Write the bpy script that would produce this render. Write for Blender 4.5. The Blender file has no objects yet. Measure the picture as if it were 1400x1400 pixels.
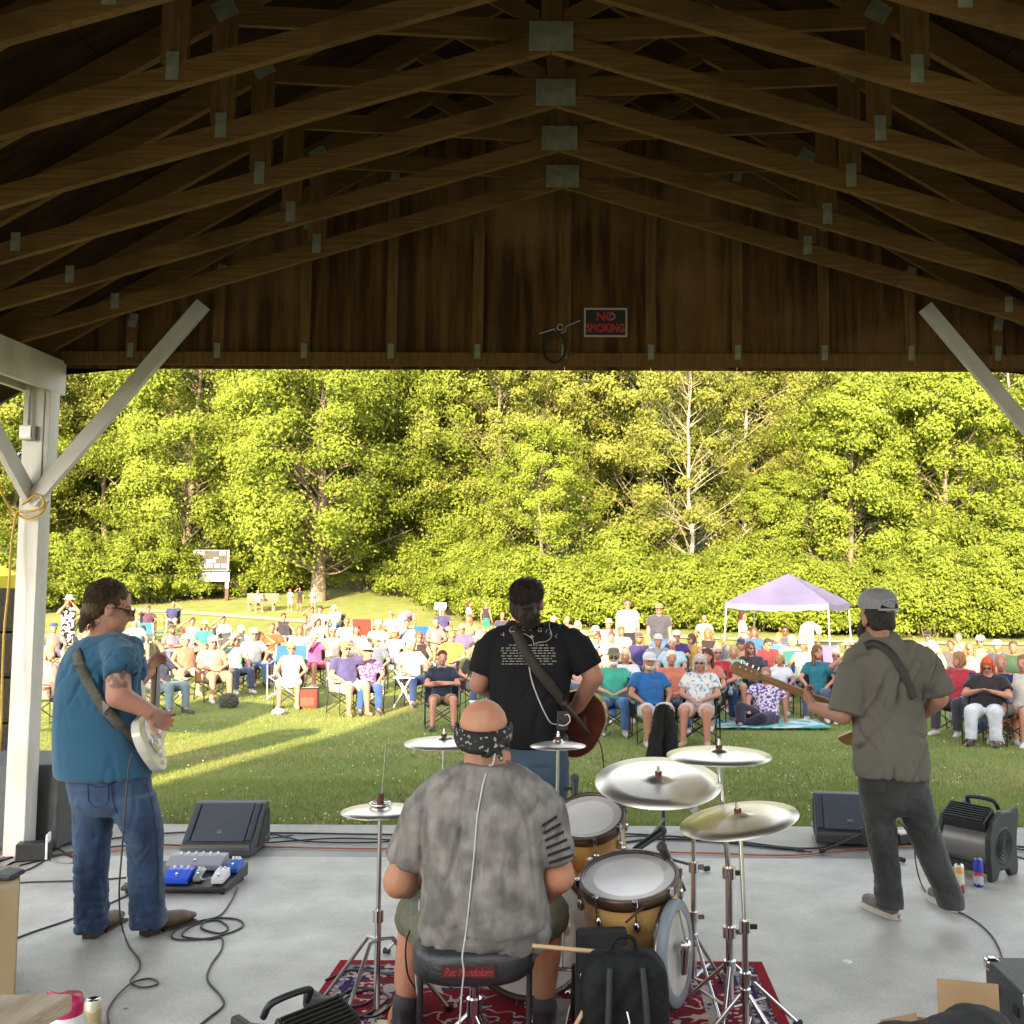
import bpy, bmesh, math, random
import numpy as np
from mathutils import Vector, Matrix, Euler, noise
R_ = math.radians
scene = bpy.context.scene
col = scene.collection
# ------------------------------------------------------------------ camera
CAM_H = 1.8
FPX, CX, CY = 1366.0, 815.0, 700.0            # focal length and principal point of the (cropped) photograph
PITCH, ROLL = math.atan(103.0 / 1366.0), 0.004
cam_d = bpy.data.cameras.new('camera'); cam = bpy.data.objects.new('camera', cam_d); col.objects.link(cam)
cam_d.sensor_width = 36.0; cam_d.lens = FPX / 1400.0 * 36.0
cam_d.shift_x = -(CX - 700.0) / 1400.0; cam_d.clip_start = 0.05; cam_d.clip_end = 2000.0
CROT = Matrix.Rotation(math.pi / 2 + PITCH, 3, 'X') @ Matrix.Rotation(ROLL, 3, 'Z')
cam.matrix_world = Matrix.Translation((0, 0, CAM_H)) @ CROT.to_4x4()
scene.camera = cam
# ------------------------------------------------------------------ sky, sun, exposure
SUN_EL, SUN_AZ = R_(18.5), R_(8.5)           # light travels towards +Y, a little to +X: the sun stands behind the stage
world = bpy.data.worlds.new('World'); scene.world = world; world.use_nodes = True
wn = world.node_tree.nodes; wl = world.node_tree.links
sky = wn.new('ShaderNodeTexSky'); sky.sky_type = 'NISHITA'; sky.sun_disc = False
sky.sun_elevation = SUN_EL; sky.sun_rotation = math.pi + SUN_AZ; sky.air_density = 1.2; sky.dust_density = 2.0
wn['Background'].inputs['Strength'].default_value = 0.15
hz = wn.new('ShaderNodeHueSaturation'); hz.inputs['Saturation'].default_value = 0.28      # a milky summer sky
wl.new(sky.outputs[0], hz.inputs['Color']); wl.new(hz.outputs[0], wn['Background'].inputs['Color'])
sun_d = bpy.data.lights.new('sun', 'SUN'); sun_d.energy = 5.0; sun_d.angle = R_(0.6); sun_d.color = (1.0, 0.77, 0.45)
sun = bpy.data.objects.new('sun', sun_d); col.objects.link(sun)
ldir = Vector((math.sin(SUN_AZ) * math.cos(SUN_EL), math.cos(SUN_AZ) * math.cos(SUN_EL), -math.sin(SUN_EL)))
sun.rotation_euler = ldir.to_track_quat('-Z', 'Y').to_euler(); sun.location = (-10, -30, 20)
scene.view_settings.view_transform = 'Standard'; scene.view_settings.look = 'None'
scene.view_settings.gamma = 1.0; scene.view_settings.use_curve_mapping = False
scene.view_settings.exposure = 2.4
scene.render.engine = 'CYCLES'
scene.cycles.use_denoising = True; scene.cycles.max_bounces = 6; scene.cycles.diffuse_bounces = 4
scene.cycles.glossy_bounces = 3; scene.cycles.transmission_bounces = 4; scene.cycles.transparent_max_bounces = 6
scene.cycles.caustics_reflective = False; scene.cycles.caustics_refractive = False
scene.cycles.sample_clamp_indirect = 6.0
# ------------------------------------------------------------------ helpers
def ray(px, py): return CROT @ Vector(((px - CX) / FPX, -(py - CY) / FPX, -1.0))
def at(px, py, Y):
    r = ray(px, py); t = Y / r.y
    return Vector((r.x * t, Y, CAM_H + r.z * t))
def gnd(px, py, z=0.0):
    r = ray(px, py); t = (z - CAM_H) / r.z
    return Vector((r.x * t, r.y * t, z))
def ground_z(y):
    if y < 7.75: return -0.12
    if y < 15: return -0.12 - 0.23 * (y - 7.75) / 7.25
    if y < 20: return -0.35
    if y < 45: return -0.35 + 0.40 * (y - 20) / 25.0
    if y < 62: return 0.05 + 1.45 * ((y - 45) / 17.0) ** 1.3
    return 1.5 + 0.16 * (y - 62)
def gfield(px, py):                            # a pixel on the lawn
    r = ray(px, py); y = 16.0
    for _ in range(30):
        z = ground_z(y); t = (z - CAM_H) / min(r.z, -1e-4); y = 0.5 * y + 0.5 * min(r.y * t, 120)
    t = y / r.y
    return Vector((r.x * t, y, ground_z(y)))
def lin(h):
    h = h.lstrip('#'); c = [int(h[i:i + 2], 16) / 255.0 for i in (0, 2, 4)]
    return tuple(((x + 0.055) / 1.055) ** 2.4 if x > 0.04045 else x / 12.92 for x in c)
MATS = {}
def M(name, c=(0.5, 0.5, 0.5), c2=None, rough=0.6, scale=8.0, stretch=(1, 1, 1), bump=0.0, bscale=None, bstretch=None,
      metal=0.0, coat=0.0, sheen=0.0, detail=4.0, lo=0.35, hi=0.65, spec=0.5, coords='Object', aniso=0.0, c3=None, scale3=1.5, bdist=0.02, emit=None):
    if name in MATS: return MATS[name]
    if isinstance(c, str): c = lin(c)
    if isinstance(c2, str): c2 = lin(c2)
    if isinstance(c3, str): c3 = lin(c3)
    m = bpy.data.materials.new(name); m.use_nodes = True; nt = m.node_tree; N = nt.nodes; L = nt.links
    b = N['Principled BSDF']; b.inputs['Roughness'].default_value = rough; b.inputs['Metallic'].default_value = metal
    b.inputs['Specular IOR Level'].default_value = spec
    b.inputs['Coat Weight'].default_value = coat; b.inputs['Sheen Weight'].default_value = sheen
    b.inputs['Base Color'].default_value = (*c, 1); m.diffuse_color = (*c, 1)
    def tex(sc, st, det):
        tc = N.new('ShaderNodeTexCoord'); mp = N.new('ShaderNodeMapping'); mp.inputs['Scale'].default_value = st
        nz = N.new('ShaderNodeTexNoise'); nz.inputs['Scale'].default_value = sc; nz.inputs['Detail'].default_value = det
        L.new(tc.outputs[coords], mp.inputs['Vector']); L.new(mp.outputs[0], nz.inputs['Vector']); return nz
    src = None
    if c2 is not None:
        nz = tex(scale, stretch, detail); rm = N.new('ShaderNodeMapRange'); rm.inputs[1].default_value = lo; rm.inputs[2].default_value = hi
        L.new(nz.outputs['Fac'], rm.inputs[0])
        mx = N.new('ShaderNodeMix'); mx.data_type = 'RGBA'; mx.inputs[6].default_value = (*c, 1); mx.inputs[7].default_value = (*c2, 1)
        L.new(rm.outputs[0], mx.inputs[0]); src = mx.outputs[2]
        if c3 is not None:
            n3 = tex(scale3, (1, 1, 1), 3.0); r3 = N.new('ShaderNodeMapRange'); r3.inputs[1].default_value = 0.5; r3.inputs[2].default_value = 0.72
            L.new(n3.outputs['Fac'], r3.inputs[0])
            m3 = N.new('ShaderNodeMix'); m3.data_type = 'RGBA'; m3.inputs[7].default_value = (*c3, 1)
            L.new(src, m3.inputs[6]); L.new(r3.outputs[0], m3.inputs[0]); src = m3.outputs[2]
        L.new(src, b.inputs['Base Color'])
    if bump:
        nb = tex(bscale or scale * 3, bstretch or stretch, 5.0); bp = N.new('ShaderNodeBump')
        bp.inputs['Strength'].default_value = bump; bp.inputs['Distance'].default_value = bdist
        L.new(nb.outputs['Fac'], bp.inputs['Height']); L.new(bp.outputs[0], b.inputs['Normal'])
    MATS[name] = m
    return m
def empty(name, loc=(0, 0, 0), rz=0.0, label=None, cat=None, group=None):
    o = bpy.data.objects.new(name, None); col.objects.link(o); o.location = loc; o.rotation_euler = (0, 0, rz); o.empty_display_size = 0.1
    tag(o, label, cat, group); return o
def tag(o, label=None, cat=None, group=None, kind=None):
    if label: o['label'] = label
    if cat: o['category'] = cat
    if group: o['group'] = group
    if kind: o['kind'] = kind
    return o
def link(name, me, mat=None, parent=None, mtx=None, perobj=False):
    o = bpy.data.objects.new(name, me); col.objects.link(o)
    if mat is not None:
        if perobj:
            if not me.materials: me.materials.append(None)
            o.material_slots[0].link = 'OBJECT'; o.material_slots[0].material = mat
        elif not me.materials: me.materials.append(mat)
    if parent is not None: o.parent = parent
    if mtx is not None: o.matrix_local = mtx
    return o
def basis(d, up=Vector((0, 0, 1))):
    d = Vector(d).normalized(); up = Vector(up)
    if abs(d.dot(up)) > 0.98: up = Vector((0, 1, 0)) if abs(d.y) < 0.9 else Vector((1, 0, 0))
    x = up.cross(d).normalized(); y = d.cross(x).normalized()
    return x, y, d
class MB:
    def __init__(s): s.v = []; s.f = []; s.sm = []
    def add(s, vs, fs, smooth=False):
        o = len(s.v); s.v += [tuple(p) for p in vs]; s.f += [tuple(i + o for i in f) for f in fs]; s.sm += [smooth] * len(fs); return s
    def box(s, c, size, rot=None):
        c = Vector(c); hx, hy, hz = size[0] / 2, size[1] / 2, size[2] / 2
        vs = [Vector((x, y, z)) for z in (-hz, hz) for y in (-hy, hy) for x in (-hx, hx)]
        if rot is not None: vs = [rot @ v for v in vs]
        return s.add([c + v for v in vs], [(0, 2, 3, 1), (4, 5, 7, 6), (0, 1, 5, 4), (2, 6, 7, 3), (0, 4, 6, 2), (1, 3, 7, 5)])
    def prism(s, poly, axis, t0, t1):            # poly: 2D points; axis 'x','y','z' = extrusion direction
        def P(a, b, t): return {'x': (t, a, b), 'y': (a, t, b), 'z': (a, b, t)}[axis]
        n = len(poly); vs = [P(a, b, t0) for a, b in poly] + [P(a, b, t1) for a, b in poly]
        return s.add(vs, [tuple(range(n))[::-1], tuple(range(n, 2 * n))] + [(i, (i + 1) % n, n + (i + 1) % n, n + i) for i in range(n)])
    def cyl(s, a, b, ra, rb=None, n=12, cap=True, smooth=True):
        a = Vector(a); b = Vector(b); rb = ra if rb is None else rb; x, y, d = basis(b - a)
        vs = []
        for c, r in ((a, ra), (b, rb)):
            vs += [c + (x * math.cos(t) + y * math.sin(t)) * r for t in [2 * math.pi * i / n for i in range(n)]]
        s.add(vs, [(i, (i + 1) % n, n + (i + 1) % n, n + i) for i in range(n)], smooth)
        if cap: s.add(vs[:n], [tuple(range(n))[::-1]]); s.add(vs[n:], [tuple(range(n))])
        return s
    def tube(s, pts, r, n=6, cap=True, closed=False):
        pts = [Vector(p) for p in pts]; m = len(pts); vs = []; up = Vector((0, 0, 1)); fr = None
        for i, p in enumerate(pts):
            if closed: d = pts[(i + 1) % m] - pts[i - 1]
            else: d = pts[min(i + 1, m - 1)] - pts[max(i - 1, 0)]
            if d.length < 1e-9: d = Vector((0, 0, 1))
            d.normalize()
            if fr is None: x, y, _ = basis(d)
            else:
                x = fr - d * fr.dot(d); x = x.normalized() if x.length > 1e-6 else basis(d)[0]; y = d.cross(x)
            fr = x; rr = r[i] if isinstance(r, (list, tuple)) else r
            vs += [p + (x * math.cos(t) + y * math.sin(t)) * rr for t in [2 * math.pi * k / n for k in range(n)]]
        fs = []
        for i in range(m if closed else m - 1):
            j = (i + 1) % m
            fs += [(i * n + k, i * n + (k + 1) % n, j * n + (k + 1) % n, j * n + k) for k in range(n)]
        s.add(vs, fs, True)
        if cap and not closed: s.add(vs[:n], [tuple(range(n))[::-1]]); s.add(vs[-n:], [tuple(range(n))])
        return s
    def lathe(s, prof, o, axis=(0, 0, 1), n=24, smooth=True):   # prof: (r, h) list
        o = Vector(o); x, y, d = basis(axis); vs = []
        for r, h in prof: vs += [o + d * h + (x * math.cos(t) + y * math.sin(t)) * max(r, 1e-5) for t in [2 * math.pi * k / n for k in range(n)]]
        return s.add(vs, [(i * n + k, i * n + (k + 1) % n, (i + 1) * n + (k + 1) % n, (i + 1) * n + k) for i in range(len(prof) - 1) for k in range(n)], smooth)
    def sph(s, c, r, n=10, m=6, rot=None):
        c = Vector(c); r = (r, r, r) if not isinstance(r, (tuple, list)) else r; vs = []
        for j in range(m + 1):
            ph = math.pi * j / m
            for k in range(n):
                th = 2 * math.pi * k / n; v = Vector((r[0] * math.sin(ph) * math.cos(th), r[1] * math.sin(ph) * math.sin(th), r[2] * math.cos(ph)))
                vs.append(c + (rot @ v if rot is not None else v))
        return s.add(vs, [(j * n + k, (j + 1) * n + k, (j + 1) * n + (k + 1) % n, j * n + (k + 1) % n) for j in range(m) for k in range(n)], True)
    def mesh(s, name):
        me = bpy.data.meshes.new(name); me.from_pydata(s.v, [], s.f); me.polygons.foreach_set('use_smooth', s.sm); me.update(); return me
    def build(s, name, mat, parent=None, bevel=0.0, seg=2, perobj=False):
        o = link(name, s.mesh(name), mat, parent, perobj=perobj)
        if bevel:
            b = o.modifiers.new('bevel', 'BEVEL'); b.width = bevel; b.segments = seg; b.limit_method = 'ANGLE'; b.angle_limit = R_(40)
            b.harden_normals = False
        return o
def spline(pts, n=8):                            # Catmull-Rom through points
    P = [Vector(p) for p in pts]; P = [P[0] * 2 - P[1]] + P + [P[-1] * 2 - P[-2]]; out = []
    for i in range(1, len(P) - 2):
        for k in range(n):
            t = k / n; a, b, c, d = P[i - 1], P[i], P[i + 1], P[i + 2]
            out.append(0.5 * ((2 * b) + (c - a) * t + (2 * a - 5 * b + 4 * c - d) * t * t + (3 * b - a - 3 * c + d) * t ** 3))
    out.append(P[-2]); return out
def copy_tree(o, parent=None):
    c = o.copy(); col.objects.link(c); c.parent = parent
    for ch in list(o.children): copy_tree(ch, c)
    return c
def np_mesh(name, v, f, smooth=False):
    me = bpy.data.meshes.new(name); k = f.shape[1]
    me.vertices.add(len(v)); me.vertices.foreach_set('co', np.ascontiguousarray(v, dtype=np.float32).ravel())
    me.loops.add(f.size); me.loops.foreach_set('vertex_index', np.ascontiguousarray(f, dtype=np.int32).ravel())
    me.polygons.add(len(f)); me.polygons.foreach_set('loop_start', np.arange(0, f.size, k, dtype=np.int32))
    me.polygons.foreach_set('use_smooth', np.full(len(f), smooth)); me.update(calc_edges=True); return me
# ================================================================== the lawn, path, slab
def leaf_mat(name, c, c2, tr=0.45):
    m = bpy.data.materials.new(name); m.use_nodes = True; nt = m.node_tree; N = nt.nodes; L = nt.links; N.clear()
    out = N.new('ShaderNodeOutputMaterial'); d = N.new('ShaderNodeBsdfDiffuse'); t = N.new('ShaderNodeBsdfTranslucent'); mx = N.new('ShaderNodeMixShader')
    mx.inputs[0].default_value = tr
    geo = N.new('ShaderNodeNewGeometry'); rp = N.new('ShaderNodeMix'); rp.data_type = 'RGBA'
    rp.inputs[6].default_value = (*c, 1); rp.inputs[7].default_value = (*c2, 1)
    L.new(geo.outputs['Random Per Island'], rp.inputs[0])
    tc = N.new('ShaderNodeTexCoord'); nz = N.new('ShaderNodeTexNoise'); nz.inputs['Scale'].default_value = 0.35; L.new(tc.outputs['Object'], nz.inputs['Vector'])
    hs = N.new('ShaderNodeHueSaturation'); rm = N.new('ShaderNodeMapRange'); rm.inputs[1].default_value = 0.3; rm.inputs[2].default_value = 0.7
    rm.inputs[3].default_value = 0.8; rm.inputs[4].default_value = 1.3
    L.new(nz.outputs['Fac'], rm.inputs[0]); L.new(rm.outputs[0], hs.inputs['Value']); L.new(rp.outputs[2], hs.inputs['Color'])
    L.new(hs.outputs[0], d.inputs['Color']); L.new(hs.outputs[0], t.inputs['Color'])
    L.new(d.outputs[0], mx.inputs[1]); L.new(t.outputs[0], mx.inputs[2]); L.new(mx.outputs[0], out.inputs[0])
    MATS[name] = m; return m
xs = np.concatenate([np.arange(-150, -40, 10.0), np.arange(-40, 41, 2.0), np.arange(50, 151, 10.0)])
ys = np.concatenate([np.arange(-60, 6, 6.0), [7.0, 7.74], np.arange(8.5, 30, 1.0), np.arange(30, 62, 2.0), np.arange(64, 180, 6.0)])
gv = np.array([(x, y, ground_z(y)) for y in ys for x in xs]); nx = len(xs)
gf = np.array([(j * nx + i, j * nx + i + 1, (j + 1) * nx + i + 1, (j + 1) * nx + i) for j in range(len(ys) - 1) for i in range(nx - 1)])
lawn_m = M('lawn', (0.148, 0.188, 0.048), (0.200, 0.218, 0.072), rough=0.9, scale=1.6, detail=10, bump=0.8, bscale=40, spec=0.1, c3=(0.27, 0.225, 0.10), scale3=0.3, bdist=0.03)
tag(link('lawn', np_mesh('lawn', gv, gf, True), lawn_m), kind='structure')
# gravel path crossing behind the crowd
mb = MB(); pl = [(-60, 56.0), (-35, 54.5), (-22, 51.5), (-12, 46), (-4, 41), (6, 36.5), (16, 34.5), (30, 33.5), (60, 33)]
pp = spline([(x, y, 0) for x, y in pl], 8); vs = []
for p in pp: vs += [(p.x, p.y - 0.6, ground_z(p.y - 0.6) + 0.03), (p.x, p.y + 0.6, ground_z(p.y + 0.6) + 0.03)]
mb.add(vs, [(2 * i, 2 * i + 2, 2 * i + 3, 2 * i + 1) for i in range(len(pp) - 1)])
tag(mb.build('gravel_path', M('gravel', (0.24, 0.20, 0.15), (0.32, 0.27, 0.21), rough=0.95, scale=20, bump=0.4)), kind='structure')
# concrete: slab under the roof, rougher apron in front of it
def concrete(name, a, b, st):
    m = M(name, a, b, rough=0.55, scale=3.0, detail=9, bump=0.12, bscale=120, c3=st, scale3=0.8, spec=0.4, bdist=0.004)
    N = m.node_tree.nodes; L = m.node_tree.links; bs = N['Principled BSDF']; src = bs.inputs['Base Color'].links[0].from_socket
    tc = N.new('ShaderNodeTexCoord'); v = N.new('ShaderNodeTexVoronoi'); v.inputs['Scale'].default_value = 1.7
    L.new(tc.outputs['Object'], v.inputs['Vector'])
    lt = N.new('ShaderNodeMapRange'); lt.inputs[1].default_value = 0.012; lt.inputs[2].default_value = 0.03; lt.inputs[3].default_value = 1; lt.inputs[4].default_value = 0
    L.new(v.outputs['Distance'], lt.inputs[0]); mx = N.new('ShaderNodeMix'); mx.data_type = 'RGBA'; mx.inputs[7].default_value = (0.12, 0.11, 0.10, 1)
    L.new(src, mx.inputs[6]); L.new(lt.outputs[0], mx.inputs[0])
    n2 = N.new('ShaderNodeTexNoise'); n2.inputs['Scale'].default_value = 0.9; n2.inputs['Detail'].default_value = 6; L.new(tc.outputs['Object'], n2.inputs['Vector'])
    rr = N.new('ShaderNodeMapRange'); rr.inputs[1].default_value = 0.3; rr.inputs[2].default_value = 0.7; rr.inputs[3].default_value = 0.34; rr.inputs[4].default_value = 0.6
    L.new(n2.outputs['Fac'], rr.inputs[0]); L.new(rr.outputs[0], bs.inputs['Roughness'])
    # fine grit and scuffs
    n4 = N.new('ShaderNodeTexNoise'); n4.inputs['Scale'].default_value = 75; n4.inputs['Detail'].default_value = 4; L.new(tc.outputs['Object'], n4.inputs['Vector'])
    n5 = N.new('ShaderNodeTexNoise'); n5.inputs['Scale'].default_value = 5; n5.inputs['Detail'].default_value = 10; n5.inputs['Roughness'].default_value = 0.75; L.new(tc.outputs['Object'], n5.inputs['Vector'])
    ad = N.new('ShaderNodeMath'); ad.operation = 'ADD'; L.new(n4.outputs['Fac'], ad.inputs[0]); L.new(n5.outputs['Fac'], ad.inputs[1])
    r5 = N.new('ShaderNodeMapRange'); r5.inputs[1].default_value = 0.7; r5.inputs[2].default_value = 1.3; r5.inputs[3].default_value = 0.78; r5.inputs[4].default_value = 1.16; L.new(ad.outputs[0], r5.inputs[0])
    hs = N.new('ShaderNodeHueSaturation'); L.new(r5.outputs[0], hs.inputs['Value']); L.new(mx.outputs[2], hs.inputs['Color'])
    L.new(hs.outputs[0], bs.inputs['Base Color']); return m
slab_m = concrete('slab_concrete', (0.39, 0.375, 0.34), (0.52, 0.50, 0.46), (0.35, 0.338, 0.315))
apron_m = concrete('apron_concrete', (0.24, 0.235, 0.22), (0.33, 0.32, 0.30), (0.20, 0.195, 0.185))
tag(MB().box((-0.2, 2.165, -0.2), (9.6, 9.33, 0.4)).build('stage_floor', slab_m, bevel=0.006), kind='structure')
tag(MB().box((-0.2, 7.30, -0.205), (9.6, 0.91, 0.4)).build('concrete_apron', apron_m, bevel=0.01), kind='structure')
# ================================================================== the pavilion
pav = empty('pavilion', (0, 0, 0), 0, 'open timber stage pavilion with dark wooden roof trusses and white posts', 'pavilion')
wood_m = M('truss_wood', (0.105, 0.055, 0.015), (0.19, 0.108, 0.034), rough=0.8, spec=0.12, scale=9, stretch=(0.35, 9, 9), detail=9, lo=0.3, hi=0.75, bump=0.2, bscale=40, bstretch=(0.3, 9, 9), c3=(0.085, 0.045, 0.014), scale3=2.2)
woodv_m = M('stud_wood', (0.11, 0.058, 0.018), (0.165, 0.093, 0.032), rough=0.8, spec=0.12, scale=6, stretch=(6, 6, 0.6), detail=6, bump=0.15, bscale=30, bstretch=(6, 6, 0.6))
ply_m = M('plywood', (0.045, 0.019, 0.006), (0.17, 0.088, 0.024), rough=0.75, spec=0.15, scale=3.2, stretch=(5, 5, 0.35), detail=9, lo=0.38, hi=0.75, bump=0.12, bscale=26, bstretch=(5, 5, 0.25), c3=(0.24, 0.14, 0.055), scale3=0.7)
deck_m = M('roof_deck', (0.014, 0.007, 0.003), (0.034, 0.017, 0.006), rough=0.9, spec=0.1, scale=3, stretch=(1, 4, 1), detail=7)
plate_m = M('galvanised_plate', (0.17, 0.18, 0.12), (0.25, 0.26, 0.18), rough=0.6, scale=18, metal=0.3, bump=0.5, bscale=55, bdist=0.006)
white_m = M('white_paint', (0.50, 0.475, 0.425), (0.58, 0.56, 0.52), rough=0.5, scale=3, stretch=(3, 3, 0.5), bump=0.08, bscale=30, bstretch=(3, 3, 0.4), c3=(0.42, 0.385, 0.32), scale3=1.6)
UC = -0.228; HB0 = 4.485; SB = 0.298; TU = 1.6; HT1 = 4.64; HALF = 3.62
ST = (HT1 - 3.46) / (HALF - TU); RIDGE = HT1 + TU * ST
def member(mb, u0, z0, u1, z1, dep, y0, y1):      # a board with plumb-cut ends, centred on the line
    h = dep / 2 / math.cos(math.atan2(z1 - z0, u1 - u0)) if abs(u1 - u0) > 1e-3 else 0
    if h: poly = [(UC + u0, z0 - h), (UC + u1, z1 - h), (UC + u1, z1 + h), (UC + u0, z0 + h)]
    else: poly = [(UC + u0 - dep / 2, z0), (UC + u0 + dep / 2, z0), (UC + u0 + dep / 2, z1), (UC + u0 - dep / 2, z1)]
    if u1 < u0: poly = poly[::-1]
    return mb.prism(poly, 'y', y0, y1)
rnd = random.Random(5)
def plate(parent, u, z, w, h, y, rot=0.0):
    b = MB().box((0, 0, 0), (w, 0.003, h)); o = b.build('gusset_plate', plate_m, parent)
    o.location = (UC + u, y, z); o.rotation_euler = (0, rot, 0); return o
def truss(Y, gable=False):
    t = 0.019
    mb = MB()
    for s in (-1, 1): member(mb, s * 0.002, RIDGE, s * 4.05, RIDGE - 4.05 * ST, 0.14, Y - t, Y + t)
    tr = mb.build('truss', wood_m, pav)
    for s in (-1, 1):
        dz = rnd.uniform(-0.008, 0.008)
        if not gable: member(MB_ := MB(), s * 0.003, HB0 - 0.02, s * HALF, HB0 - 0.02 - SB * HALF + dz, 0.10, Y - t - 0.002, Y + t - 0.002).build('bottom_chord', wood_m, tr)
        if not gable:
            member(MB_ := MB(), s * TU, HB0 - SB * TU + 0.04, s * TU, HT1 + 0.02, 0.115, Y - t + 0.003, Y + t - 0.004).build('web', woodv_m, tr)
            member(MB_ := MB(), s * 0.06, HB0 + 0.035, s * (TU - 0.05), HT1 - 0.045, 0.10, Y - t + 0.006, Y + t - 0.007).build('web', wood_m, tr)
            member(MB_ := MB(), s * 0.06, HB0 + 0.09, s * 0.86, RIDGE - 0.86 * ST - 0.05, 0.085, Y - t + 0.008, Y + t - 0.010).build('web', wood_m, tr)
            plate(tr, s * TU, HB0 - SB * TU + 0.02, 0.055, 0.125, Y - t - 0.005)
            plate(tr, s * TU, HT1 - 0.02, 0.11, 0.10, Y - t - 0.003, s * 0.5)
            plate(tr, s * 2.9, HB0 - SB * 2.9 + 0.02, 0.05, 0.10, Y - t - 0.005)
    if not gable:
        member(MB_ := MB(), 0, HB0 + 0.02, 0, RIDGE - 0.06, 0.10, Y - t + 0.004, Y + t - 0.005).build('king_post', woodv_m, tr)
        plate(tr, 0, HB0, 0.215, 0.15, Y - t - 0.006)
        for k in (0, 1): plate(tr, rnd.uniform(-0.02, 0.02), RIDGE - 0.1, 0.2, 0.1, Y - t - 0.005 - k * 0.004)
    return tr
TS = 0.556; YG = 6.94
for k in range(1, 8): truss(YG - k * TS)
truss(YG - 0.10, gable=True)
for k in range(8, 11): truss(YG - k * TS)
# roof deck: plywood sheets laid on the top chords, both slopes
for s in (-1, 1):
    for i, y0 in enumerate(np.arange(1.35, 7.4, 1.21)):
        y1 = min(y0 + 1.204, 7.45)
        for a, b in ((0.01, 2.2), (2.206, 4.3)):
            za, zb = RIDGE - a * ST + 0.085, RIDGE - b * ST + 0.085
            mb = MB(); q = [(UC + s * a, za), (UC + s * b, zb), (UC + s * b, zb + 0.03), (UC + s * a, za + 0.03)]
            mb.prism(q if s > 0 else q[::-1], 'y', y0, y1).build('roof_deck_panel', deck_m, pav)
    mb = MB(); q = [(UC + s * 0.0, RIDGE + 0.121), (UC + s * 4.4, RIDGE + 0.121 - 4.4 * ST), (UC + s * 4.4, RIDGE + 0.135 - 4.4 * ST), (UC, RIDGE + 0.135)]
    mb.prism(q if s > 0 else q[::-1], 'y', 1.25, 7.55).build('roof_shingles', M('shingles', (0.09, 0.08, 0.075), (0.14, 0.125, 0.115), rough=0.9, scale=12, bump=0.5), pav)
# gable end: bottom plate, studs, siding panels
ZG = 3.35
gw = MB().box((UC, YG, ZG + 0.047), (7.7, 0.04, 0.09)).build('gable_wall', woodv_m, pav)
STUD = [-3.1 + 0.61 * i + 0.05 for i in range(11)]
for u in STUD:
    ztop = RIDGE - abs(u) * ST - 0.1
    MB().box((UC + u, YG + 0.004, (ZG + 0.0925 + ztop) / 2), (0.075 if abs(u) > 0.1 else 0.09, 0.036, ztop - ZG - 0.0925)).build('stud', woodv_m, gw)
    plate(gw, u, ZG + 0.10, 0.042, 0.105, YG - 0.0235)
    plate(gw, u + 0.01, ztop - 0.03, 0.06, 0.10, YG - 0.021, 0.2)
edges = [-4.1] + [u + 0.0 for u in STUD] + [4.1]
for a, b in zip(edges[:-1], edges[1:]):
    if b - a < 0.1: continue
    a2, b2 = a + 0.002, b - 0.002
    pts = [(UC + a2, ZG - 0.02), (UC + b2, ZG - 0.02), (UC + b2, RIDGE - abs(b2) * ST + 0.05)]
    if a2 < 0 < b2: pts.append((UC, RIDGE + 0.05))
    pts.append((UC + a2, RIDGE - abs(a2) * ST + 0.05))
    jy = rnd.uniform(0, 0.003)
    MB().prism(pts, 'y', YG + 0.025 + jy, YG + 0.039 + jy).build('siding_panel', ply_m, gw)
# posts, side beams, knee braces (the left side shows; the right mirrors it)
for s in (-1, 1):
    xi = UC + s * 3.62
    px0 = xi - 0.0 if s > 0 else xi - 0.14
    post = MB().box((xi + s * 0.0, 6.83, 1.685), (0.14, 0.14, 3.37)).build('post', white_m, pav, bevel=0.004)
    MB().box((xi - s * 0.089, 6.83, 2.83), (0.036, 0.12, 0.6)).build('post_cleat', white_m, post, bevel=0.003)
    for off in (-0.089, 0.089):
        MB().box((xi + off, 4.155, 3.25), (0.038, 5.6, 0.24)).build('side_beam', white_m, pav, bevel=0.003)
    for yb in (4.0, 1.5): MB().box((xi, yb, 1.56), (0.14, 0.14, 3.12)).build('post', white_m, pav, bevel=0.004)
    # brace in the gable plane, running up past the plate onto a stud
    a = Vector((xi - s * 0.02, 6.745, 2.36)); b = Vector((UC + s * 2.52, 6.85, 3.76))
    d = (b - a); x, y, _ = basis(d, Vector((0, 1, 0)))
    rot = Matrix((x, y, d.normalized())).transposed()
    MB().box((0, 0, 0), (0.10, 0.05, d.length)).build('knee_brace', white_m, pav, bevel=0.003)
    o = col.objects[-1]; o.location = (a + b) / 2; o.rotation_euler = rot.to_euler()
    a = Vector((xi, 6.76, 2.40)); b = Vector((xi, 5.75, 3.30)); d = b - a; x, y, _ = basis(d, Vector((1, 0, 0)))
    rot = Matrix((x, y, d.normalized())).transposed()
    MB().box((0, 0, 0), (0.12, 0.045, d.length)).build('knee_brace', white_m, pav, bevel=0.003)
    o = col.objects[-1]; o.location = (a + b) / 2; o.rotation_euler = rot.to_euler()
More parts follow.
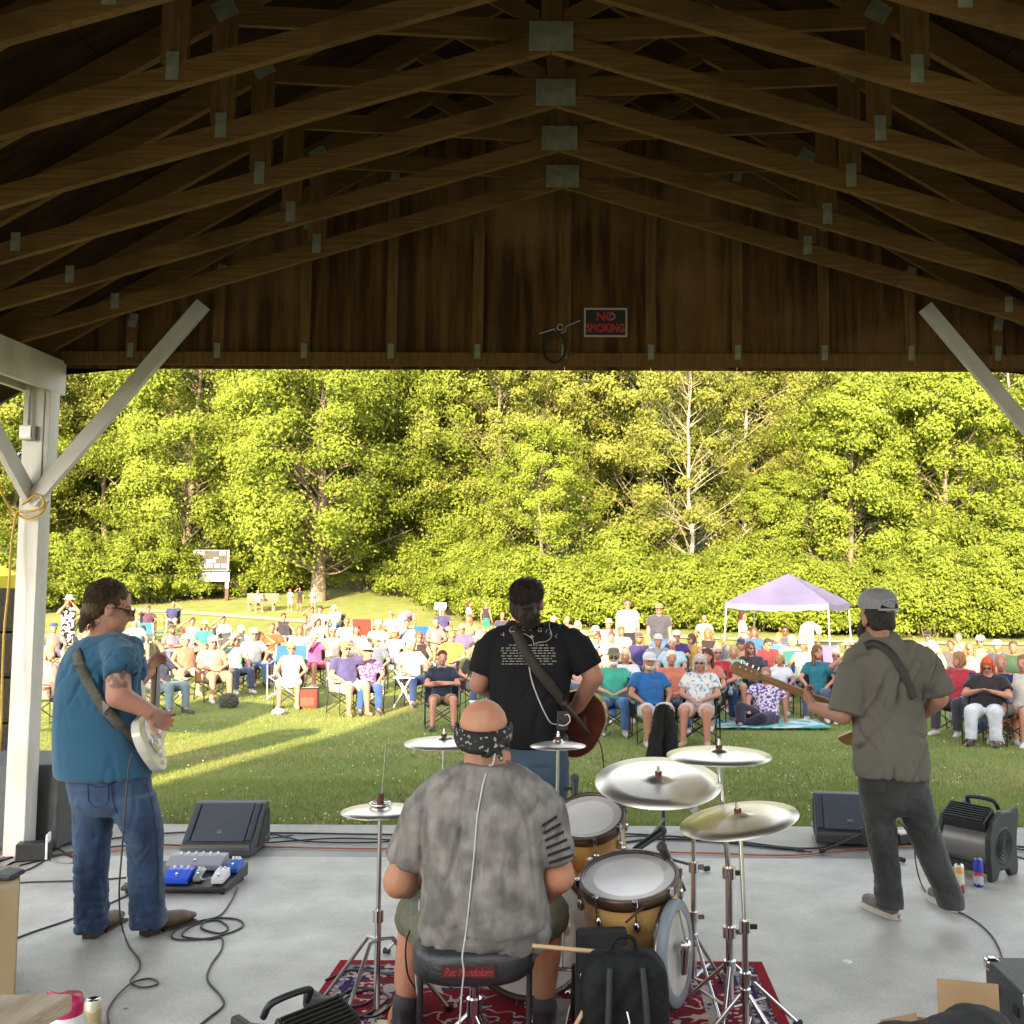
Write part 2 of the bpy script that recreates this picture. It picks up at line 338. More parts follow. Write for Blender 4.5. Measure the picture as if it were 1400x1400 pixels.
# unseen block added behind the camera so its shadow covers stage and front lawn
sun_blocker = empty('sun_blocker', (3.75, -12.0, -0.12), 0, 'added unseen two storey block shading stage and front lawn', 'sun blocker')
MB().box((0, 0, 4.75), (22.0, 6.0, 9.5)).build('wall', M('pale_siding', (0.62, 0.60, 0.56), (0.68, 0.66, 0.62), rough=0.8, scale=2, stretch=(0.3, 1, 6)), sun_blocker)
MB().box((0, 0, 9.6), (22.3, 6.3, 0.2)).build('roof', MATS['shingles'], sun_blocker)
for i in range(6):
    for z in (2.4, 6.2): w = MB().box((-9 + 3.6 * i, 3.02, z), (1.2, 0.06, 1.7)).build('window', M('blocker_glass', (0.03, 0.035, 0.04), rough=0.1), sun_blocker); MB().box((-9 + 3.6 * i, 3.06, z - 0.9), (1.4, 0.12, 0.08)).build('sill', white_m, w)
# ================================================================== trees
rng = np.random.default_rng(11)
leaf_m = [leaf_mat('leaf_maple', (0.122, 0.165, 0.022), (0.190, 0.222, 0.040)), leaf_mat('leaf_ash', (0.145, 0.168, 0.032), (0.210, 0.218, 0.052)),
          leaf_mat('leaf_vine', (0.125, 0.172, 0.022), (0.200, 0.235, 0.040)), leaf_mat('leaf_dark', (0.08, 0.12, 0.018), (0.12, 0.16, 0.028))]
bark_m = M('bark', (0.10, 0.075, 0.05), (0.17, 0.13, 0.09), rough=0.9, scale=5, stretch=(4, 4, 0.8), bump=0.7, bscale=12)
pale_bark_m = M('pale_bark', (0.22, 0.185, 0.14), (0.32, 0.27, 0.21), rough=0.85, scale=4, stretch=(3, 3, 0.7), bump=0.4, bscale=12)
def leaves(C, Rr, n, size, flat=0.7, up=0.35):
    """n leaf faces scattered over clumps with centres C and radii Rr: folded rhombs, random lie with an upward bias"""
    k = rng.integers(0, len(C), n); d = rng.normal(size=(n, 3)); d /= np.linalg.norm(d, axis=1)[:, None]
    rad = Rr[k] * np.where(rng.random(n) < 0.6, 0.35 + 0.75 * rng.random(n) ** 0.6, np.abs(rng.normal(size=n)) * 1.05)
    p = C[k] + d * rad[:, None] * np.array([1, 1, flat])
    ow = p * np.array([1, 1, 0]); ow /= (np.linalg.norm(ow, axis=1)[:, None] + 0.3)      # leaves turn outwards and up, to the light
    nrm = d * 0.4 + ow * 0.75 + rng.normal(size=(n, 3)) * 0.42; nrm[:, 2] += up; nrm /= np.linalg.norm(nrm, axis=1)[:, None]
    t = np.cross(nrm, rng.normal(size=(n, 3))); t /= np.linalg.norm(t, axis=1)[:, None]; b = np.cross(nrm, t)
    s = size * (0.6 + 0.8 * rng.random(n))[:, None]
    v = np.stack([p - t * s, p + b * s * 0.55 + nrm * s * 0.15, p + t * s, p - b * s * 0.55 + nrm * s * 0.15], 1).reshape(-1, 3)
    f = np.arange(n * 4).reshape(-1, 4)
    return v, f
def make_tree(seed, h, crown_r, base, nclump, nleaf, leaf_size, trunk_r, lean=0.0, clump=(0.55, 1.15), bare=8, droop=1.0):
    """trunk mesh with limbs + crown mesh. base = height where the crown starts"""
    r = np.random.default_rng(seed); mb = MB(); C = []; Rr = []
    top = Vector((lean, 0, h * 0.92)); tp = [Vector((0, 0, -0.3))]
    for i in range(1, 8):
        t = i / 7; tp.append(Vector((lean * t + r.normal() * 0.12, r.normal() * 0.12, h * 0.92 * t)))
    mb.tube(tp, [trunk_r * (1.25 if i == 0 else 1 - 0.85 * (i / 7)) for i in range(8)], n=8)
    for i in range(nclump):
        zt = base + (h - base) * r.random() ** 0.85
        u = (zt - base) / (h - base); env = crown_r * (0.35 + 1.25 * u ** 0.45 * (1 - u) ** 0.55 * 1.1)
        a = r.random() * 2 * math.pi; q = env * (0.42 + 0.64 * r.random() ** 0.5) * (0.85 + 0.3 * math.sin(3 * a + seed))
        c = np.array([math.cos(a) * q + lean * zt / h, math.sin(a) * q, zt + r.normal() * 0.2]); C.append(c); Rr.append(r.uniform(*clump) * (1 - 0.25 * u))
        if i % 3 == 0 or i < bare:
            z0 = max(base * 0.6, zt - q * (0.45 + 0.5 * r.random())); k = min(z0 / (h * 0.92), 0.95)
            s = Vector((lean * k, 0, z0)); e = s.lerp(Vector(c), 0.82); mid = s.lerp(e, 0.5) + Vector((r.normal() * 0.25, r.normal() * 0.25, r.normal() * 0.2 + 0.15))
            rr0 = max(0.02, trunk_r * 0.24 * (1 - k)); pts = spline([s, mid, e], 4)
            mb.tube(pts, [rr0 * (1 - 0.8 * j / (len(pts) - 1)) for j in range(len(pts))], n=5)
            for w in range(3):
                q2 = pts[int(len(pts) * (0.45 + 0.15 * w))]; e2 = q2 + Vector((r.normal() * 0.7, r.normal() * 0.7, 0.5 + r.random() * 0.6))
                mb.tube([q2, q2.lerp(e2, 0.5) + Vector((r.normal() * 0.08, r.normal() * 0.08, 0)), e2], [rr0 * 0.45, rr0 * 0.3, 0.006], n=4)
    v, f = leaves(np.array(C), np.array(Rr), nleaf, leaf_size)
    return mb.mesh('trunk'), np_mesh('crown', v, f)
def plant_tree(name, protos, loc, s, rz, leafm, barkm, label, cat='tree', group=None, sz=1.0):
    t = empty(name, loc, rz, label, cat, group); t.scale = (s, s, s * sz)
    link('trunk', protos[0], barkm, t, perobj=True); link('crown', protos[1], leafm, t, perobj=True); return t
P_big = make_tree(1, 17.0, 7.6, 2.6, 340, 125000, 0.095, 0.40, clump=(0.6, 1.25), bare=3)
P_big2 = make_tree(2, 16.5, 6.2, 2.2, 270, 90000, 0.095, 0.32, lean=0.8, clump=(0.6, 1.2), bare=3)
P_mid = make_tree(3, 14.5, 4.4, 2.0, 140, 42000, 0.095, 0.20, clump=(0.5, 1.0), bare=4)
P_ash = make_tree(4, 15.5, 4.2, 3.2, 125, 30000, 0.085, 0.15, lean=-0.4, clump=(0.4, 0.85), bare=36)
P_tall = make_tree(6, 18.0, 3.8, 3.0, 135, 36000, 0.09, 0.20, lean=0.5, clump=(0.5, 0.95))
P_vine = make_tree(7, 12.0, 3.3, 0.4, 170, 46000, 0.09, 0.2, lean=0.4, clump=(0.4, 0.9), bare=3)
def shrub_proto(seed, rx, h, n, size, ncl):
    r = np.random.default_rng(seed); C = []; Rr = []
    for i in range(ncl):
        a = r.random() * 6.283; q = rx * r.random() ** 0.5; top = h * (1 - 0.55 * (q / rx) ** 2)
        C.append((math.cos(a) * q, math.sin(a) * q * 0.8, top * (0.25 + 0.75 * r.random()))); Rr.append(r.uniform(0.28, 0.6))
    v, f = leaves(np.array(C), np.array(Rr), n, size, up=0.5); mb = MB()
    for c in C[::3]:
        b = Vector((c[0] * 0.35, c[1] * 0.35, -0.1)); mb.tube([b, b.lerp(Vector(c), 0.55) + Vector((0.05, 0, 0.1)), Vector(c)], [0.022, 0.015, 0.005], n=4)
    return mb.mesh('stems'), np_mesh('foliage', v, f)
S1 = shrub_proto(21, 2.3, 2.9, 20000, 0.068, 70); S2 = shrub_proto(22, 1.9, 2.2, 15000, 0.062, 55); S3 = shrub_proto(23, 3.0, 4.2, 30000, 0.072, 100)
def plant_shrub(pro, loc, s, rz, leafm, label, sz=1.0):
    t = empty('shrub', loc, rz, label, 'shrub', 'shrubs along the wood edge'); t.scale = (s, s, s * sz)
    link('stem', pro[0], bark_m, t, perobj=True); link('foliage', pro[1], leafm, t, perobj=True); return t
def tx(px, Y): return (px - CX) / FPX * Y
def T(px, Y): return (tx(px, Y), Y, ground_z(Y))
# the big broad tree left of centre, standing free at the edge
plant_tree('maple_tree', P_big, T(437, 57), 1.0, 0.4, leaf_m[0], bark_m, 'largest broad maple with thick trunk behind the women standing on the path', sz=1.0)
TREES = [  # px, Y, proto, scale, rot, leaf, bark, label
 (250, 60, P_big2, 1.0, 1.0, 0, 0, 'broad green maple rising behind the scoreboard'),
 (138, 66, P_mid, 1.08, 2.0, 1, 0, 'yellowish tree farthest left beside the white post'),
 (20, 62, P_tall, 1.05, 0.3, 1, 0, 'tree glimpsed left of the white post'),
 (-90, 60, P_big2, 1.0, 2.3, 0, 0, 'maple beyond the left edge behind the yellow tent'),
 (600, 62, P_big2, 1.02, 3.9, 0, 0, 'maple merging with the largest maple on its right side'),
 (690, 58, P_ash, 1.02, 0.5, 1, 0, 'thin ash with sparse crown just right of the largest maple'),
 (740, 50, P_mid, 0.66, 1.2, 2, 0, 'small bright green tree above the black shirted singer'),
 (800, 62, P_tall, 1.0, 1.9, 1, 1, 'tall yellow green tree with forked pale stems at the centre'),
 (880, 60, P_mid, 1.2, 4.0, 1, 0, 'full rounded tree behind the pale slender ash'),
 (945, 51, P_ash, 0.98, 5.0, 1, 1, 'slender ash with pale bare trunk in front of the wood'),
 (1020, 60, P_tall, 1.02, 0.9, 1, 1, 'tall loose tree with bare crooked limbs above the purple canopy'),
 (1100, 64, P_tall, 1.05, 2.9, 1, 1, 'pale limbed tree behind the dark gap right of centre'),
 (1160, 50, P_vine, 1.0, 0.2, 2, 0, 'vine covered tree column behind the canopy right leg'),
 (1225, 54, P_vine, 1.18, 1.7, 2, 0, 'broad vine draped tree above the capped bass player'),
 (1300, 50, P_vine, 1.05, 3.1, 2, 0, 'bright vine draped tree near the right brace'),
 (1330, 64, P_ash, 1.2, 4.2, 1, 1, 'sparse tree with many pale stems at the right top'),
 (1385, 56, P_mid, 1.12, 5.2, 0, 1, 'green tree at the right edge behind the vines'),
 (1470, 52, P_vine, 1.1, 0.6, 2, 0, 'vine draped tree cut by the right edge'),
 (1060, 52, P_vine, 0.62, 4.6, 2, 0, 'short vine mound left of the dark gap'),
]
for px, Y, pr, s, rz, lm, bm, lab in TREES:
    plant_tree('wood_tree', pr, T(px, Y), s, rz, leaf_m[lm], (bark_m, pale_bark_m)[bm], lab, group='trees of the wood edge')
# second rank closing the wood behind
k = 0
for Y, step, off, sc in ((72, 105, -160, 1.12), (82, 120, -100, 1.25), (95, 150, -220, 1.45)):
    x = off
    while x < 1600:
        pr = [P_big2, P_tall, P_mid, P_big][k % 4]
        plant_tree('wood_tree', pr, T(x + rng.normal() * 12, Y + rng.normal() * 2), sc * (0.9 + 0.2 * rng.random()) * (0.62 if 70 < x < 185 else 1.0), rng.random() * 6.28, leaf_m[(1, 0, 3, 1)[(k * 7 + int(Y)) % 4]], bark_m,
                   'tree deep in the wood behind the front rank of trees', group='trees deep in the wood'); k += 1; x += step
SHR = [(60, 52, S1, 1.1), (105, 54, S3, 1.0), (160, 55, S1, 1.25), (205, 56, S3, 1.0), (262, 58, S1, 1.0), (330, 60, S2, 1.2), (392, 62, S2, 1.3), (500, 62, S3, 0.8), (560, 60, S1, 1.1), (620, 54, S2, 1.2),
       (650, 50, S1, 1.1), (690, 47, S3, 0.85), (735, 46, S1, 1.15), (775, 45, S2, 1.3), (820, 45, S3, 0.8), (862, 44, S1, 1.1), (905, 44, S2, 1.35), (950, 44, S3, 0.8), (992, 43, S1, 1.05), (1035, 42, S2, 1.3),
       (1075, 42, S3, 0.72), (1115, 41, S1, 1.0), (1152, 41, S2, 1.25), (1190, 40, S3, 0.75), (1228, 40, S1, 1.0), (1265, 39, S2, 1.2), (1300, 40, S3, 0.85), (1340, 39, S1, 1.05), (1380, 39, S3, 0.9), (1425, 39, S1, 1.0),
       (-10, 50, S3, 1.0), (-70, 50, S1, 1.2), (640, 56, S3, 1.1), (845, 50, S3, 1.1), (1010, 48, S3, 1.0), (1290, 46, S3, 1.2), (1390, 46, S3, 1.35)]
for i, (px, Y, pr, s) in enumerate(SHR):
    plant_shrub(pr, T(px, Y), s, i * 1.37, leaf_m[2] if px > 600 else leaf_m[(0, 2)[i % 2]], 'leafy green shrub in the overgrown hedge along the wood edge')
# ================================================================== grass blades and clover
def blades(n, ymin, ymax, hmin, hmax, w, p=1.0):
    y = ymin + (ymax - ymin) * rng.random(n) ** p; x = (rng.random(n) * 1.12 - 0.63) * 1400 / FPX * y + 0.02 * y
    z = np.array([ground_z(q) for q in y]); a = rng.random(n) * 6.283; h = hmin + (hmax - hmin) * rng.random(n)
    lx = rng.normal(size=n) * 0.35 * h; ly = rng.normal(size=n) * 0.35 * h
    b = np.stack([x, y, z], 1); wv = np.stack([np.cos(a), np.sin(a), 0 * a], 1) * w
    mid = b + np.stack([lx * 0.35, ly * 0.35, h * 0.6], 1); tip = b + np.stack([lx, ly, h], 1)
    v = np.stack([b - wv, b + wv, mid + wv * 0.7, tip, mid - wv * 0.7], 1).reshape(-1, 3)
    f = np.arange(n * 5).reshape(-1, 5)
    return v, f
bv = []; bf = []; o = 0
for a in ((80000, 7.76, 10.5, 0.02, 0.05, 0.0018, 1.0), (80000, 10.5, 16, 0.02, 0.05, 0.0026, 1.0), (45000, 16, 30, 0.02, 0.055, 0.005, 1.3), (5000, 7.76, 7.95, 0.06, 0.16, 0.0025, 1.0)):
    v, f = blades(*a); bv.append(v); bf.append(f + o); o += len(v)
grass_m = leaf_mat('grass_blade', (0.138, 0.192, 0.045), (0.212, 0.238, 0.078), 0.35)
tag(link('grass', np_mesh('grass', np.concatenate(bv), np.concatenate(bf)), grass_m), 'short mown green grass covering the lawn', 'grass', kind='stuff')
n = 700; y = 8.0 + 8.0 * rng.random(n) ** 1.6; x = (rng.random(n) * 1.1 - 0.6) * 1400 / FPX * y
keep = np.array([noise.noise((a * 0.8, b * 0.8, 0)) > -0.05 for a, b in zip(x, y)]); x, y = x[keep], y[keep]; n = len(x)
c = np.stack([x, y, np.array([ground_z(q) for q in y]) + 0.055 + 0.02 * rng.random(n)], 1); r = 0.007
off = np.array([(r, 0, 0), (0, r, 0), (-r, 0, 0), (0, -r, 0), (0, 0, r), (0, 0, -r)])
v = (c[:, None] + off[None]).reshape(-1, 3); tf = np.array([(0, 1, 4), (1, 2, 4), (2, 3, 4), (3, 0, 4), (1, 0, 5), (2, 1, 5), (3, 2, 5), (0, 3, 5)])
f = (tf[None] + (np.arange(n) * 6)[:, None, None]).reshape(-1, 3)
tag(link('clover', np_mesh('clover', v, f), M('clover_white', (0.7, 0.7, 0.62), rough=0.8)), 'tiny white clover flowers dotted over the lawn', 'clover', kind='stuff')
# ================================================================== figures: closed pieces fused into one skin by a voxel remesh
from mathutils.bvhtree import BVHTree
DG = bpy.context.evaluated_depsgraph_get
class Prims:
    def __init__(s): s.mb = MB()
    def cap(s, a, ra, b, rb, n=12):
        a = Vector(a); b = Vector(b); x, y, d = basis(b - a); L = (b - a).length; prof = []
        for k in range(4): t = math.pi / 2 * k / 4; prof.append((ra * math.sin(t), -ra * math.cos(t)))
        prof.append((ra, 0.0)); prof.append((rb, L))
        for k in range(1, 5): t = math.pi / 2 * k / 4; prof.append((rb * math.cos(t), L + rb * math.sin(t)))
        prof = [(max(r, 1e-4), h) for r, h in prof]
        s.mb.lathe(prof, a, b - a, n); return s
    def chain(s, pts, rs, n=12):
        for i in range(len(pts) - 1): s.cap(pts[i], rs[i], pts[i + 1], rs[i + 1], n)
        return s
    def ell(s, c, r, rot=None): s.mb.sph(c, tuple(r), 14, 9, rot); return s
    def loft(s, secs, n=20, p=2.0):               # secs: (centre, ax, ay) with ax, ay = half-axis vectors
        vs = []
        for c, ax, ay in secs:
            c = Vector(c); ax = Vector(ax); ay = Vector(ay)
            for k in range(n):
                t = 2 * math.pi * k / n; cs, sn = math.cos(t), math.sin(t)
                vs.append(c + ax * math.copysign(abs(cs) ** (2 / p), cs) + ay * math.copysign(abs(sn) ** (2 / p), sn))
        m = len(secs); fs = [(i * n + k, i * n + (k + 1) % n, (i + 1) * n + (k + 1) % n, (i + 1) * n + k) for i in range(m - 1) for k in range(n)]
        fs += [tuple(range(n))[::-1], tuple(range((m - 1) * n, m * n))]
        s.mb.add(vs, fs, True); return s
    def cone(s, a, ra, b, rb, n=14): s.mb.cyl(a, b, ra, rb, n); return s
    def fuse(s, name, voxel, smooth=6, factor=0.5):
        me = s.mb.mesh('tmp'); o = bpy.data.objects.new('tmp', me); col.objects.link(o)
        r = o.modifiers.new('r', 'REMESH'); r.mode = 'VOXEL'; r.voxel_size = voxel; r.use_smooth_shade = True
        if smooth:
            m = o.modifiers.new('s', 'SMOOTH'); m.factor = factor; m.iterations = smooth
        dg = DG(); dg.update(); ev = o.evaluated_get(dg)
        out = bpy.data.meshes.new_from_object(ev, depsgraph=dg); out.name = name; out.materials.clear()
        bpy.data.objects.remove(o); bpy.data.meshes.remove(me)
        out.polygons.foreach_set('use_smooth', [True] * len(out.polygons)); return out
def wrinkle(me, amp, fn):
    """push vertices along their normals by amp * fn(co)"""
    n = len(me.vertices); co = np.empty(n * 3, np.float32); no = np.empty(n * 3, np.float32)
    me.vertices.foreach_get('co', co); me.vertices.foreach_get('normal', no); co = co.reshape(-1, 3); no = no.reshape(-1, 3)
    d = np.array([fn(Vector(c)) for c in co], np.float32) * amp
    me.vertices.foreach_set('co', (co + no * d[:, None]).ravel()); me.update()
def folds(sx, sy, sz, seed=0.0, ridge=True, tilt=0.0):
    ct, st = math.cos(tilt), math.sin(tilt)
    def f(c):
        x, z = c.x * ct - c.z * st, c.x * st + c.z * ct
        q = noise.noise((x * sx + seed, c.y * sy, z * sz)) + 0.5 * noise.noise((x * sx * 2.1, c.y * sy * 2.1 + seed, z * sz * 1.7))
        return (0.6 - abs(q) * 2.2) if ridge else q
    return f
def creases(sx, sy, sz, seed=0.0, tilt=0.0, width=0.07, lift=0.3):
    """narrow valleys between broad swells, broken up so no fold runs on for ever"""
    ct, st = math.cos(tilt), math.sin(tilt)
    def f(c):
        x, z = c.x * ct - c.z * st, c.x * st + c.z * ct
        w = noise.noise((c.x * 3 + seed, c.y * 3, c.z * 3)) * 0.5
        q = noise.noise((x * sx + seed + w, c.y * sy, z * sz + w)); m = max(0.0, min(1.0, 0.65 + 1.6 * noise.noise((c.x * 4.1, c.y * 4.1 + seed, c.z * 4.1))))
        q2 = noise.noise((x * sx * 1.9 + seed * 2, c.y * sy * 1.9, z * sz * 1.6))
        return lift + 0.7 * q - 1.25 * m * math.exp(-(q / width) ** 2) - 0.6 * m * math.exp(-(q2 / (width * 0.9)) ** 2)
    return f
def skin_mat(name, c, tan=None):
    m = M(name, c, tuple(min(1, a * b) for a, b in zip(c, (1.12, 0.92, 0.86))), rough=0.5, scale=14, bump=0.06, bscale=90, spec=0.4, bdist=0.004)
    b = m.node_tree.nodes['Principled BSDF']; b.inputs['Subsurface Weight'].default_value = 0.08; b.inputs['Subsurface Radius'].default_value = (0.02, 0.008, 0.004)
    at_ = m.node_tree.nodes.new('ShaderNodeVertexColor'); at_.layer_name = 'feature'
    mx = m.node_tree.nodes.new('ShaderNodeMix'); mx.data_type = 'RGBA'; src = b.inputs['Base Color'].links[0].from_socket
    m.node_tree.links.new(at_.outputs['Alpha'], mx.inputs[0]); m.node_tree.links.new(src, mx.inputs[6]); m.node_tree.links.new(at_.outputs['Color'], mx.inputs[7])
    m.node_tree.links.new(mx.outputs[2], b.inputs['Base Color']); return m
SKIN = [skin_mat('skin_fair', (0.31, 0.17, 0.112)), skin_mat('skin_tan', (0.25, 0.128, 0.078)), skin_mat('skin_pink', (0.32, 0.16, 0.11)), skin_mat('skin_brown', (0.13, 0.07, 0.042))]
def head_frame(c, face, up=(0, 0, 1)):
    f = Vector(face).normalized(); u = Vector(up); x = f.cross(u).normalized(); u = x.cross(f).normalized()
    return Matrix(((x.x, f.x, u.x, c[0]), (x.y, f.y, u.y, c[1]), (x.z, f.z, u.z, c[2]), (0, 0, 0, 1)))     # local: x right hand side, y face, z up
def add_head(P, Mh, s=1.0, ears=True, nose=True):
    r3 = Mh.to_3x3()
    def h(x, y, z): return Mh @ Vector((x * s, y * s, z * s))
    P.ell(h(0, -0.012, 0.03), (0.077 * s, 0.097 * s, 0.092 * s), r3)
    P.ell(h(0, 0.022, -0.035), (0.062 * s, 0.072 * s, 0.085 * s), r3)
    P.ell(h(0, 0.05, -0.085), (0.036 * s, 0.038 * s, 0.03 * s), r3)
    if nose: P.cap(h(0, 0.092, 0.0), 0.011 * s, h(0, 0.106, -0.032), 0.015 * s, 8)
    P.cap(h(-0.035, 0.074, 0.016), 0.014 * s, h(0.035, 0.074, 0.016), 0.014 * s, 8)
    if ears:
        for q in (-1, 1): P.ell(h(q * 0.08, -0.005, -0.012), (0.012 * s, 0.022 * s, 0.034 * s), r3)
def add_neck(P, Mh, base, r, s=1.0): P.cap(base, r, Mh @ Vector((0, -0.018 * s, -0.05 * s)), r * 0.92)
def feature_paint(me, Mh, s=1.0, brow=(0.12, 0.07, 0.04)):
    ca = me.color_attributes.new('feature', 'FLOAT_COLOR', 'POINT'); n = len(me.vertices)
    co = np.empty(n * 3, np.float32); me.vertices.foreach_get('co', co); co = co.reshape(-1, 3)
    inv = np.array(Mh.inverted()); l = (co @ inv[:3, :3].T + inv[:3, 3]) / s; out = np.zeros((n, 4), np.float32)
    fr = l[:, 1] > 0.03
    def put(cx, cz, rx, rz, c):
        m_ = fr & (((np.abs(l[:, 0]) - cx) / rx) ** 2 + ((l[:, 2] - cz) / rz) ** 2 < 1); out[m_] = (*c, 0.85)
    put(0.031, -0.002, 0.016, 0.009, (0.05, 0.035, 0.03)); put(0.032, 0.022, 0.02, 0.007, brow); put(0.0, -0.062, 0.024, 0.008, (0.42, 0.13, 0.12))
    ca.data.foreach_set('color', out.ravel())
def add_hand(P, wrist, d, palm_n, side, s=1.0, curl=0.5, n=8, spread=0.16):
    """palm and five fingers. d = direction of the fingers, palm_n = where the palm looks, side = +1/-1 for the thumb's side"""
    w = Vector(wrist); d = Vector(d).normalized(); pn = Vector(palm_n); pn = (pn - d * pn.dot(d)).normalized(); a = d.cross(pn).normalized() * side
    pc = w + d * 0.05 * s
    for k in (-1.0, -0.33, 0.33, 1.0): P.cap(w + a * 0.018 * k * s, 0.017 * s, w + (d * 0.088 + a * 0.031 * k) * s, 0.0135 * s, n)
    for k, L in ((1.0, 0.068), (0.35, 0.078), (-0.32, 0.072), (-0.98, 0.056)):
        p = w + (d * 0.088 + a * 0.031 * k) * s; dirn = (d + a * spread * 0.6 * k).normalized(); r = 0.0098 * s
        for j, f in enumerate((0.45, 0.32, 0.27)):
            dirn = (Matrix.Rotation(curl * (0.75 + 0.25 * j), 3, d.cross(pn)) @ dirn) if True else dirn
            q = p + dirn * L * f * s; P.cap(p, r, q, r * 0.9, n); p = q; r *= 0.9
    p = w + (d * 0.022 + a * 0.026) * s; dirn = (d * 0.55 + a * 0.8 + pn * 0.35).normalized(); r = 0.0125 * s
    for j, L in enumerate((0.04, 0.032, 0.026)):
        q = p + dirn * L * s; P.cap(p, r, q, r * 0.88, n); p = q; r *= 0.9; dirn = (dirn + d * 0.45 + pn * curl * 0.5).normalized()
# ------------------------------------------------------------------ the crowd: poses in a local frame, facing -Y
def V(*a): return Vector(a)
def pose_joints(pose):
    J = {}
    if pose[0] == 'S':                               # standing
        J.update(pel=V(0, 0, .93), wai=V(0, .0, 1.06), che=V(0, .01, 1.27), sh=V(0, .02, 1.40), nk=V(0, .015, 1.45), hd=V(0, -.01, 1.615), face=V(0, -1, -.08), shw=.185)
        for s, n in ((-1, 'R'), (1, 'L')):
            J['hip' + n] = V(s * .09, 0, .90); J['kne' + n] = V(s * .11, -.02, .50); J['ank' + n] = V(s * .12, .03, .09)
            J['elb' + n] = V(s * .26, .04, 1.14); J['han' + n] = V(s * .27, -.06, .88)
        if pose == 'Sbrow': J['elbR'] = V(-.36, -.10, 1.45); J['hanR'] = V(-.09, -.13, 1.66)
        if pose == 'Sface':
            for s, n in ((-1, 'R'), (1, 'L')): J['elb' + n] = V(s * .27, -.16, 1.28); J['han' + n] = V(s * .06, -.15, 1.56)
        if pose == 'Sfold':
            for s, n in ((-1, 'R'), (1, 'L')): J['elb' + n] = V(s * .27, -.0, 1.12); J['han' + n] = V(s * .05, -.19, 1.07)
        if pose == 'Sbend':                           # bent forward from the hips, seen from behind
            J.update(wai=V(0, .0, 1.02), che=V(0, -.26, 1.08), sh=V(0, -.40, 1.06), nk=V(0, -.45, 1.05), hd=V(0, -.58, .98), face=V(0, -.5, -1))
            for s, n in ((-1, 'R'), (1, 'L')): J['elb' + n] = V(s * .2, -.46, .82); J['han' + n] = V(s * .12, -.55, .58)
    elif pose == 'Gsit':                              # sitting on the ground leaning on one arm
        J.update(pel=V(0, 0, .12), wai=V(0, .05, .27), che=V(0, .09, .45), sh=V(0, .08, .58), nk=V(0, .07, .63), hd=V(0, .03, .78), face=V(-.05, -1, .0), shw=.18)
        J.update(hipR=V(-.09, -.02, .12), kneR=V(-.36, -.30, .30), ankR=V(-.34, -.52, .07), hipL=V(.09, -.02, .12), kneL=V(-.02, -.40, .16), ankL=V(-.30, -.40, .06),
                 elbR=V(-.27, -.06, .40), hanR=V(-.24, -.26, .27), elbL=V(.28, .12, .36), hanL=V(.30, .12, .08))
    else:
        back = .10 if pose != 'lounge' else .22
        J.update(pel=V(0, .04, .46), wai=V(0, .04 + back * .4, .60), che=V(0, .04 + back, .80), sh=V(0, .05 + back * 1.25, .93), nk=V(0, .04 + back * 1.3, .985), hd=V(0, .0 + back * 1.25, 1.135), face=V(0, -1, -.02), shw=.18)
        for s, n in ((-1, 'R'), (1, 'L')):
            J['hip' + n] = V(s * .095, .02, .45); J['kne' + n] = V(s * .16, -.40, .50); J['ank' + n] = V(s * .17, -.43, .09)
            J['elb' + n] = V(s * .29, -.0 + back * .5, .69); J['han' + n] = V(s * .18, -.22, .60)
        if pose == 'lap':
            for s, n in ((-1, 'R'), (1, 'L')): J['han' + n] = V(s * .055, -.17, .62); J['elb' + n] = V(s * .27, .04, .69)
        if pose == 'browR': J['elbR'] = V(-.36, -.06, .98); J['hanR'] = V(-.075, -.0, 1.205)
        if pose == 'browL': J['elbL'] = V(.36, -.06, .98); J['hanL'] = V(.075, -.0, 1.205)
        if pose == 'cross':
            for s, n in ((-1, 'R'), (1, 'L')): J['elb' + n] = V(s * .26, -.02, .71); J['han' + n] = V(-s * .11, -.13, .74 + s * .015)
        if pose == 'face':
            for s, n in ((-1, 'R'), (1, 'L')): J['elb' + n] = V(s * .23, -.14, .83); J['han' + n] = V(s * .055, -.07, 1.07)
        if pose == 'phone':
            for s, n in ((-1, 'R'), (1, 'L')): J['elb' + n] = V(s * .31, -.0, .71); J['han' + n] = V(s * .055, -.22, .80)
            J['face'] = V(0, -1, -.45)
        if pose == 'lounge':
            for s, n in ((-1, 'R'), (1, 'L')): J['kne' + n] = V(s * .14, -.42, .47); J['ank' + n] = V(s * .13, -.72, .10); J['elb' + n] = V(s * .31, .12, .68); J['han' + n] = V(s * .26, -.14, .62)
        if pose == 'legx':
            J['kneR'] = V(-.22, -.34, .58); J['ankR'] = V(.12, -.43, .56)
            for s, n in ((-1, 'R'), (1, 'L')): J['han' + n] = V(s * .09 - .03, -.20, .64)
        if pose == 'chin': J['elbR'] = V(-.2, -.17, .76); J['hanR'] = V(-.03, -.10, 1.01)
        if pose == 'fwd':
            J.update(che=V(0, -.02, .80), sh=V(0, -.06, .92), nk=V(0, -.08, .96), hd=V(0, -.14, 1.09), face=V(.5, -1, -.25))
            for s, n in ((-1, 'R'), (1, 'L')): J['elb' + n] = V(s * .25, -.22, .66); J['han' + n] = V(s * .07, -.38, .58)
        if pose == 'left': J['face'] = V(-.9, -1, 0)
        if pose == 'right': J['face'] = V(.9, -1, 0)
    return J
PCACHE = {}
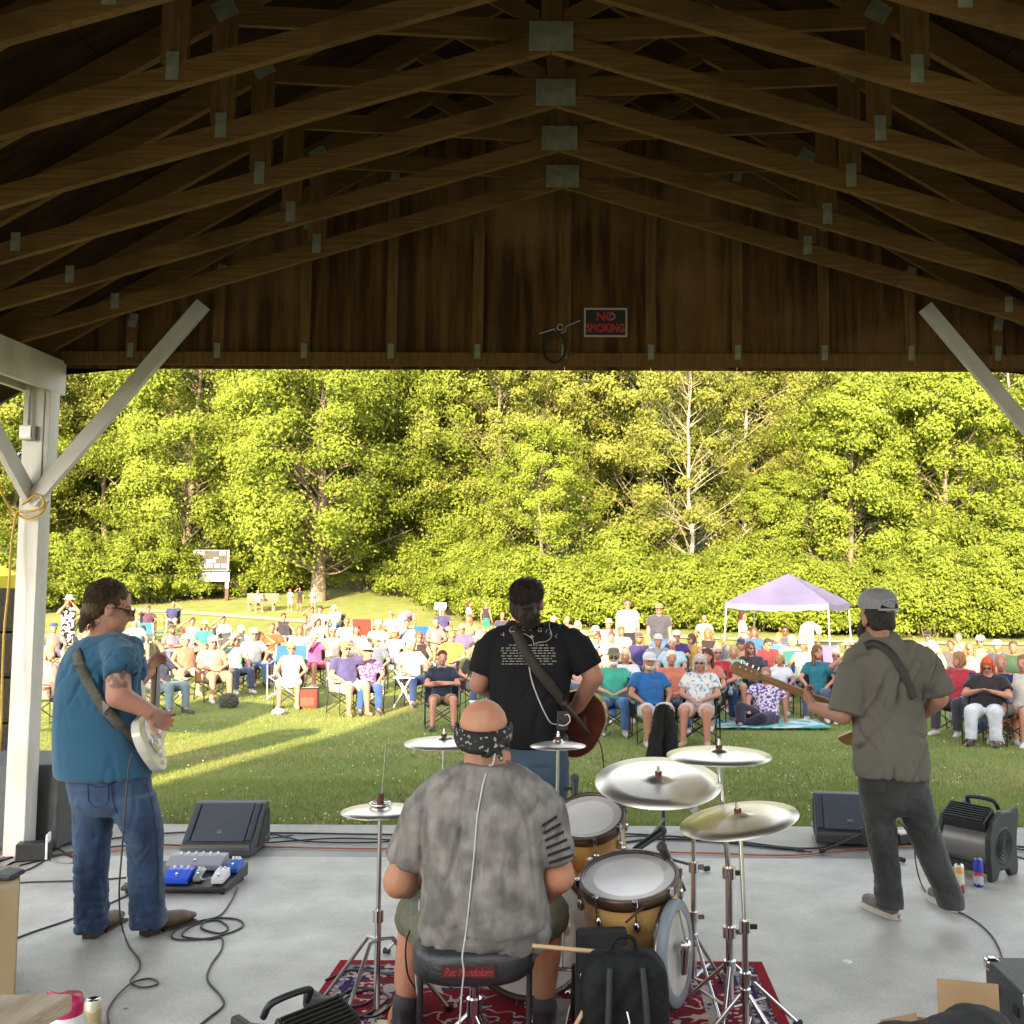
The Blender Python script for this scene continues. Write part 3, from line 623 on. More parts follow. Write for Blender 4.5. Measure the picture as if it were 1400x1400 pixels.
def crowd_mesh(pose, build, kind):
    key = (pose, build, kind)
    if key in PCACHE: return PCACHE[key]
    J = pose_joints(pose); b = {'s': 0.86, 'm': 1.0, 'l': 1.22, 'x': 1.5}[build]; lb = 1 + (b - 1) * 0.6; P = Prims(); vox = 0.0195
    Mh = head_frame(J['hd'], J['face'])
    SH = {n: J['sh'] + V(s * (J['shw'] + .03 * (b - 1)), 0, -.02) for s, n in ((-1, 'R'), (1, 'L'))}
    def torso(off, hem=None):
        secs = []; ax = V(1, 0, 0)
        spine = [(J['pel'] + V(0, 0, -.05), .155, .125), (J['pel'], .168 * b, .13 * b), (J['wai'], .150 * b, .112 * (2 * b - 1)), (J['che'], .165 * lb, .118 * lb), (J['sh'] + V(0, 0, -.03), .165 * lb, .085 * lb), (J['nk'] + V(0, 0, -.005), .07, .06)]
        if hem is not None: spine = [(J['pel'].lerp(J['wai'], hem), .17 * b, .135 * b)] + spine[2:]
        for i, (c, rx, ry) in enumerate(spine):
            d = (spine[min(i + 1, len(spine) - 1)][0] - spine[max(i - 1, 0)][0]).normalized(); ay = d.cross(ax).normalized()
            secs.append((c, ax * (rx + off), ay * (ry + off)))
        return secs
    if kind == 'body':
        P.loft(torso(0.0)); add_head(P, Mh, 1.0); add_neck(P, Mh, J['nk'], .055 * lb)
        for s, n in ((-1, 'R'), (1, 'L')):
            P.chain([SH[n], J['elb' + n], J['elb' + n].lerp(J['han' + n], .9)], [.052 * lb, .043 * lb, .031])
            d = (J['han' + n] - J['elb' + n]).normalized(); w = J['elb' + n].lerp(J['han' + n], .88); x = d.cross(V(0, 0, 1)); x = x.normalized() if x.length > .1 else V(1, 0, 0)
            for k in (-1, -.33, .33, 1): P.cap(w + x * .016 * k, .018, w + d * (.15 - .02 * abs(k)) + x * .027 * k, .0125, 6)
            P.cap(w + d * .03 - x * s * .02, .016, w + d * .085 - x * s * .05, .012, 6)
            P.chain([J['hip' + n], J['kne' + n], J['ank' + n]], [.088 * b, .062 * lb, .042])
            t = J['ank' + n]; P.chain([t + V(0, .04, -.045), t + V(s * .02, -.13, -.06)], [.04, .032])
        out = P.fuse('body', vox, 3); feature_paint(out, Mh)
    elif kind in ('tee', 'tank', 'long'):
        P.loft(torso(0.017, 0.12 if pose[0] != 'S' else -0.25))
        P.cap(J['sh'] + V(-.13, 0, -.02), .075 * lb, J['sh'] + V(.13, 0, -.02), .075 * lb)
        for s, n in ((-1, 'R'), (1, 'L')):
            e = J['elb' + n]
            if kind == 'tee': P.cap(SH[n], .07 * lb, SH[n].lerp(e, .35), .07 * lb); P.cone(SH[n].lerp(e, .3), .074 * lb, SH[n].lerp(e, .68), .076 * lb)
            if kind == 'long': P.chain([SH[n], e, e.lerp(J['han' + n], .8)], [.07 * lb, .062 * lb, .045])
            if kind == 'tank': P.ell(SH[n] + V(-s * .05, 0, .0), (.05, .07, .055))
        out = P.fuse(kind, vox, 4); wrinkle(out, .009, folds(7, 7, 9, len(PCACHE)))
    elif kind in ('shorts', 'trousers', 'skirt'):
        P.loft([(J['pel'] + V(0, 0, -.08), V(.15, 0, 0) * b, V(0, .12, 0) * b), (J['pel'], V(.182 * b, 0, 0), V(0, .145 * b, 0)), (J['pel'].lerp(J['wai'], .55), V(.172 * b, 0, 0), V(0, .135 * b, 0))])
        for s, n in ((-1, 'R'), (1, 'L')):
            h, k, a = J['hip' + n], J['kne' + n], J['ank' + n]
            if kind == 'shorts': P.cap(h, .103 * b, h.lerp(k, .5), .093 * b); P.cone(h.lerp(k, .4), .098 * b, h.lerp(k, .86), .094 * b)
            elif kind == 'trousers': P.chain([h, k], [.103 * b, .083 * lb]); P.cap(k, .083 * lb, k.lerp(a, .4), .07 * lb); P.cone(k.lerp(a, .3), .073 * lb, k.lerp(a, .95), .064 * lb)
            else: P.cap(h, .105 * b, k.lerp(h, .1), .10)
        if kind == 'skirt':
            m = (J['kneR'] + J['kneL']) / 2; P.loft([((J['hipR'] + J['hipL']) / 2, V(.18 * b, 0, 0), V(0, .06, .09)), (m, V(.22, 0, 0), V(0, .02, .10)), (m + V(0, -.03, -.10), V(.22, 0, 0), V(0, .05, .03))])
        out = P.fuse(kind, vox, 4); wrinkle(out, .007, folds(9, 9, 9, 3 + len(PCACHE)))
    elif kind == 'shoes':
        out = None
    PCACHE[key] = out; return out
SHOE = None
def shoe_mesh():
    global SHOE
    if SHOE is None:
        P = Prims(); P.chain([V(0, .05, -.035), V(0, -.06, -.045), V(0, -.16, -.055)], [.05, .045, .038]); P.cap(V(0, .03, -.02), .05, V(0, .03, .01), .05); SHOE = P.fuse('shoe', .014, 3)
    return SHOE
HEADGEAR = {}
def headgear(kind):
    if kind in HEADGEAR: return HEADGEAR[kind]
    P = Prims(); R3 = None
    if kind == 'short':
        P.ell(V(0, -.022, .045), (.083, .097, .088)); P.ell(V(0, -.05, -.0), (.078, .07, .07)); me = P.fuse('hair', .011, 3); wrinkle(me, .006, folds(30, 30, 12, 2))
    elif kind == 'bob':
        P.ell(V(0, -.02, .048), (.09, .10, .09)); P.ell(V(0, -.05, -.02), (.088, .075, .09)); P.cap(V(-.08, -.01, .02), .028, V(-.082, .0, -.09), .028); P.cap(V(.08, -.01, .02), .028, V(.082, .0, -.09), .028); me = P.fuse('hair', .011, 3); wrinkle(me, .007, folds(34, 34, 9, 5))
    elif kind == 'longhair':
        P.ell(V(0, -.02, .048), (.09, .10, .09)); P.ell(V(0, -.06, -.03), (.09, .075, .10)); P.cap(V(-.08, -.02, .02), .03, V(-.09, -.0, -.20), .03); P.cap(V(.08, -.02, .02), .03, V(.09, .0, -.20), .03); P.cap(V(0, -.08, -.0), .07, V(0, -.09, -.22), .06); me = P.fuse('hair', .011, 3); wrinkle(me, .007, folds(34, 34, 7, 8))
    elif kind == 'bun':
        P.ell(V(0, -.02, .046), (.085, .098, .088)); P.ell(V(0, -.05, 0), (.078, .07, .07)); P.ell(V(0, -.06, .135), (.045, .045, .04)); me = P.fuse('hair', .011, 3); wrinkle(me, .006, folds(34, 34, 12, 8))
    elif kind == 'pony':
        P.ell(V(0, -.02, .046), (.085, .098, .088)); P.ell(V(0, -.05, 0), (.078, .07, .07)); P.cap(V(0, -.11, .03), .035, V(0, -.15, -.10), .02); me = P.fuse('hair', .011, 3); wrinkle(me, .006, folds(34, 34, 12, 8))
    elif kind == 'cap':
        mb = MB(); mb.lathe([(.094, -.0), (.098, .03), (.09, .065), (.06, .095), (.0, .105)], V(0, -.012, .045), (0, 0, 1), 18)
        n = 9; top = []; bot = []
        for k in range(n):
            t = math.pi * k / (n - 1); top.append(V(.082 * math.cos(t), .055 + .105 * math.sin(t), .058 - .012 * math.sin(t)))
        mb.add(top + [p + V(0, 0, -.006) for p in top], [tuple(range(n)), tuple(range(n, 2 * n))[::-1]] + [(k, k + 1, n + k + 1, n + k) for k in range(n - 1)])
        me = mb.mesh('cap')
    elif kind in ('hat', 'widehat'):
        w = .15 if kind == 'hat' else .21; mb = MB()
        mb.lathe([(w, .028), (w * .8, .035), (.097, .045), (.093, .08), (.082, .125), (.05, .142), (0, .138)], V(0, -.012, .02), (0, 0, 1), 22); mb.lathe([(w, .028), (.098, .036)], V(0, -.012, .02), (0, 0, 1), 22); me = mb.mesh('hat')
    elif kind == 'visor': return headgear('cap')
    elif kind == 'sunglasses':
        mb = MB()
        for s in (-1, 1): mb.sph(V(s * .033, .093, .004), (.027, .010, .019), 10, 6); mb.cyl(V(s * .058, .088, .008), V(s * .082, -.0, .006), .004, .004, 5)
        mb.cyl(V(-.012, .103, .008), V(.012, .103, .008), .004, .004, 5); me = mb.mesh('sunglasses')
    elif kind == 'beard':
        P.ell(V(0, .045, -.075), (.056, .055, .05)); P.cap(V(-.062, .02, -.03), .018, V(-.045, .05, -.085), .022); P.cap(V(.062, .02, -.03), .018, V(.045, .05, -.085), .022); me = P.fuse('beard', .011, 2)
    HEADGEAR[kind] = me; return me
def crease_bump(m, scale=7.0, stretch=(1, 1, 0.45), strength=0.55, dist=0.014):
    """sharp small creases in cloth, on top of the weave"""
    N = m.node_tree.nodes; L = m.node_tree.links; b = N['Principled BSDF']; tc = N.new('ShaderNodeTexCoord'); mp = N.new('ShaderNodeMapping'); mp.inputs['Scale'].default_value = stretch; mp.inputs['Rotation'].default_value = (0.2, 0.5, 0)
    nz = N.new('ShaderNodeTexNoise'); nz.noise_type = 'RIDGED_MULTIFRACTAL'; nz.inputs['Scale'].default_value = scale; nz.inputs['Detail'].default_value = 3.0
    L.new(tc.outputs['Object'], mp.inputs[0]); L.new(mp.outputs[0], nz.inputs['Vector']); bp = N.new('ShaderNodeBump'); bp.inputs['Strength'].default_value = strength; bp.inputs['Distance'].default_value = dist; bp.invert = True
    L.new(nz.outputs['Fac'], bp.inputs['Height'])
    if b.inputs['Normal'].links: L.new(b.inputs['Normal'].links[0].from_socket, bp.inputs['Normal'])
    L.new(bp.outputs[0], b.inputs['Normal']); return m
GLASS_BLACK = M('dark_lens', (0.015, 0.013, 0.013), rough=0.15, spec=0.6)
def fab(h, h2=None, scale=40, **kw):
    nm = 'fabric_' + h.lstrip('#') + (('_' + h2.lstrip('#')) if h2 else '') + f'_{scale}'
    c = tuple(x * 0.52 for x in lin(h)); c2 = tuple(x * 0.52 for x in lin(h2)) if h2 else tuple(x * 0.8 for x in c)
    return M(nm, c, c2, rough=0.85, scale=scale if h2 else 5, sheen=0.2, bump=0.25, bscale=60, spec=0.2, bdist=0.006, **kw)
def hairm(h): return M('hair_' + h.lstrip('#'), lin(h), tuple(x * 0.55 for x in lin(h)), rough=0.6, spec=0.25, scale=30, stretch=(3, 3, 0.4), bump=0.5, bscale=60, bstretch=(3, 3, 0.3), bdist=0.006)
# ------------------------------------------------------------------ camp chair
CH = {}
def camp_chair(loc, rz, fabric, label, frame='#202020', s=1.0, style='camp'):
    t = empty('camp_chair', loc, rz, label, 'chair', 'folding chairs on the lawn'); t.scale = (s, s, s)
    if not CH:
        mb = MB(); n = 7; m = 7; vs = []
        for j in range(n):
            for i in range(m):
                u = i / (m - 1) * 2 - 1; v = j / (n - 1); vs.append(V(u * .26, -.26 + v * .50, .41 - .06 * (1 - u * u) * (0.4 + v * .6) - .02 * v))
        f = [(j * m + i, j * m + i + 1, (j + 1) * m + i + 1, (j + 1) * m + i) for j in range(n - 1) for i in range(m - 1)]
        vs2 = [p + V(0, 0, -.008) for p in vs]; mb.add(vs, f, True); mb.add(vs2, [q[::-1] for q in f], True); CH['seat'] = mb.mesh('seat')
        mb = MB(); vs = []
        for j in range(n):
            for i in range(m):
                u = i / (m - 1) * 2 - 1; v = j / (n - 1); vs.append(V(u * .27, .22 + v * .13 + .07 * (1 - u * u) * (1 - .4 * v), .34 + v * .55))
        vs2 = [p + V(0, .009, 0) for p in vs]; mb.add(vs, f, True); mb.add(vs2, [q[::-1] for q in f], True); CH['backrest'] = mb.mesh('backrest')
        mb = MB(); mb.tube(spline([V(.29, -.27, .60), V(.295, -.02, .59), V(.285, .25, .63)], 4), .022, 6); CH['armrest'] = mb.mesh('armrest')
        for nm, a, b in (('a', V(-.27, -.27, .02), V(.26, .0, .38)), ('b', V(.27, -.27, .02), V(-.26, .0, .38)), ('c', V(-.27, .27, .02), V(.26, .24, .40)), ('d', V(.27, .27, .02), V(-.26, .24, .40))):
            pass
        def leg(pts): q = MB(); q.tube(pts, .009, 6); return q.mesh('leg')
        CH['legs'] = [leg([V(s * .27, -.28, .0), V(s * .285, -.27, .59)]) for s in (-1, 1)] + [leg([V(s * .27, .30, .0), V(s * .275, .22, .36), V(s * .275, .36, .90)]) for s in (-1, 1)]
        CH['cross'] = [leg([V(-.27, -.285, .03), V(.265, -.27, .40)]), leg([V(.27, -.29, .03), V(-.265, -.275, .40)]), leg([V(-.27, .305, .03), V(.265, .22, .38)]), leg([V(.27, .31, .03), V(-.265, .225, .38)])]
    fm = M('tube_' + frame.lstrip('#'), lin(frame), rough=0.4, metal=0.3)
    link('seat', CH['seat'], fabric, t, perobj=True); link('backrest', CH['backrest'], fabric, t, perobj=True)
    for q in (1, -1):
        a = link('armrest', CH['armrest'], fabric, t, perobj=True); a.scale = (q, 1, 1)
    for me in CH['legs']: link('leg', me, fm, t, perobj=True)
    for me in CH['cross']: link('cross_brace', me, fm, t, perobj=True)
    return t
def crowd_person(loc, rz, label, pose='rest', build='m', skin=0, top=('tee', '#888888'), bottom=('shorts', '#b8a888'), hair=('short', '#4a3524'), hat=None, glasses=False, beard=None, shoes='#d8d0c0', s=1.0, group='people in the audience'):
    t = empty('person', loc, rz, label, 'person', group); t.scale = (s, s, s)
    link('body', crowd_mesh(pose, build, 'body'), SKIN[skin], t, perobj=True)
    if top: link('shirt', crowd_mesh(pose, build, top[0]), top[1] if not isinstance(top[1], str) else fab(top[1]), t, perobj=True)
    if bottom: link(bottom[0], crowd_mesh(pose, build, bottom[0]), bottom[1] if not isinstance(bottom[1], str) else fab(bottom[1]), t, perobj=True)
    J = pose_joints(pose); Mh = head_frame(J['hd'], J['face'])
    if hair: link('hair', headgear(hair[0]), hairm(hair[1]), t, Mh, perobj=True)
    if hat: link('hat' if 'hat' in hat[0] else 'cap', headgear(hat[0]), fab(hat[1]), t, Mh, perobj=True)
    if glasses: link('sunglasses', headgear('sunglasses'), GLASS_BLACK, t, Mh, perobj=True)
    if beard: link('beard', headgear('beard'), hairm(beard), t, Mh, perobj=True)
    if shoes:
        for q, n in ((-1, 'R'), (1, 'L')):
            o = link('shoe', shoe_mesh(), fab(shoes), t, perobj=True); o.location = J['ank' + n]; o.rotation_euler = (0, 0, q * 0.15)
    return t
# ================================================================== the audience
FLORAL = {}
def pattern(name, base, spot, scale=26, lo=0.5, hi=0.56): return M(name, tuple(x * 0.52 for x in lin(base)), tuple(x * 0.52 for x in lin(spot)), rough=0.85, scale=scale, detail=1.0, lo=lo, hi=hi, sheen=0.2, spec=0.2)
pat_white = pattern('floral_white', '#f0ece4', '#8fa8c8', 22, .56, .6); pat_purple = pattern('floral_purple', '#f0e6f0', '#6a3fa0', 26, .5, .54)
pat_pink = pattern('floral_pink', '#8a4a9a', '#e6bcd8', 20, .5, .55); pat_bw = pattern('print_black_white', '#f2efe8', '#17151a', 14, .48, .52); pat_pinkshirt = pattern('print_salmon', '#d98c78', '#efc0a8', 12, .45, .6)
JEANS = '#46618c'; KHAKI = '#b09468'; WHITE = '#f2efe9'; NAVY = '#2b3350'; DENIM_L = '#7c97bd'
def seat_spot(px, py, hat, s=1.0):
    best = None
    for i in range(1400, 4600, 5):
        Y = i / 100.0; z = ground_z(Y) + (1.235 + (.05 if hat else 0)) * s; q = at(px, py, Y).z
        d = abs(q - z)
        if best is None or d < best[0]: best = (d, Y)
    return best[1]
def person(px, py, who, where, pose='rest', build='m', skin=0, top=('tee', '#888'), bottom=('shorts', KHAKI), hair=('short', '#4a3524'), hat=None, glasses=False, beard=None,
           shoes='#d8d0c0', chair=None, Y=None, s=1.0, turn=0.0, cname='', lab=None):
    sitting = pose[0] not in 'SG'
    jr = random.Random(int(px * 7 + py)); turn += jr.uniform(-.28, .28) if sitting else 0; s *= jr.uniform(.96, 1.04) if sitting else 1
    if sitting: s *= 0.93
    if Y is None: Y = seat_spot(px, py, hat, s)
    head_y = pose_joints(pose)['hd'].y
    x = at(px, py, Y).x; base = Vector((x, Y, ground_z(Y))); rz = -math.atan2(x, Y - 6.0) + turn
    # the head, not the base, sits on the sight line
    o = Matrix.Rotation(rz, 3, 'Z') @ Vector((pose_joints(pose)['hd'].x * s, head_y * s, 0)); base.x -= o.x; base.y -= o.y
    if not sitting and pose[0] == 'S':
        ztop = at(px, py, Y).z; sc = (ztop - base.z) / (1.735 + (.04 if hat else 0)); s = max(0.6, min(1.12, sc)) if pose != 'Sbend' else s
    t = crowd_person(base, rz, f'{who} {where}', pose, build, skin, top, bottom, hair, hat, glasses, beard, shoes, s)
    if chair: camp_chair(base, rz, fab(chair), f'{cname} folding camp chair under the {who}', s=max(s, 0.85) * (1.12 if build == 'x' else 1.0))
    return t
B = '#2a2c34'
# ---- front row, left of the singer
person(68, 884, 'woman in pink top with bare legs', 'half hidden behind the white post', 'legx', 'm', 2, ('tee', '#e3b0a4'), ('shorts', '#c09a8c'), ('bob', '#b89868'), None, False, None, WHITE, '#8a6a4c', cname='tan', turn=.3)
person(219, 880, 'man in dark blue tee and faded jeans', 'beside the guitar headstock', 'rest', 'm', 0, ('tee', '#39405e'), ('trousers', '#8296a0'), ('short', '#7a5a40'), None, False, None, '#55524e', '#cfd0d2', cname='pale grey', turn=.2)
person(291, 868, 'man in salmon print shirt and cream cap', 'sitting in the sunlit front row', 'lap', 'l', 0, ('tee', pat_pinkshirt), ('shorts', '#a89378'), ('short', '#8a8078'), ('cap', '#efe6cc'), True, None, '#e6dfd2', '#7a4a34', cname='rust framed', turn=.1)
person(347, 858, 'man in white tee and black waist belt', 'second from left in the sunlit front row', 'rest', 'm', 0, ('tee', '#f4ece0'), ('trousers', '#6f93c8'), ('short', '#9a9088'), ('cap', '#e9dfb8'), True, None, '#2b2a2c', '#7c2734', cname='dark red')
person(399, 879, 'woman in white floral dress and sunglasses', 'front row left of the purple shirted man', 'rest', 'm', 2, ('tank', pat_white), ('skirt', pat_white), ('short', '#d8a860'), None, True, None, '#d8b08c', '#5a4a44', cname='brown')
person(473, 892, 'man in purple tee and white shorts shading eyes', 'slouched in the sunlit front row', 'browL', 'l', 2, ('tee', '#544f86'), ('shorts', '#f0e8dc'), ('short', '#b07850'), ('cap', '#b98464'), True, None, None, '#b9bcc2', cname='silver framed', turn=.1, Y=17.2)
person(503, 880, 'woman in wide hat and purple floral blouse', 'right end of the sunlit front row', 'right', 'm', 2, ('tee', pat_pink), ('trousers', '#3f64b4'), ('bob', '#a07858'), ('widehat', '#d8b89c'), True, None, '#3a3236', '#2c4a9a', cname='blue')
person(605, 891, 'young man in navy tee arms crossed', 'sitting in the shade left of the singer', 'cross', 'm', 2, ('tee', '#262c42'), ('shorts', '#9a7a4c'), ('short', '#3a2618'), None, False, None, '#5a4030', '#3a4254', cname='navy grey', turn=.12)
person(563, 873, 'older woman in white blouse and blue jeans', 'left of the young man in navy', 'rest', 'm', 2, ('tee', '#f6f1ea'), ('trousers', '#3f5590'), ('bob', '#c8b49c'), None, False, None, '#3c3c40', '#c8c8cc', cname='white framed')
# ---- second and third rows, left
person(430, 862, 'person in magenta top shading eyes with both hands', 'behind the floral dress woman', 'face', 'm', 2, ('tee', '#c05a98'), ('shorts', '#b83a64'), ('bob', '#d8c8b8'), None, False, None, WHITE, '#3a3f54', cname='dark')
person(74, 851, 'person in grey tee seen past the white post', 'with a blue chair back behind', 'rest', 'm', 0, ('tee', '#8c7f7c'), ('shorts', '#54507a'), ('short', '#7a6a58'), ('cap', '#3a4a78'), False, None, WHITE, '#2f5bb0', cname='blue')
person(186, 846, 'grey haired woman in pale blue top', 'right of the guitarist glasses', 'left', 'm', 2, ('tee', '#a8c8d8'), ('shorts', '#d8ccb8'), ('bob', '#8f857c'), None, False, None, WHITE, '#c0b8a8', cname='beige')
person(196, 856, 'child with auburn hair and cream top', 'beside the grey haired woman', 'rest', 's', 2, ('tee', '#e8dcb8'), ('shorts', '#d8ccb8'), ('bob', '#9a5a34'), None, False, None, WHITE, '#d8cfc0', cname='small cream', s=.85)
person(236, 853, 'man in grey tank top and dark cap', 'with folded arms under the scoreboard', 'cross', 'l', 1, ('tank', '#7d7690'), ('shorts', '#4a6ac0'), ('short', '#3a2a20'), ('cap', '#4a4038'), False, '#4a3424', WHITE, '#3c4a68', cname='slate blue')
person(203, 829, 'man in maroon shirt shading eyes', 'behind the empty light blue chair', 'browR', 'm', 1, ('tee', '#5a3a50'), ('shorts', '#8a8fa0'), ('short', '#4a3a2c'), None, False, None, WHITE, '#2b2f38', cname='black')
person(237, 823, 'man in indigo shirt with raised hand', 'left of the scoreboard posts at the back', 'browL', 'm', 1, ('tee', '#3a3f68'), ('shorts', '#e8e2d8'), ('short', '#5a4a3a'), None, False, None, WHITE, '#3a3a3a', cname='charcoal')
person(263, 845, 'woman in pale grey dress with one arm up', 'left of the pushchair', 'browR', 's', 2, ('tank', '#b8b4b4'), ('skirt', '#b8b4b4'), ('pony', '#6a4a34'), None, False, None, WHITE, '#a02c34', cname='red')
person(305, 843, 'woman with dark hair shading eyes', 'behind the pushchair', 'browR', 'm', 2, ('tee', '#e8ddd0'), ('shorts', '#8a8a94'), ('pony', '#3a2a22'), None, False, None, WHITE, '#4a4a52', cname='grey')
person(283, 858, 'toddler with brown hair and white shirt', 'low between the pushchair and the capped man', 'rest', 's', 2, ('tee', '#f2e6d4'), ('shorts', '#d0503c'), ('short', '#a86a44'), None, False, None, WHITE, '#b8463c', cname='tiny red', s=.8)
person(388, 839, 'woman in black tank top leaning back', 'below the man on the bench', 'lounge', 'm', 1, ('tank', '#3a3440'), ('shorts', '#8a88a8'), ('pony', '#4a3020'), None, True, None, WHITE, '#7d88a0', cname='grey blue')
person(352, 864, 'man with tan arm stretched behind his head', 'behind the white tee man with belt', 'browL', 'm', 1, ('tank', '#4a5fa8'), ('shorts', '#5a5a7a'), ('short', '#6a4a34'), None, False, None, WHITE, '#3f6fd0', cname='bright blue')
person(435, 846, 'woman in white top shading her eyes', 'behind the empty tall blue chair', 'browR', 'm', 2, ('tank', '#f6f0e6'), ('shorts', '#d8ccb8'), ('bob', '#7a4a30'), None, False, None, WHITE, '#8c8478', cname='taupe')
person(427, 831, 'woman in mauve dress with dark hair', 'left of the man in straw hat', 'browR', 'm', 1, ('tank', '#8a6a70'), ('skirt', '#8a6a70'), ('pony', '#3a2820'), None, True, None, WHITE, '#8a5a3c', cname='brown')
person(438, 830, 'man in white tee looking left', 'partly behind the mauve dress woman', 'left', 'm', 1, ('tee', '#f2ece4'), ('shorts', '#9aa0b4'), ('short', '#2f241e'), None, False, None, WHITE, '#9aa0b0', cname='pale blue')
person(457, 826, 'man in white shirt, straw hat and jeans', 'at the back under the big maple', 'fwd', 'l', 0, ('tee', '#f6efe4'), ('trousers', '#7f9ac4'), ('short', '#6a5a4a'), ('hat', '#efe2bc'), False, None, WHITE, '#5a4a40', cname='brown', turn=-.3)
person(474, 846, 'man in white tee with sunglasses', 'left of the empty red chair', 'rest', 'm', 1, ('tee', '#f2e9de'), ('shorts', '#9a9488'), ('short', '#7a5a40'), None, True, None, WHITE, '#8f8a80', cname='grey')
person(488, 856, 'dark haired woman sipping from a white cup', 'in front of the empty red chair', 'chin', 'm', 2, ('tee', '#f0dfce'), ('shorts', '#e8e0d4'), ('longhair', '#5a3020'), None, False, None, WHITE, '#a8a090', cname='sand')
person(517, 847, 'man in pale yellow shirt and white cap leaning', 'with crossed denim legs', 'legx', 'm', 0, ('tee', '#f4eec8'), ('trousers', '#6f97d4'), ('short', '#8a7a68'), ('cap', '#f8f4ea'), False, None, WHITE, '#4a4a4e', cname='charcoal', turn=.35)
person(535, 835, 'man in grey white tee and orange shorts', 'left of the bending woman', 'rest', 'm', 1, ('tee', '#d8d2cc'), ('shorts', '#d8a45c'), ('short', '#8a7058'), ('cap', '#8c7868'), True, None, WHITE, '#54504e', cname='dark grey')
person(573, 865, 'woman in black tank top and sunglasses', 'behind the older woman in white', 'rest', 'm', 2, ('tank', '#3a2a28'), ('shorts', '#5a4a44'), ('bob', '#8a4a2c'), None, True, None, WHITE, '#c8beb0', cname='cream')
person(596, 848, 'man in grey checked shirt', 'left of the purple polo man', 'lap', 'm', 1, ('tee', '#8a7f84'), ('shorts', '#c0b49c'), ('short', '#8a7464'), None, False, None, WHITE, '#5a5650', cname='grey')
person(606, 832, 'man in purple tee and sunglasses smiling', 'under the tilted white panel', 'rest', 'm', 1, ('tee', '#4a4474'), ('shorts', '#8a80a0'), ('short', '#5a4030'), None, True, None, WHITE, '#3a3640', cname='black')
person(632, 853, 'large man in faded purple polo', 'left of the singer shoulder', 'lounge', 'x', 1, ('tee', '#6f6690'), ('shorts', '#e6cfa0'), ('short', '#6a4a34'), ('cap', '#e8b880'), True, None, WHITE, '#4a4a50', cname='wide grey')
person(641, 841, 'woman with red hair', 'beside the standing child in green shorts', 'left', 'm', 2, ('tee', '#a8886c'), ('shorts', '#8a6a5a'), ('longhair', '#a8482c'), None, False, None, WHITE, '#4f4a4c', cname='dark')
person(687, 838, 'man in dark tee with sunglasses', 'just left of the singer ponytail', 'rest', 'm', 1, ('tee', '#4a4658'), ('shorts', '#8a8a94'), ('short', '#8a6448'), None, True, None, WHITE, '#4a4658', cname='slate')
# ---- right of the singer
person(757, 842, 'person in white cap and white top', 'over the singer right shoulder', 'rest', 'm', 2, ('tee', '#f4ece2'), ('shorts', '#d8ccb8'), ('short', '#8a7a68'), ('cap', '#f8f6f0'), False, None, WHITE, '#a8a090', cname='tan')
person(775, 843, 'bald man in salmon shirt', 'right of the white capped person', 'left', 'l', 2, ('tee', '#e0907c'), ('shorts', '#b8a890'), None, None, False, None, WHITE, '#c8402c', cname='red')
person(790, 850, 'blond woman in peach top', 'left of the small red chair back', 'rest', 'm', 2, ('tee', '#f2cdb4'), ('shorts', '#d8b8a4'), ('bob', '#e0c89c'), None, False, None, WHITE, '#d0563c', cname='coral')
person(814, 856, 'person in brimmed white hat', 'left of the man in straw hat', 'rest', 'm', 2, ('tee', '#e8b49c'), ('shorts', '#d8ccb8'), ('short', '#a89078'), ('hat', '#f2e4cc'), False, None, WHITE, '#b8a088', cname='straw')
person(832, 846, 'man in straw hat and white shirt', 'left of the standing man in beige tee', 'rest', 'm', 2, ('tee', '#f8f2ea'), ('shorts', '#d8ccb8'), ('short', '#8a7a68'), ('hat', '#e8c88c'), False, None, WHITE, '#b89878', cname='buff')
person(817, 867, 'woman with dark bun and sunglasses', 'above the teal shirted man', 'left', 'm', 2, ('tank', pat_bw), ('shorts', '#3a3438'), ('bun', '#5a3428'), None, True, None, WHITE, '#3a3a40', cname='black')
person(836, 865, 'woman with dark bun and peach top', 'right of the bun and sunglasses woman', 'rest', 'm', 2, ('tee', '#e8c0ac'), ('shorts', '#d8b8a4'), ('bun', '#5a3a30'), None, False, None, WHITE, '#4a4650', cname='charcoal')
person(839, 886, 'man in teal polo, camouflage hat and jeans', 'front row beside the acoustic guitar', 'lap', 'm', 0, ('tee', '#45b89c'), ('trousers', '#4c74ac'), ('short', '#c8c0b4'), ('hat', '#857a60'), True, '#d8d2c8', '#c8c4bc', '#b8bcc2', cname='silver framed', turn=.05)
person(855, 889, 'blond woman in white tee and jeans', 'behind the teal shirted man', 'rest', 'm', 2, ('tee', '#e9eaf0'), ('trousers', '#4a6aa8'), ('bob', '#cdb894'), None, False, None, WHITE, '#2f5a4c', cname='green')
person(874, 864, 'man in navy tee and brown cap', 'in front of the standing beige man', 'rest', 'm', 1, ('tee', '#3a3470'), ('shorts', '#6a6a7a'), ('short', '#4a3020'), ('cap', '#6a4a44'), False, '#5a4030', WHITE, '#3a3f50', cname='navy')
person(886, 871, 'girl in pale grey top twisting aside', 'between navy tee man and blue tee man', 'right', 's', 2, ('tee', '#cfd2c4'), ('shorts', '#d8b8a4'), ('bob', '#b8844c'), None, False, None, WHITE, '#e8e4dc', cname='white slatted', s=.9)
person(888, 899, 'man in bright blue tee and white cap', 'front row with white shorts', 'rest', 'l', 1, ('tee', '#2b6fb4'), ('shorts', '#e8e2d4'), ('short', '#d0c8bc'), ('cap', '#f4f4f4'), False, '#c8b8a8', '#d8c8b0', '#2b4a3c', cname='dark green')
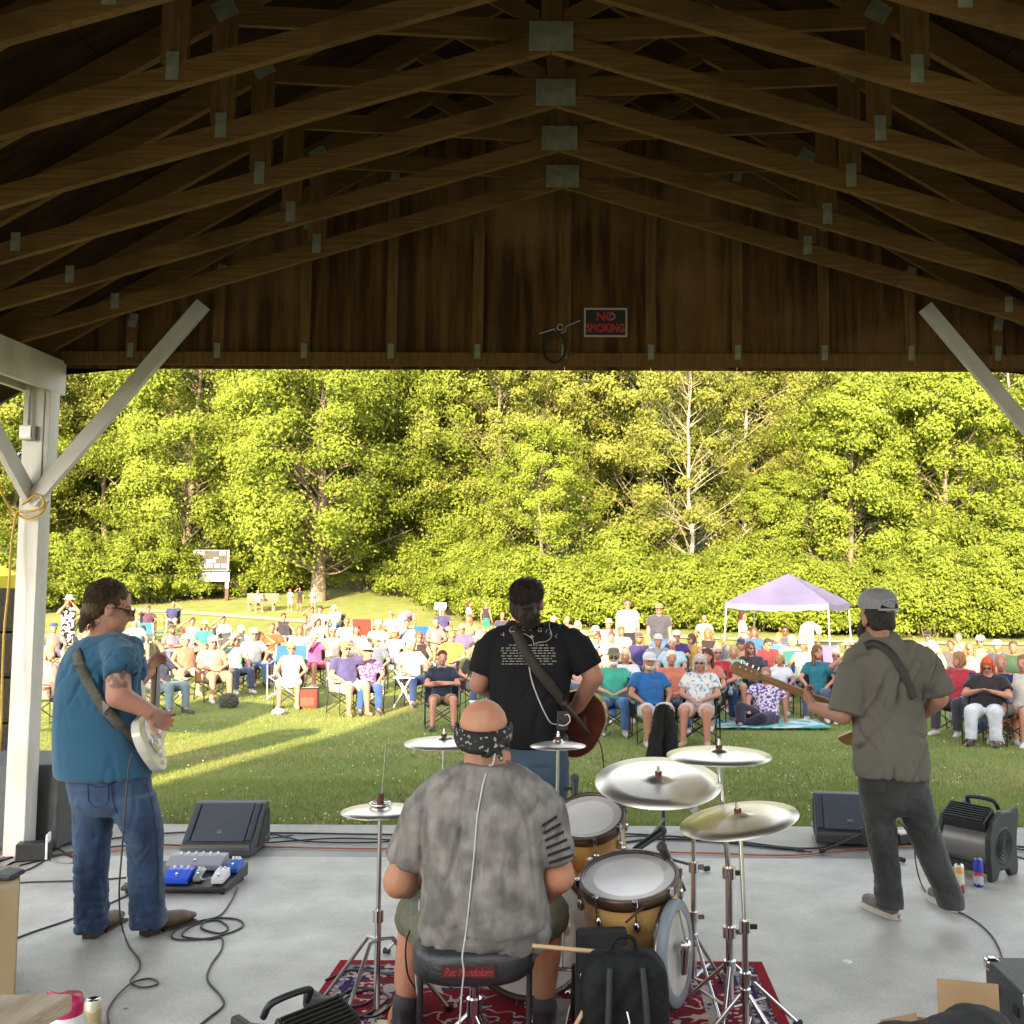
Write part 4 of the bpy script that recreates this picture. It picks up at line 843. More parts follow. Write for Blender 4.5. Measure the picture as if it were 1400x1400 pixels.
person(919, 873, 'older man in light blue shirt', 'behind the woman in orange', 'rest', 'm', 2, ('tee', '#b4cfe0'), ('shorts', '#8fa0b8'), ('short', '#c8b4a0'), None, False, None, WHITE, '#2f6a50', cname='green')
person(918, 891, 'woman in orange top with lavender mask at chin', 'right of the blue tee man', 'lap', 'm', 2, ('tee', '#e08066'), ('trousers', '#4a6aa0'), ('short', '#d8c4b0'), None, False, None, WHITE, '#8a4a7a', cname='plum')
person(925, 861, 'man in dark purple tee and white cap', 'right of the standing dark polo man', 'cross', 'l', 2, ('tee', '#43296a'), ('shorts', '#8a8a94'), ('short', '#a89078'), ('cap', '#f6f0e4'), False, None, WHITE, '#5a5a44', cname='olive')
person(963, 842, 'bald man in grey tee and sunglasses', 'left of the purple canopy leg', 'right', 'm', 1, ('tee', '#8a8a92'), ('shorts', '#b0a890'), None, None, True, '#6a4a34', WHITE, '#c8a868', cname='yellow')
person(968, 861, 'woman in black tank top looking down', 'below the bald man in grey', 'phone', 'm', 2, ('tank', '#2f2a2c'), ('shorts', '#4a4a54'), ('longhair', '#8a6038'), None, False, None, WHITE, '#9aa83c', cname='lime')
person(957, 900, 'woman in white floral blouse and shorts', 'front row with folded hands', 'lap', 'l', 2, ('tee', pat_white), ('shorts', '#e9c8b8'), ('bob', '#b4aca8'), None, True, None, '#d8b08c', '#2b4a3c', cname='dark green')
person(981, 884, 'man in red tee and dark jeans', 'with one leg over the other', 'legx', 'l', 2, ('tee', '#c22c3a'), ('trousers', '#2f4a74'), ('short', '#c8b8a4'), None, True, None, '#9aa0a8', '#2f5a4a', cname='green')
person(967, 889, 'dark haired woman in plain coral top', 'behind the grey haired floral blouse woman', 'rest', 'm', 2, ('tee', '#d8806c'), ('shorts', '#8a6a5a'), ('longhair', '#4a2a20'), None, False, None, WHITE, '#5a5a50', cname='grey green')
person(1013, 872, 'woman in dark visor cap', 'in the blue chair under the canopy edge', 'rest', 'm', 2, ('tee', '#c89884'), ('shorts', '#5a5a6a'), ('bob', '#8a5a3c'), ('cap', '#4a4268'), False, None, WHITE, '#2f62c4', cname='royal blue')
person(1026, 879, 'woman with long hair in charcoal dress', 'behind the bass guitar headstock', 'right', 'm', 2, ('tee', '#4a444a'), ('trousers', '#3f3f48'), ('longhair', '#6a4030'), None, True, None, '#3a3a3e', '#2f5ab8', cname='cobalt')
person(1031, 859, 'person in blue shirt in a black chair', 'under the purple canopy', 'rest', 'm', 1, ('tee', '#3f6ab8'), ('shorts', '#6a5a54'), ('longhair', '#5a3a2c'), None, False, None, WHITE, '#2a2426', cname='black')
person(1064, 866, 'man in sky blue tee turned sideways', 'under the canopy left of the yellow tee woman', 'left', 'm', 2, ('tee', '#5288d8'), ('shorts', '#4a4a5a'), ('short', '#a8643c'), None, False, None, WHITE, '#4a6a98', cname='steel blue')
person(1073, 857, 'boy with black hair and glasses', 'under the middle of the canopy', 'rest', 's', 3, ('tee', '#54586a'), ('shorts', '#4a4a5a'), ('short', '#1c1614'), None, True, None, WHITE, '#4a4a5a', cname='slate')
person(1082, 870, 'blond woman in yellow tee', 'behind the ponytail woman in white', 'left', 'l', 2, ('tee', '#eadf96'), ('shorts', '#3a3a44'), ('bob', '#e0b890'), None, False, None, WHITE, '#2f5fc0', cname='vivid blue')
person(1066, 902, 'woman with ponytail in white tee', 'above the seated floral top woman', 'left', 'm', 2, ('tee', '#eef0f4'), ('shorts', '#3a3f5a'), ('pony', '#a8824c'), None, False, None, WHITE, '#2a56c8', cname='ultramarine', Y=17.6, s=.82)
person(1143, 895, 'woman in plum camisole and sunglasses', 'left of the bass player elbow', 'lap', 'l', 2, ('tank', '#8a2458'), ('shorts', '#5a3a64'), ('short', '#d8b49c'), None, True, None, WHITE, '#2f68c8', cname='azure', Y=17.3, s=.95)
# ---- right side
person(1272, 878, 'older woman in white tee and floral shorts', 'half hidden by the bass player', 'left', 'l', 2, ('tee', '#f4f2f0'), ('shorts', pat_purple), ('bob', '#e8d8b8'), None, True, None, '#d8b08c', '#2b2b30', cname='black')
person(1300, 876, 'man in grey tank top with arms raised', 'right of the bass player shoulder', 'browL', 'l', 1, ('tank', '#6a6262'), ('shorts', '#a07050'), ('short', '#6a4a34'), None, False, None, WHITE, '#7a6a5c', cname='brown grey')
person(1268, 862, 'man in dark sunglasses and black cap', 'at the back over the bass player shoulder', 'rest', 'm', 1, ('tee', '#d8c8bc'), ('shorts', '#a09484'), ('short', '#4a3020'), ('cap', '#2a2426'), True, None, WHITE, '#c8bcb0', cname='cream')
person(1326, 880, 'woman with auburn hair and sunglasses', 'drinking left of the navy and red tee man', 'chin', 'm', 2, ('tank', '#f0d8c8'), ('shorts', '#e8e2d4'), ('longhair', '#a8643c'), None, True, None, WHITE, '#b8402c', cname='brick red')
person(1363, 874, 'man in navy tee with red print', 'back row at the right', 'rest', 'l', 1, ('tee', '#55566e'), ('shorts', '#b8a890'), ('short', '#8a6a54'), ('cap', '#f6f6f2'), False, None, WHITE, '#e4e0d8', cname='white')
person(1368, 898, 'man in orange tee', 'behind the red haired woman', 'rest', 'l', 2, ('tee', '#d0663c'), ('shorts', '#8a6a5a'), ('short', '#a87854'), None, False, None, WHITE, '#6a5a50', cname='brown')
person(1350, 903, 'large red haired woman in white trousers', 'holding a phone at far right', 'phone', 'x', 2, ('tee', '#2f262a'), ('trousers', '#eef0fa'), ('bob', '#b8502c'), None, True, None, '#3a2a28', '#2f3f8a', cname='wide navy')
person(1398, 900, 'person cut off by the frame in white tee', 'at the right edge of the crowd', 'rest', 'm', 2, ('tee', '#e8dcd0'), ('shorts', '#8a7a68'), ('short', '#7a5a40'), None, False, None, WHITE, '#857a64', cname='khaki')
q = at(1351, 925, 15.3); o = MB().box((0, 0, 0), (.075, .012, .15), Matrix.Rotation(.35, 3, 'X')).build('smartphone', M('phone_blue', (.05, .09, .16), rough=.3), bevel=.006); o.location = (q.x, 15.1, q.z - .02); tag(o, 'blue cased phone held up by the red haired woman', 'phone')
# ---- more people filling the middle and far rows
FILL = [(150, 858, 'woman in lilac top', 'just below the guitarist chin', '#b8a0c8', 'bob', '#8a6a48'), (172, 866, 'man in pale lemon shirt', 'behind the raised guitar neck', '#e6dc9c', 'short', '#8a8078'),
 (255, 866, 'woman in coral vest', 'between the dark blue tee man and the salmon shirt', '#dc7a64', 'pony', '#5a3a24'), (322, 866, 'woman in mint blouse', 'between the salmon shirted man and the white tee man', '#9cd0b8', 'bob', '#c8b088'),
 (372, 853, 'man in rust polo', 'above the floral dress woman shoulder', '#a85a38', 'short', '#5a4a3a'), (410, 857, 'woman in powder blue tee', 'above the floral dress woman head', '#a4c0e0', 'longhair', '#7a5030'),
 (455, 858, 'man in cream polo', 'above the purple tee man', '#e8dcc0', 'short', '#a09080'), (540, 858, 'woman in rose blouse', 'between the yellow shirted man and the black tank woman', '#dc98a4', 'bob', '#6a4a30'),
 (556, 848, 'man in pale denim shirt', 'below the bending woman', '#8ca4c4', 'short', '#4a3a2c'), (618, 864, 'girl in tangerine tee', 'behind the young man in navy', '#e89048', 'pony', '#9a6a3c'),
 (655, 862, 'woman in ivory cardigan', 'against the singer left sleeve', '#eee4d0', 'bob', '#b09878'), (648, 880, 'man in moss green tee', 'beside the singer left elbow', '#6a7a48', 'short', '#3a2c20'),
 (515, 868, 'man in slate tee', 'behind the wide hat woman', '#6a7484', 'short', '#8a7a6a'), (700, 846, 'woman in scarlet top', 'left of the singer neck', '#c43c3c', 'longhair', '#4a3020'),
 (800, 868, 'man in wheat shirt', 'left of the sunglasses bun woman', '#dcc494', 'short', '#9a8a78'), (795, 884, 'woman in blush tunic', 'behind the singer right sleeve', '#e8b8a8', 'bob', '#d0b48c'),
 (850, 858, 'woman in aqua blouse', 'in front of the standing beige man', '#84c4c8', 'pony', '#6a4428'), (900, 866, 'boy in orange cap and grey tee', 'below the standing dark polo man', '#9c9ca4', 'short', '#6a4a30'),
 (945, 868, 'woman in ochre top', 'left of the black tank woman looking down', '#c49a44', 'bob', '#5a3a28'), (990, 868, 'man in steel grey polo', 'left of the visor cap woman', '#7c8490', 'short', '#7a6a5a'),
 (1003, 884, 'woman in seafoam tee', 'right of the red tee man', '#8ccab0', 'bob', '#a88a60'), (1050, 872, 'man in maroon tee', 'right of the long haired charcoal woman', '#7c3440', 'short', '#3a2a20'),
 (1098, 872, 'man in white polo', 'right of the yellow tee woman', '#f0ece4', 'short', '#8a7a6a'), (1118, 884, 'woman in peacock tee', 'left of the plum camisole woman', '#2c7c8c', 'longhair', '#6a4a30'),
 (1160, 874, 'man in tan shirt', 'above the bass player neck hand', '#c4a47c', 'short', '#5a4632'), (1165, 892, 'woman in lavender vest', 'under the bass player arm', '#a894c8', 'bob', '#c0a078'),
 (1310, 866, 'man in pale grey tee at the back', 'right of the black cap man', '#c8c4c0', 'short', '#6a5a48'), (1340, 868, 'woman in apricot top', 'left of the white capped navy man', '#f0b88c', 'pony', '#7a4a2c'),
 (1385, 878, 'man in forest green tee', 'at the right edge behind the mesh chair', '#3c5c44', 'short', '#4a3a2c'), (1310, 893, 'woman in cherry red tee', 'left of the large red haired woman', '#b83444', 'bob', '#8a6440'),
 (120, 852, 'man in sand shirt', 'between the post and the guitarist hair', '#d8c4a0', 'short', '#8a7a68'), (280, 848, 'man in teal tank', 'left of the pushchair hood', '#3c8c90', 'short', '#4a3424'), (330, 852, 'woman in white cardigan', 'right of the pushchair', '#f2eee6', 'bob', '#a8a098')]
PO = ['rest', 'lap', 'left', 'cross', 'browR', 'right', 'fwd', 'chin', 'lounge', 'legx', 'browL']
for i, (px, py, who, where, c_, hk, hc) in enumerate(FILL):
    person(px, py, who, where, PO[(i * 5) % 11], 'mlms'[i % 4], i % 3, (('tee', 'tee', 'tank', 'tee')[i % 4], c_), (('shorts', 'trousers')[i % 2], ('#a89c88', '#5a6a88', '#c8bca4', '#4a4a54')[(i * 3) % 4]), (hk, hc), (('cap', '#d8d4cc') if i % 5 == 2 else (('hat', '#d8c8a0') if i % 7 == 3 else None)), i % 3 == 0, None, WHITE,
           ('#3a4a68', '#6a3038', '#3c5a48', '#4a4a50', '#2f5fa8')[i % 5], cname=('slate', 'maroon', 'green', 'grey', 'blue')[i % 5])
# ---- standing people
person(95, 813, 'woman in sun hat and black white dress', 'standing hands at mouth near the post', 'Sface', 'm', 1, ('tank', pat_bw), ('skirt', pat_bw), ('bob', '#6a4a34'), ('hat', '#cfc4b4'), False, None, WHITE, Y=27)
person(397, 805, 'girl in white top and pale shorts', 'leftmost of three standing under the big maple', 'Sfold', 's', 1, ('tank', '#e8dccc'), ('shorts', '#e8dcc8'), ('longhair', '#6a4430'), None, False, None, WHITE, Y=52)
person(410, 803, 'girl in black tee shading her eyes', 'middle of three standing under the big maple', 'Sbrow', 's', 1, ('tee', '#35302e'), ('shorts', '#5a3038'), ('pony', '#4a3020'), None, False, None, '#3a3a3a', Y=52)
person(429, 804, 'woman in lavender dress with light hair', 'rightmost of three standing by the maple trunk', 'Sfold', 'm', 1, ('tank', '#8f86a8'), ('shorts', '#8f86a8'), ('bob', '#e0cfb8'), None, False, None, WHITE, Y=52)
person(563, 830, 'woman bending over in pink tee and denim shorts', 'beside the oval blue chair', 'Sbend', 'm', 1, ('tee', '#c88494'), ('shorts', '#8a9ab4'), ('short', '#6a4a34'), None, False, None, WHITE, Y=32, turn=2.6)
person(642, 822, 'dark haired woman in white top', 'standing left of the child in green shorts', 'Sfold', 'm', 2, ('tank', '#f2ece4'), ('trousers', '#3f4668'), ('longhair', '#4a2a24'), None, False, None, WHITE, Y=36, turn=1.2)
person(665, 823, 'child in black vest and green shorts', 'standing beside the woman in white', 'S', 's', 2, ('tank', '#3f3438'), ('shorts', '#2fb47c'), ('short', '#a86a48'), None, False, None, WHITE, Y=36, turn=2.6)
person(858, 819, 'man in beige tee and black shorts', 'standing at the back right of the singer', 'S', 'l', 0, ('tee', '#e8d4bc'), ('shorts', '#2f2b34'), ('short', '#3a2a20'), None, True, None, WHITE, Y=25.5)
person(901, 824, 'heavy man in dark polo, cap and jeans', 'standing with a drink behind the crowd', 'S', 'x', 1, ('tee', '#4a4c58'), ('trousers', '#4f78ac'), ('short', '#6a4a34'), ('cap', '#b87a54'), True, '#8a6a54', '#3a3a3a', Y=24)
person(1016, 835, 'woman with long dark hair in pale dress', 'standing under the left side of the canopy', 'Sfold', 'm', 2, ('tank', '#e8d8c8'), ('shorts', '#8a3a30'), ('longhair', '#3a1c1a'), None, False, None, WHITE, Y=26, turn=1.4)
person(1112, 853, 'person bending away in khaki trousers', 'under the right side of the canopy', 'Sbend', 'm', 1, ('tee', '#c8d4e8'), ('trousers', '#cfc0a0'), ('short', '#4a3020'), None, False, None, WHITE, Y=26, turn=2.9)
person(1047, 930, 'woman in purple floral top and glasses', 'sitting on the turquoise towel', 'Gsit', 'l', 2, ('tee', pat_purple), ('trousers', '#38364a'), ('short', '#8a6a50'), None, True, None, '#54545c', Y=15.9, lab=1)
person(353, 806, 'man in grey tee and maroon shorts', 'lounging on the park bench', 'rest', 'm', 1, ('tee', '#a89a98'), ('shorts', '#7a4048'), ('short', '#7a5a44'), None, False, None, WHITE, Y=51.5)
# ---- empty chairs and other things among the crowd
def empty_chair(px, py, Y, colr, label, rz=0.0, s=1.0, frame='#c8c8c8'):
    p = at(px, py, Y); return camp_chair((p.x, Y, ground_z(Y)), rz, fab(colr), label, frame, s)
empty_chair(205, 850, 30, '#35a8dc', 'empty light blue folding chair turned away near the guitarist face', 3.0)
empty_chair(394, 880, 19.5, '#3a6fd0', 'empty tall blue folding chair behind the floral dress woman', 0.1, 1.1)
empty_chair(499, 850, 31, '#d03c34', 'empty bright red folding chair with its back to the path', 3.1, 1.1)
empty_chair(588, 853, 28, '#1f6fd0', 'empty oval blue chair with pale rim beside the bending woman', 2.6, 1.05)
empty_chair(1133, 893, 22, '#8f7fc4', 'empty lavender folding chair in front of the bending person', 2.7)
empty_chair(1382, 893, 20.5, '#7d7866', 'empty khaki mesh folding chair behind the orange tee man', 3.0, 1.1)
empty_chair(812, 862, 24, '#d63c2c', 'empty red folding chair showing beside the blond woman', 2.9)
empty_chair(1100, 905, 20, '#2f8a8c', 'empty folding chair with green leaf print under the canopy', 0.6)
# pushchair
pc_p = at(318, 885, 22.5); pc = empty('pushchair', (pc_p.x, 22.5, ground_z(22.5)), 0.6, 'black pushchair with pale straps standing among the seated crowd', 'pushchair')
blk = M('black_fabric', (0.03, 0.03, 0.034), (0.05, 0.05, 0.055), rough=0.8); grey_metal = M('grey_metal', (0.45, 0.45, 0.46), rough=0.35, metal=0.8)
mb = MB(); vs = []
for j in range(7):
    a = R_(10 + j * 22)
    for i in range(7): vs.append((-.24 + .08 * i, .12 - .34 * math.cos(a) * .8, .72 + .34 * math.sin(a)))
mb.add(vs, [(j * 7 + i, j * 7 + i + 1, (j + 1) * 7 + i + 1, (j + 1) * 7 + i) for j in range(6) for i in range(6)], True); mb.build('hood', blk, pc)
MB().box((0, 0, .42), (.44, .42, .05)).build('seat', M('grey_cloth', (0.3, 0.29, 0.29), rough=0.9), pc, bevel=.02); MB().box((0, .22, .66), (.44, .05, .5), Matrix.Rotation(-.25, 3, 'X')).build('backrest', blk, pc, bevel=.02)
for sx in (-1, 1):
    MB().tube([(sx * .25, -.3, .1), (sx * .25, .05, .5), (sx * .25, .42, 1.0)], .013, 6).build('frame_tube', grey_metal, pc); MB().tube([(sx * .25, .3, .1), (sx * .25, .0, .55)], .013, 6).build('frame_tube', grey_metal, pc)
    for yy in (-.3, .3):
        q = MB(); q.tube([(sx * .27, yy + .09 * math.cos(t * .524), .1 + .09 * math.sin(t * .524)) for t in range(12)], .022, 6, closed=True); w = q.build('wheel', blk, pc)
MB().tube([(-.25, .42, 1.0), (.25, .42, 1.0)], .018, 6).build('handlebar', blk, pc)
# red cooler bag between the seated couple
p = gfield(422, 968); t = empty('cooler_bag', p, .1, 'dark red soft cooler bag standing between front row chairs', 'bag')
MB().box((0, 0, .17), (.33, .24, .34)).build('bag_body', fab('#8a4038'), t, bevel=.03, seg=3); MB().box((0, 0, .35), (.32, .23, .03)).build('lid', fab('#2a2426'), t, bevel=.012)
MB().box((0, -.128, .12), (.24, .016, .15)).build('pocket', fab('#a05a4c'), t, bevel=.006); MB().tube([(-.1, -.02, .36), (-.08, -.02, .45), (.08, -.02, .45), (.1, -.02, .36)], .012, 6).build('handle', blk, t)
# white folding side table with a cup
p = at(553, 918, 18.2); t = empty('side_table', (p.x, 18.2, ground_z(18.2)), .1, 'white folding side table left of the older woman in white', 'table')
wp = M('white_plastic', (0.75, 0.74, 0.7), rough=0.45); MB().box((0, 0, .52), (.4, .34, .02)).build('table_top', wp, t, bevel=.006)
for a, b in (((-.17, -.14, 0), (.12, -.14, .51)), ((.17, -.14, 0), (-.12, -.14, .51)), ((-.17, .14, 0), (.12, .14, .51)), ((.17, .14, 0), (-.12, .14, .51))): MB().tube([a, b], .012, 6).build('leg', wp, t)
MB().lathe([(0, 0), (.028, 0), (.036, .1), (.03, .1), (.026, .01)], (p.x - .08, 18.2, ground_z(18.2) + .531), n=12).build('cup', wp); tag(col.objects[-1], 'small clear white cup on the white side table', 'cup')
# bags and bottles on the grass
def soft_bag(name, px, py, size, m, label, seed, z=0.0):
    p = gfield(px, py); P = Prims(); P.ell(V(0, 0, size[2] * .5), (size[0] * .5, size[1] * .5, size[2] * .52)); P.ell(V(size[0] * .18, 0, size[2] * .35), (size[0] * .34, size[1] * .45, size[2] * .36)); P.ell(V(-size[0] * .2, 0, size[2] * .35), (size[0] * .3, size[1] * .45, size[2] * .36))
    me = P.fuse(name, .015, 2); wrinkle(me, .022, folds(10, 10, 12, seed)); o = link(name, me, m); o.location = p; tag(o, label, 'bag'); return o
soft_bag('bag', 1312, 986, (.34, .24, .26), fab('#d8d4cc', '#6a7a9c', 9), 'crumpled white carrier bag left of the red haired woman', 1)
soft_bag('bag', 1347, 998, (.5, .26, .22), fab('#1f62c0'), 'bright blue bag under the red haired woman', 2)
soft_bag('bag', 1392, 1000, (.5, .34, .34), fab('#d88a3c'), 'orange cloth bag at the far right edge', 3)
soft_bag('bag', 312, 968, (.34, .26, .26), fab('#4a4a3c'), 'dark olive handbag right of the salmon shirted man', 4)
soft_bag('bag', 381, 977, (.22, .16, .10), fab('#e9e4da', '#9aa0a8', 12), 'small white bundle at the feet of the floral dress woman', 5)
soft_bag('tote_bag', 929, 982, (.34, .2, .36), fab('#d8d2c0', '#3fa8a0', 6), 'cream and turquoise tote bag behind the black draped stand', 6)
soft_bag('bag', 650, 925, (.30, .2, .22), fab('#17161a'), 'black pouch hanging beside the young man in navy', 7)
p = gfield(655, 985); t = empty('cooler', p, .2, 'small blue cooler with green bottle left of the singer', 'cooler'); MB().box((0, 0, .14), (.3, .22, .28)).build('box', M('blue_plastic', lin('#1f4aa8'), rough=.4), t, bevel=.02); MB().box((0, 0, .295), (.31, .23, .03)).build('lid', wp, t, bevel=.01)
MB().lathe([(0, 0), (.035, 0), (.035, .16), (.014, .2), (.014, .24), (0, .24)], p + V(.02, -.02, .312), n=12).build('bottle', M('green_glass', lin('#1f6a4a'), rough=.2)); tag(col.objects[-1], 'green bottle on top of the blue cooler', 'bottle')
p = gfield(944, 990); MB().lathe([(0, 0), (.04, 0), (.048, .15), (.05, .16), (.045, .162), (.0, .155)], p, n=14).build('tumbler', M('red_tumbler', lin('#a82430'), rough=.35)); tag(col.objects[-1], 'red insulated tumbler standing at the corner of the towel', 'tumbler')
p = gfield(510, 955); MB().lathe([(0, 0), (.033, 0), (.033, .15), (.013, .19), (.013, .21), (0, .21)], p, n=12).build('water_bottle', M('clear_bottle', (0.55, 0.62, 0.66), rough=.15)); tag(col.objects[-1], 'clear water bottle under the wide hat woman chair', 'bottle')
p = gfield(570, 942); MB().lathe([(0, 0), (.033, 0), (.033, .15), (.013, .19), (.013, .21), (0, .21)], p, n=12).build('water_bottle', MATS['clear_bottle']); tag(col.objects[-1], 'clear water bottle beside the older woman in white', 'bottle')
p = gfield(1018, 965); t = empty('cooler_bag', p, .2, 'light blue patterned cool bag behind the floral top woman', 'bag'); MB().box((0, 0, .2), (.36, .22, .4)).build('bag_body', pattern('print_blue', '#7fb4d8', '#d8dce0', 9), t, bevel=.03, seg=3); MB().tube([(-.12, 0, .4), (-.1, 0, .52), (.1, 0, .52), (.12, 0, .4)], .012, 6).build('handle', wp, t)
# towel on the grass
p0 = gfield(1050, 993); mb = MB(); n = 14; m = 7; vs = []
for j in range(m):
    for i in range(n):
        x = (i / (n - 1) - .5) * 1.75; y = (j / (m - 1) - .5) * 1.0; vs.append((p0.x + x, p0.y + y, ground_z(p0.y + y) + .05 + .02 * noise.noise((x * 3, y * 3, 1))))
mb.add(vs, [(j * n + i, j * n + i + 1, (j + 1) * n + i + 1, (j + 1) * n + i) for j in range(m - 1) for i in range(n - 1)], True)
o = mb.build('beach_towel', pattern('towel_print', '#35b0b4', '#d4ecec', 5, .48, .58)); tag(o, 'turquoise patterned beach towel spread on the grass', 'towel'); sl = o.modifiers.new('thick', 'SOLIDIFY'); sl.thickness = .012
# tilted white panel on a pole
p = at(602, 829, 36); t = empty('panel_stand', (p.x, 36, ground_z(36)), 0, 'small tilted white panel on a pole behind the smiling man', 'panel')
hgt = p.z - ground_z(36); MB().cyl((0, 0, 0), (0, 0, hgt), .025).build('pole', grey_metal, t); MB().box((0, 0, hgt), (.42, .3, .03), Matrix.Rotation(.9, 3, 'X')).build('panel', wp, t, bevel=.006)
# purple canopy tent
def tent(name, corner, ang, size, eave, peak, valance, cm, lm, label):
    N0 = Vector(corner); e1 = Vector((-math.cos(ang), math.sin(ang), 0)) * size; e2 = Vector((math.sin(ang), math.cos(ang), 0)) * size
    t = empty(name, N0 + (e1 + e2) / 2, 0, label, 'canopy'); o = t.location.copy(); C = [N0, N0 + e1, N0 + e1 + e2, N0 + e2]; mb = MB(); n = 8
    for q in range(4):
        a, b = C[q] - o, C[(q + 1) % 4] - o; vs = []
        for j in range(n + 1):
            v = j / n
            for i in range(n + 1):
                u = i / n; w = a.lerp(b, u) * (1 - v); zz = eave + (peak - eave) * (v ** 0.85) - .05 * math.sin(math.pi * u) * (1 - v) * 1.2 - .10 * math.sin(math.pi * v) * (0.3 + .7 * math.sin(math.pi * u))
                vs.append((w.x, w.y, zz))
        mb.add(vs, [(j * (n + 1) + i, j * (n + 1) + i + 1, (j + 1) * (n + 1) + i + 1, (j + 1) * (n + 1) + i) for j in range(n) for i in range(n)], True)
    top = mb.build('canopy_top', cm, t)
    for q in range(4):
        a, b = C[q] - o, C[(q + 1) % 4] - o; mb = MB(); vs = []
        for i in range(17):
            u = i / 16; w = a.lerp(b, u) * 1.004; z0 = eave - .06 * math.sin(math.pi * u); vs += [(w.x, w.y, z0 + .004), (w.x * 1.006, w.y * 1.006, z0 - valance - .02 * math.sin(u * 25))]
        mb.add(vs, [(2 * i, 2 * i + 1, 2 * i + 3, 2 * i + 2) for i in range(16)], True); mb.build('valance', cm, t)
        w = (C[q] - o) * 0.985; w2 = (C[q] - o) * 1.03; MB().tube([(w2.x, w2.y, -.05), (w.x, w.y, eave - .02)], .022, 6).build('leg', lm, t)
        MB().tube([(w.x, w.y, eave - .04), (0, 0, peak - .12)], .012, 5).build('roof_strut', lm, t)
    return t
gz = ground_z(28)
tent('canopy_tent', (6.5, 28, gz), R_(25), 3.0, 1.29 - gz + .08, 2.24 - gz, .17, M('lavender_canopy', (.072, .066, .130), (.088, .080, .155), rough=.6, scale=2, bump=.3, bscale=6), M('white_tube', (0.42, 0.41, 0.40), rough=.4), 'purple pop up canopy tent with white legs behind the crowd')
gz = ground_z(9.6)
tent('canopy_tent', (-6.52, 8.75, gz), R_(0), 2.6, 1.92 - gz, 2.62 - gz, .2, M('yellow_canopy', (.45, .38, .0), (.5, .43, .01), rough=.6, scale=2), grey_metal, 'bright yellow canopy tent cut off at the left edge')
# scoreboard
SY = 57.0
def sp(px, py): return at(px, py, SY)
a = sp(266, 753); b = sp(313, 781); t = empty('scoreboard', (0, SY, 0), 0, 'brown ballfield scoreboard on two posts with white sign below', 'scoreboard')
brown = M('score_brown', (.018, .013, .010), (.026, .019, .015), rough=.7); cream = M('score_cream', (.26, .25, .21), rough=.6); postm = M('dark_post', lin('#3a2c22'), lin('#4a382c'), rough=.9)
MB().box(((a.x + b.x) / 2, 0, (a.z + b.z) / 2), (b.x - a.x, .12, a.z - b.z)).build('board', brown, t)
for x0, y0, x1, y1 in ((265.5, 752, 313.5, 753.2), (265.5, 779.6, 313.5, 780.8), (265.5, 752, 267, 781), (312, 752, 313.5, 781)):
    p, q = sp(x0, y0), sp(x1, y1); MB().box(((p.x + q.x) / 2, -.07, (p.z + q.z) / 2), (abs(q.x - p.x), .05, abs(p.z - q.z))).build('frame_trim', cream, t)
for x0, y0, x1, y1 in ((271, 754.5, 280, 759), (301, 754.5, 309, 759), (283, 765, 295, 769.5), (269, 771, 276.5, 776), (280, 771, 291, 776), (294, 771, 301, 776), (303.5, 771, 310.5, 776), (293, 762, 299, 764)):
    p, q = sp(x0, y0), sp(x1, y1); MB().box(((p.x + q.x) / 2, -.065, (p.z + q.z) / 2), (abs(q.x - p.x), .02, abs(p.z - q.z))).build('score_panel', cream, t)
p, q = sp(273, 782.5), sp(314, 795); sg = MB().box(((p.x + q.x) / 2, -.03, (p.z + q.z) / 2), (q.x - p.x, .06, p.z - q.z)).build('sponsor_sign', M('sign_white', (0.36, 0.36, 0.34), rough=.6), t)
for i, x in enumerate((277, 281, 284, 287, 291, 296, 299, 303, 307)):
    c = sp(x, 787); MB().box((c.x, -.063, c.z), (.09, .006, .12)).build('letter', M('faded_letter', (0.17, 0.17, 0.16), rough=.7), sg)
for x in (274.5, 311):
    p, q = sp(x, 795.5), sp(x, 838); MB().box((p.x, .02, (p.z + q.z) / 2), (.2, .18, p.z - q.z)).build('post', postm, t); MB().box((p.x, -.08, p.z - .2), (.2, .02, .34)).build('post_sign', cream, t)
MB().tube([(sp(300, 795).x, .4, sp(300, 795).z), (sp(296, 825).x, 1.6, 1.0)], .06, 6).build('back_stay', postm, t); MB().tube([(sp(316, 795).x, .3, sp(316, 795).z), (sp(331, 822).x, 1.6, 1.0)], .06, 6).build('back_stay', postm, t)
# park bench
p = at(357, 826, 51.8); t = empty('park_bench', (p.x, 51.9, ground_z(51.9)), .1, 'wooden park bench beside the path under the trees', 'bench'); bw = M('bench_wood', (.16, .10, .05), (.2, .13, .07), rough=.8, scale=5, stretch=(.5, 5, 5))
for y, z, ry in ((-.2, .44, 0), (-.06, .44, 0), (.08, .44, 0)): MB().box((0, y, z), (1.6, .11, .035)).build('seat_slat', bw, t)
for z in (.58, .72, .86): MB().box((0, .2 + (z - .5) * .2, z), (1.6, .035, .11)).build('back_slat', bw, t)
for sx in (-.6, .6):
    for y in (-.2, .18): MB().box((sx, y, .21), (.07, .07, .42)).build('leg', bw, t)
    MB().box((sx, .29, .68), (.06, .05, .55)).build('back_post', bw, t)
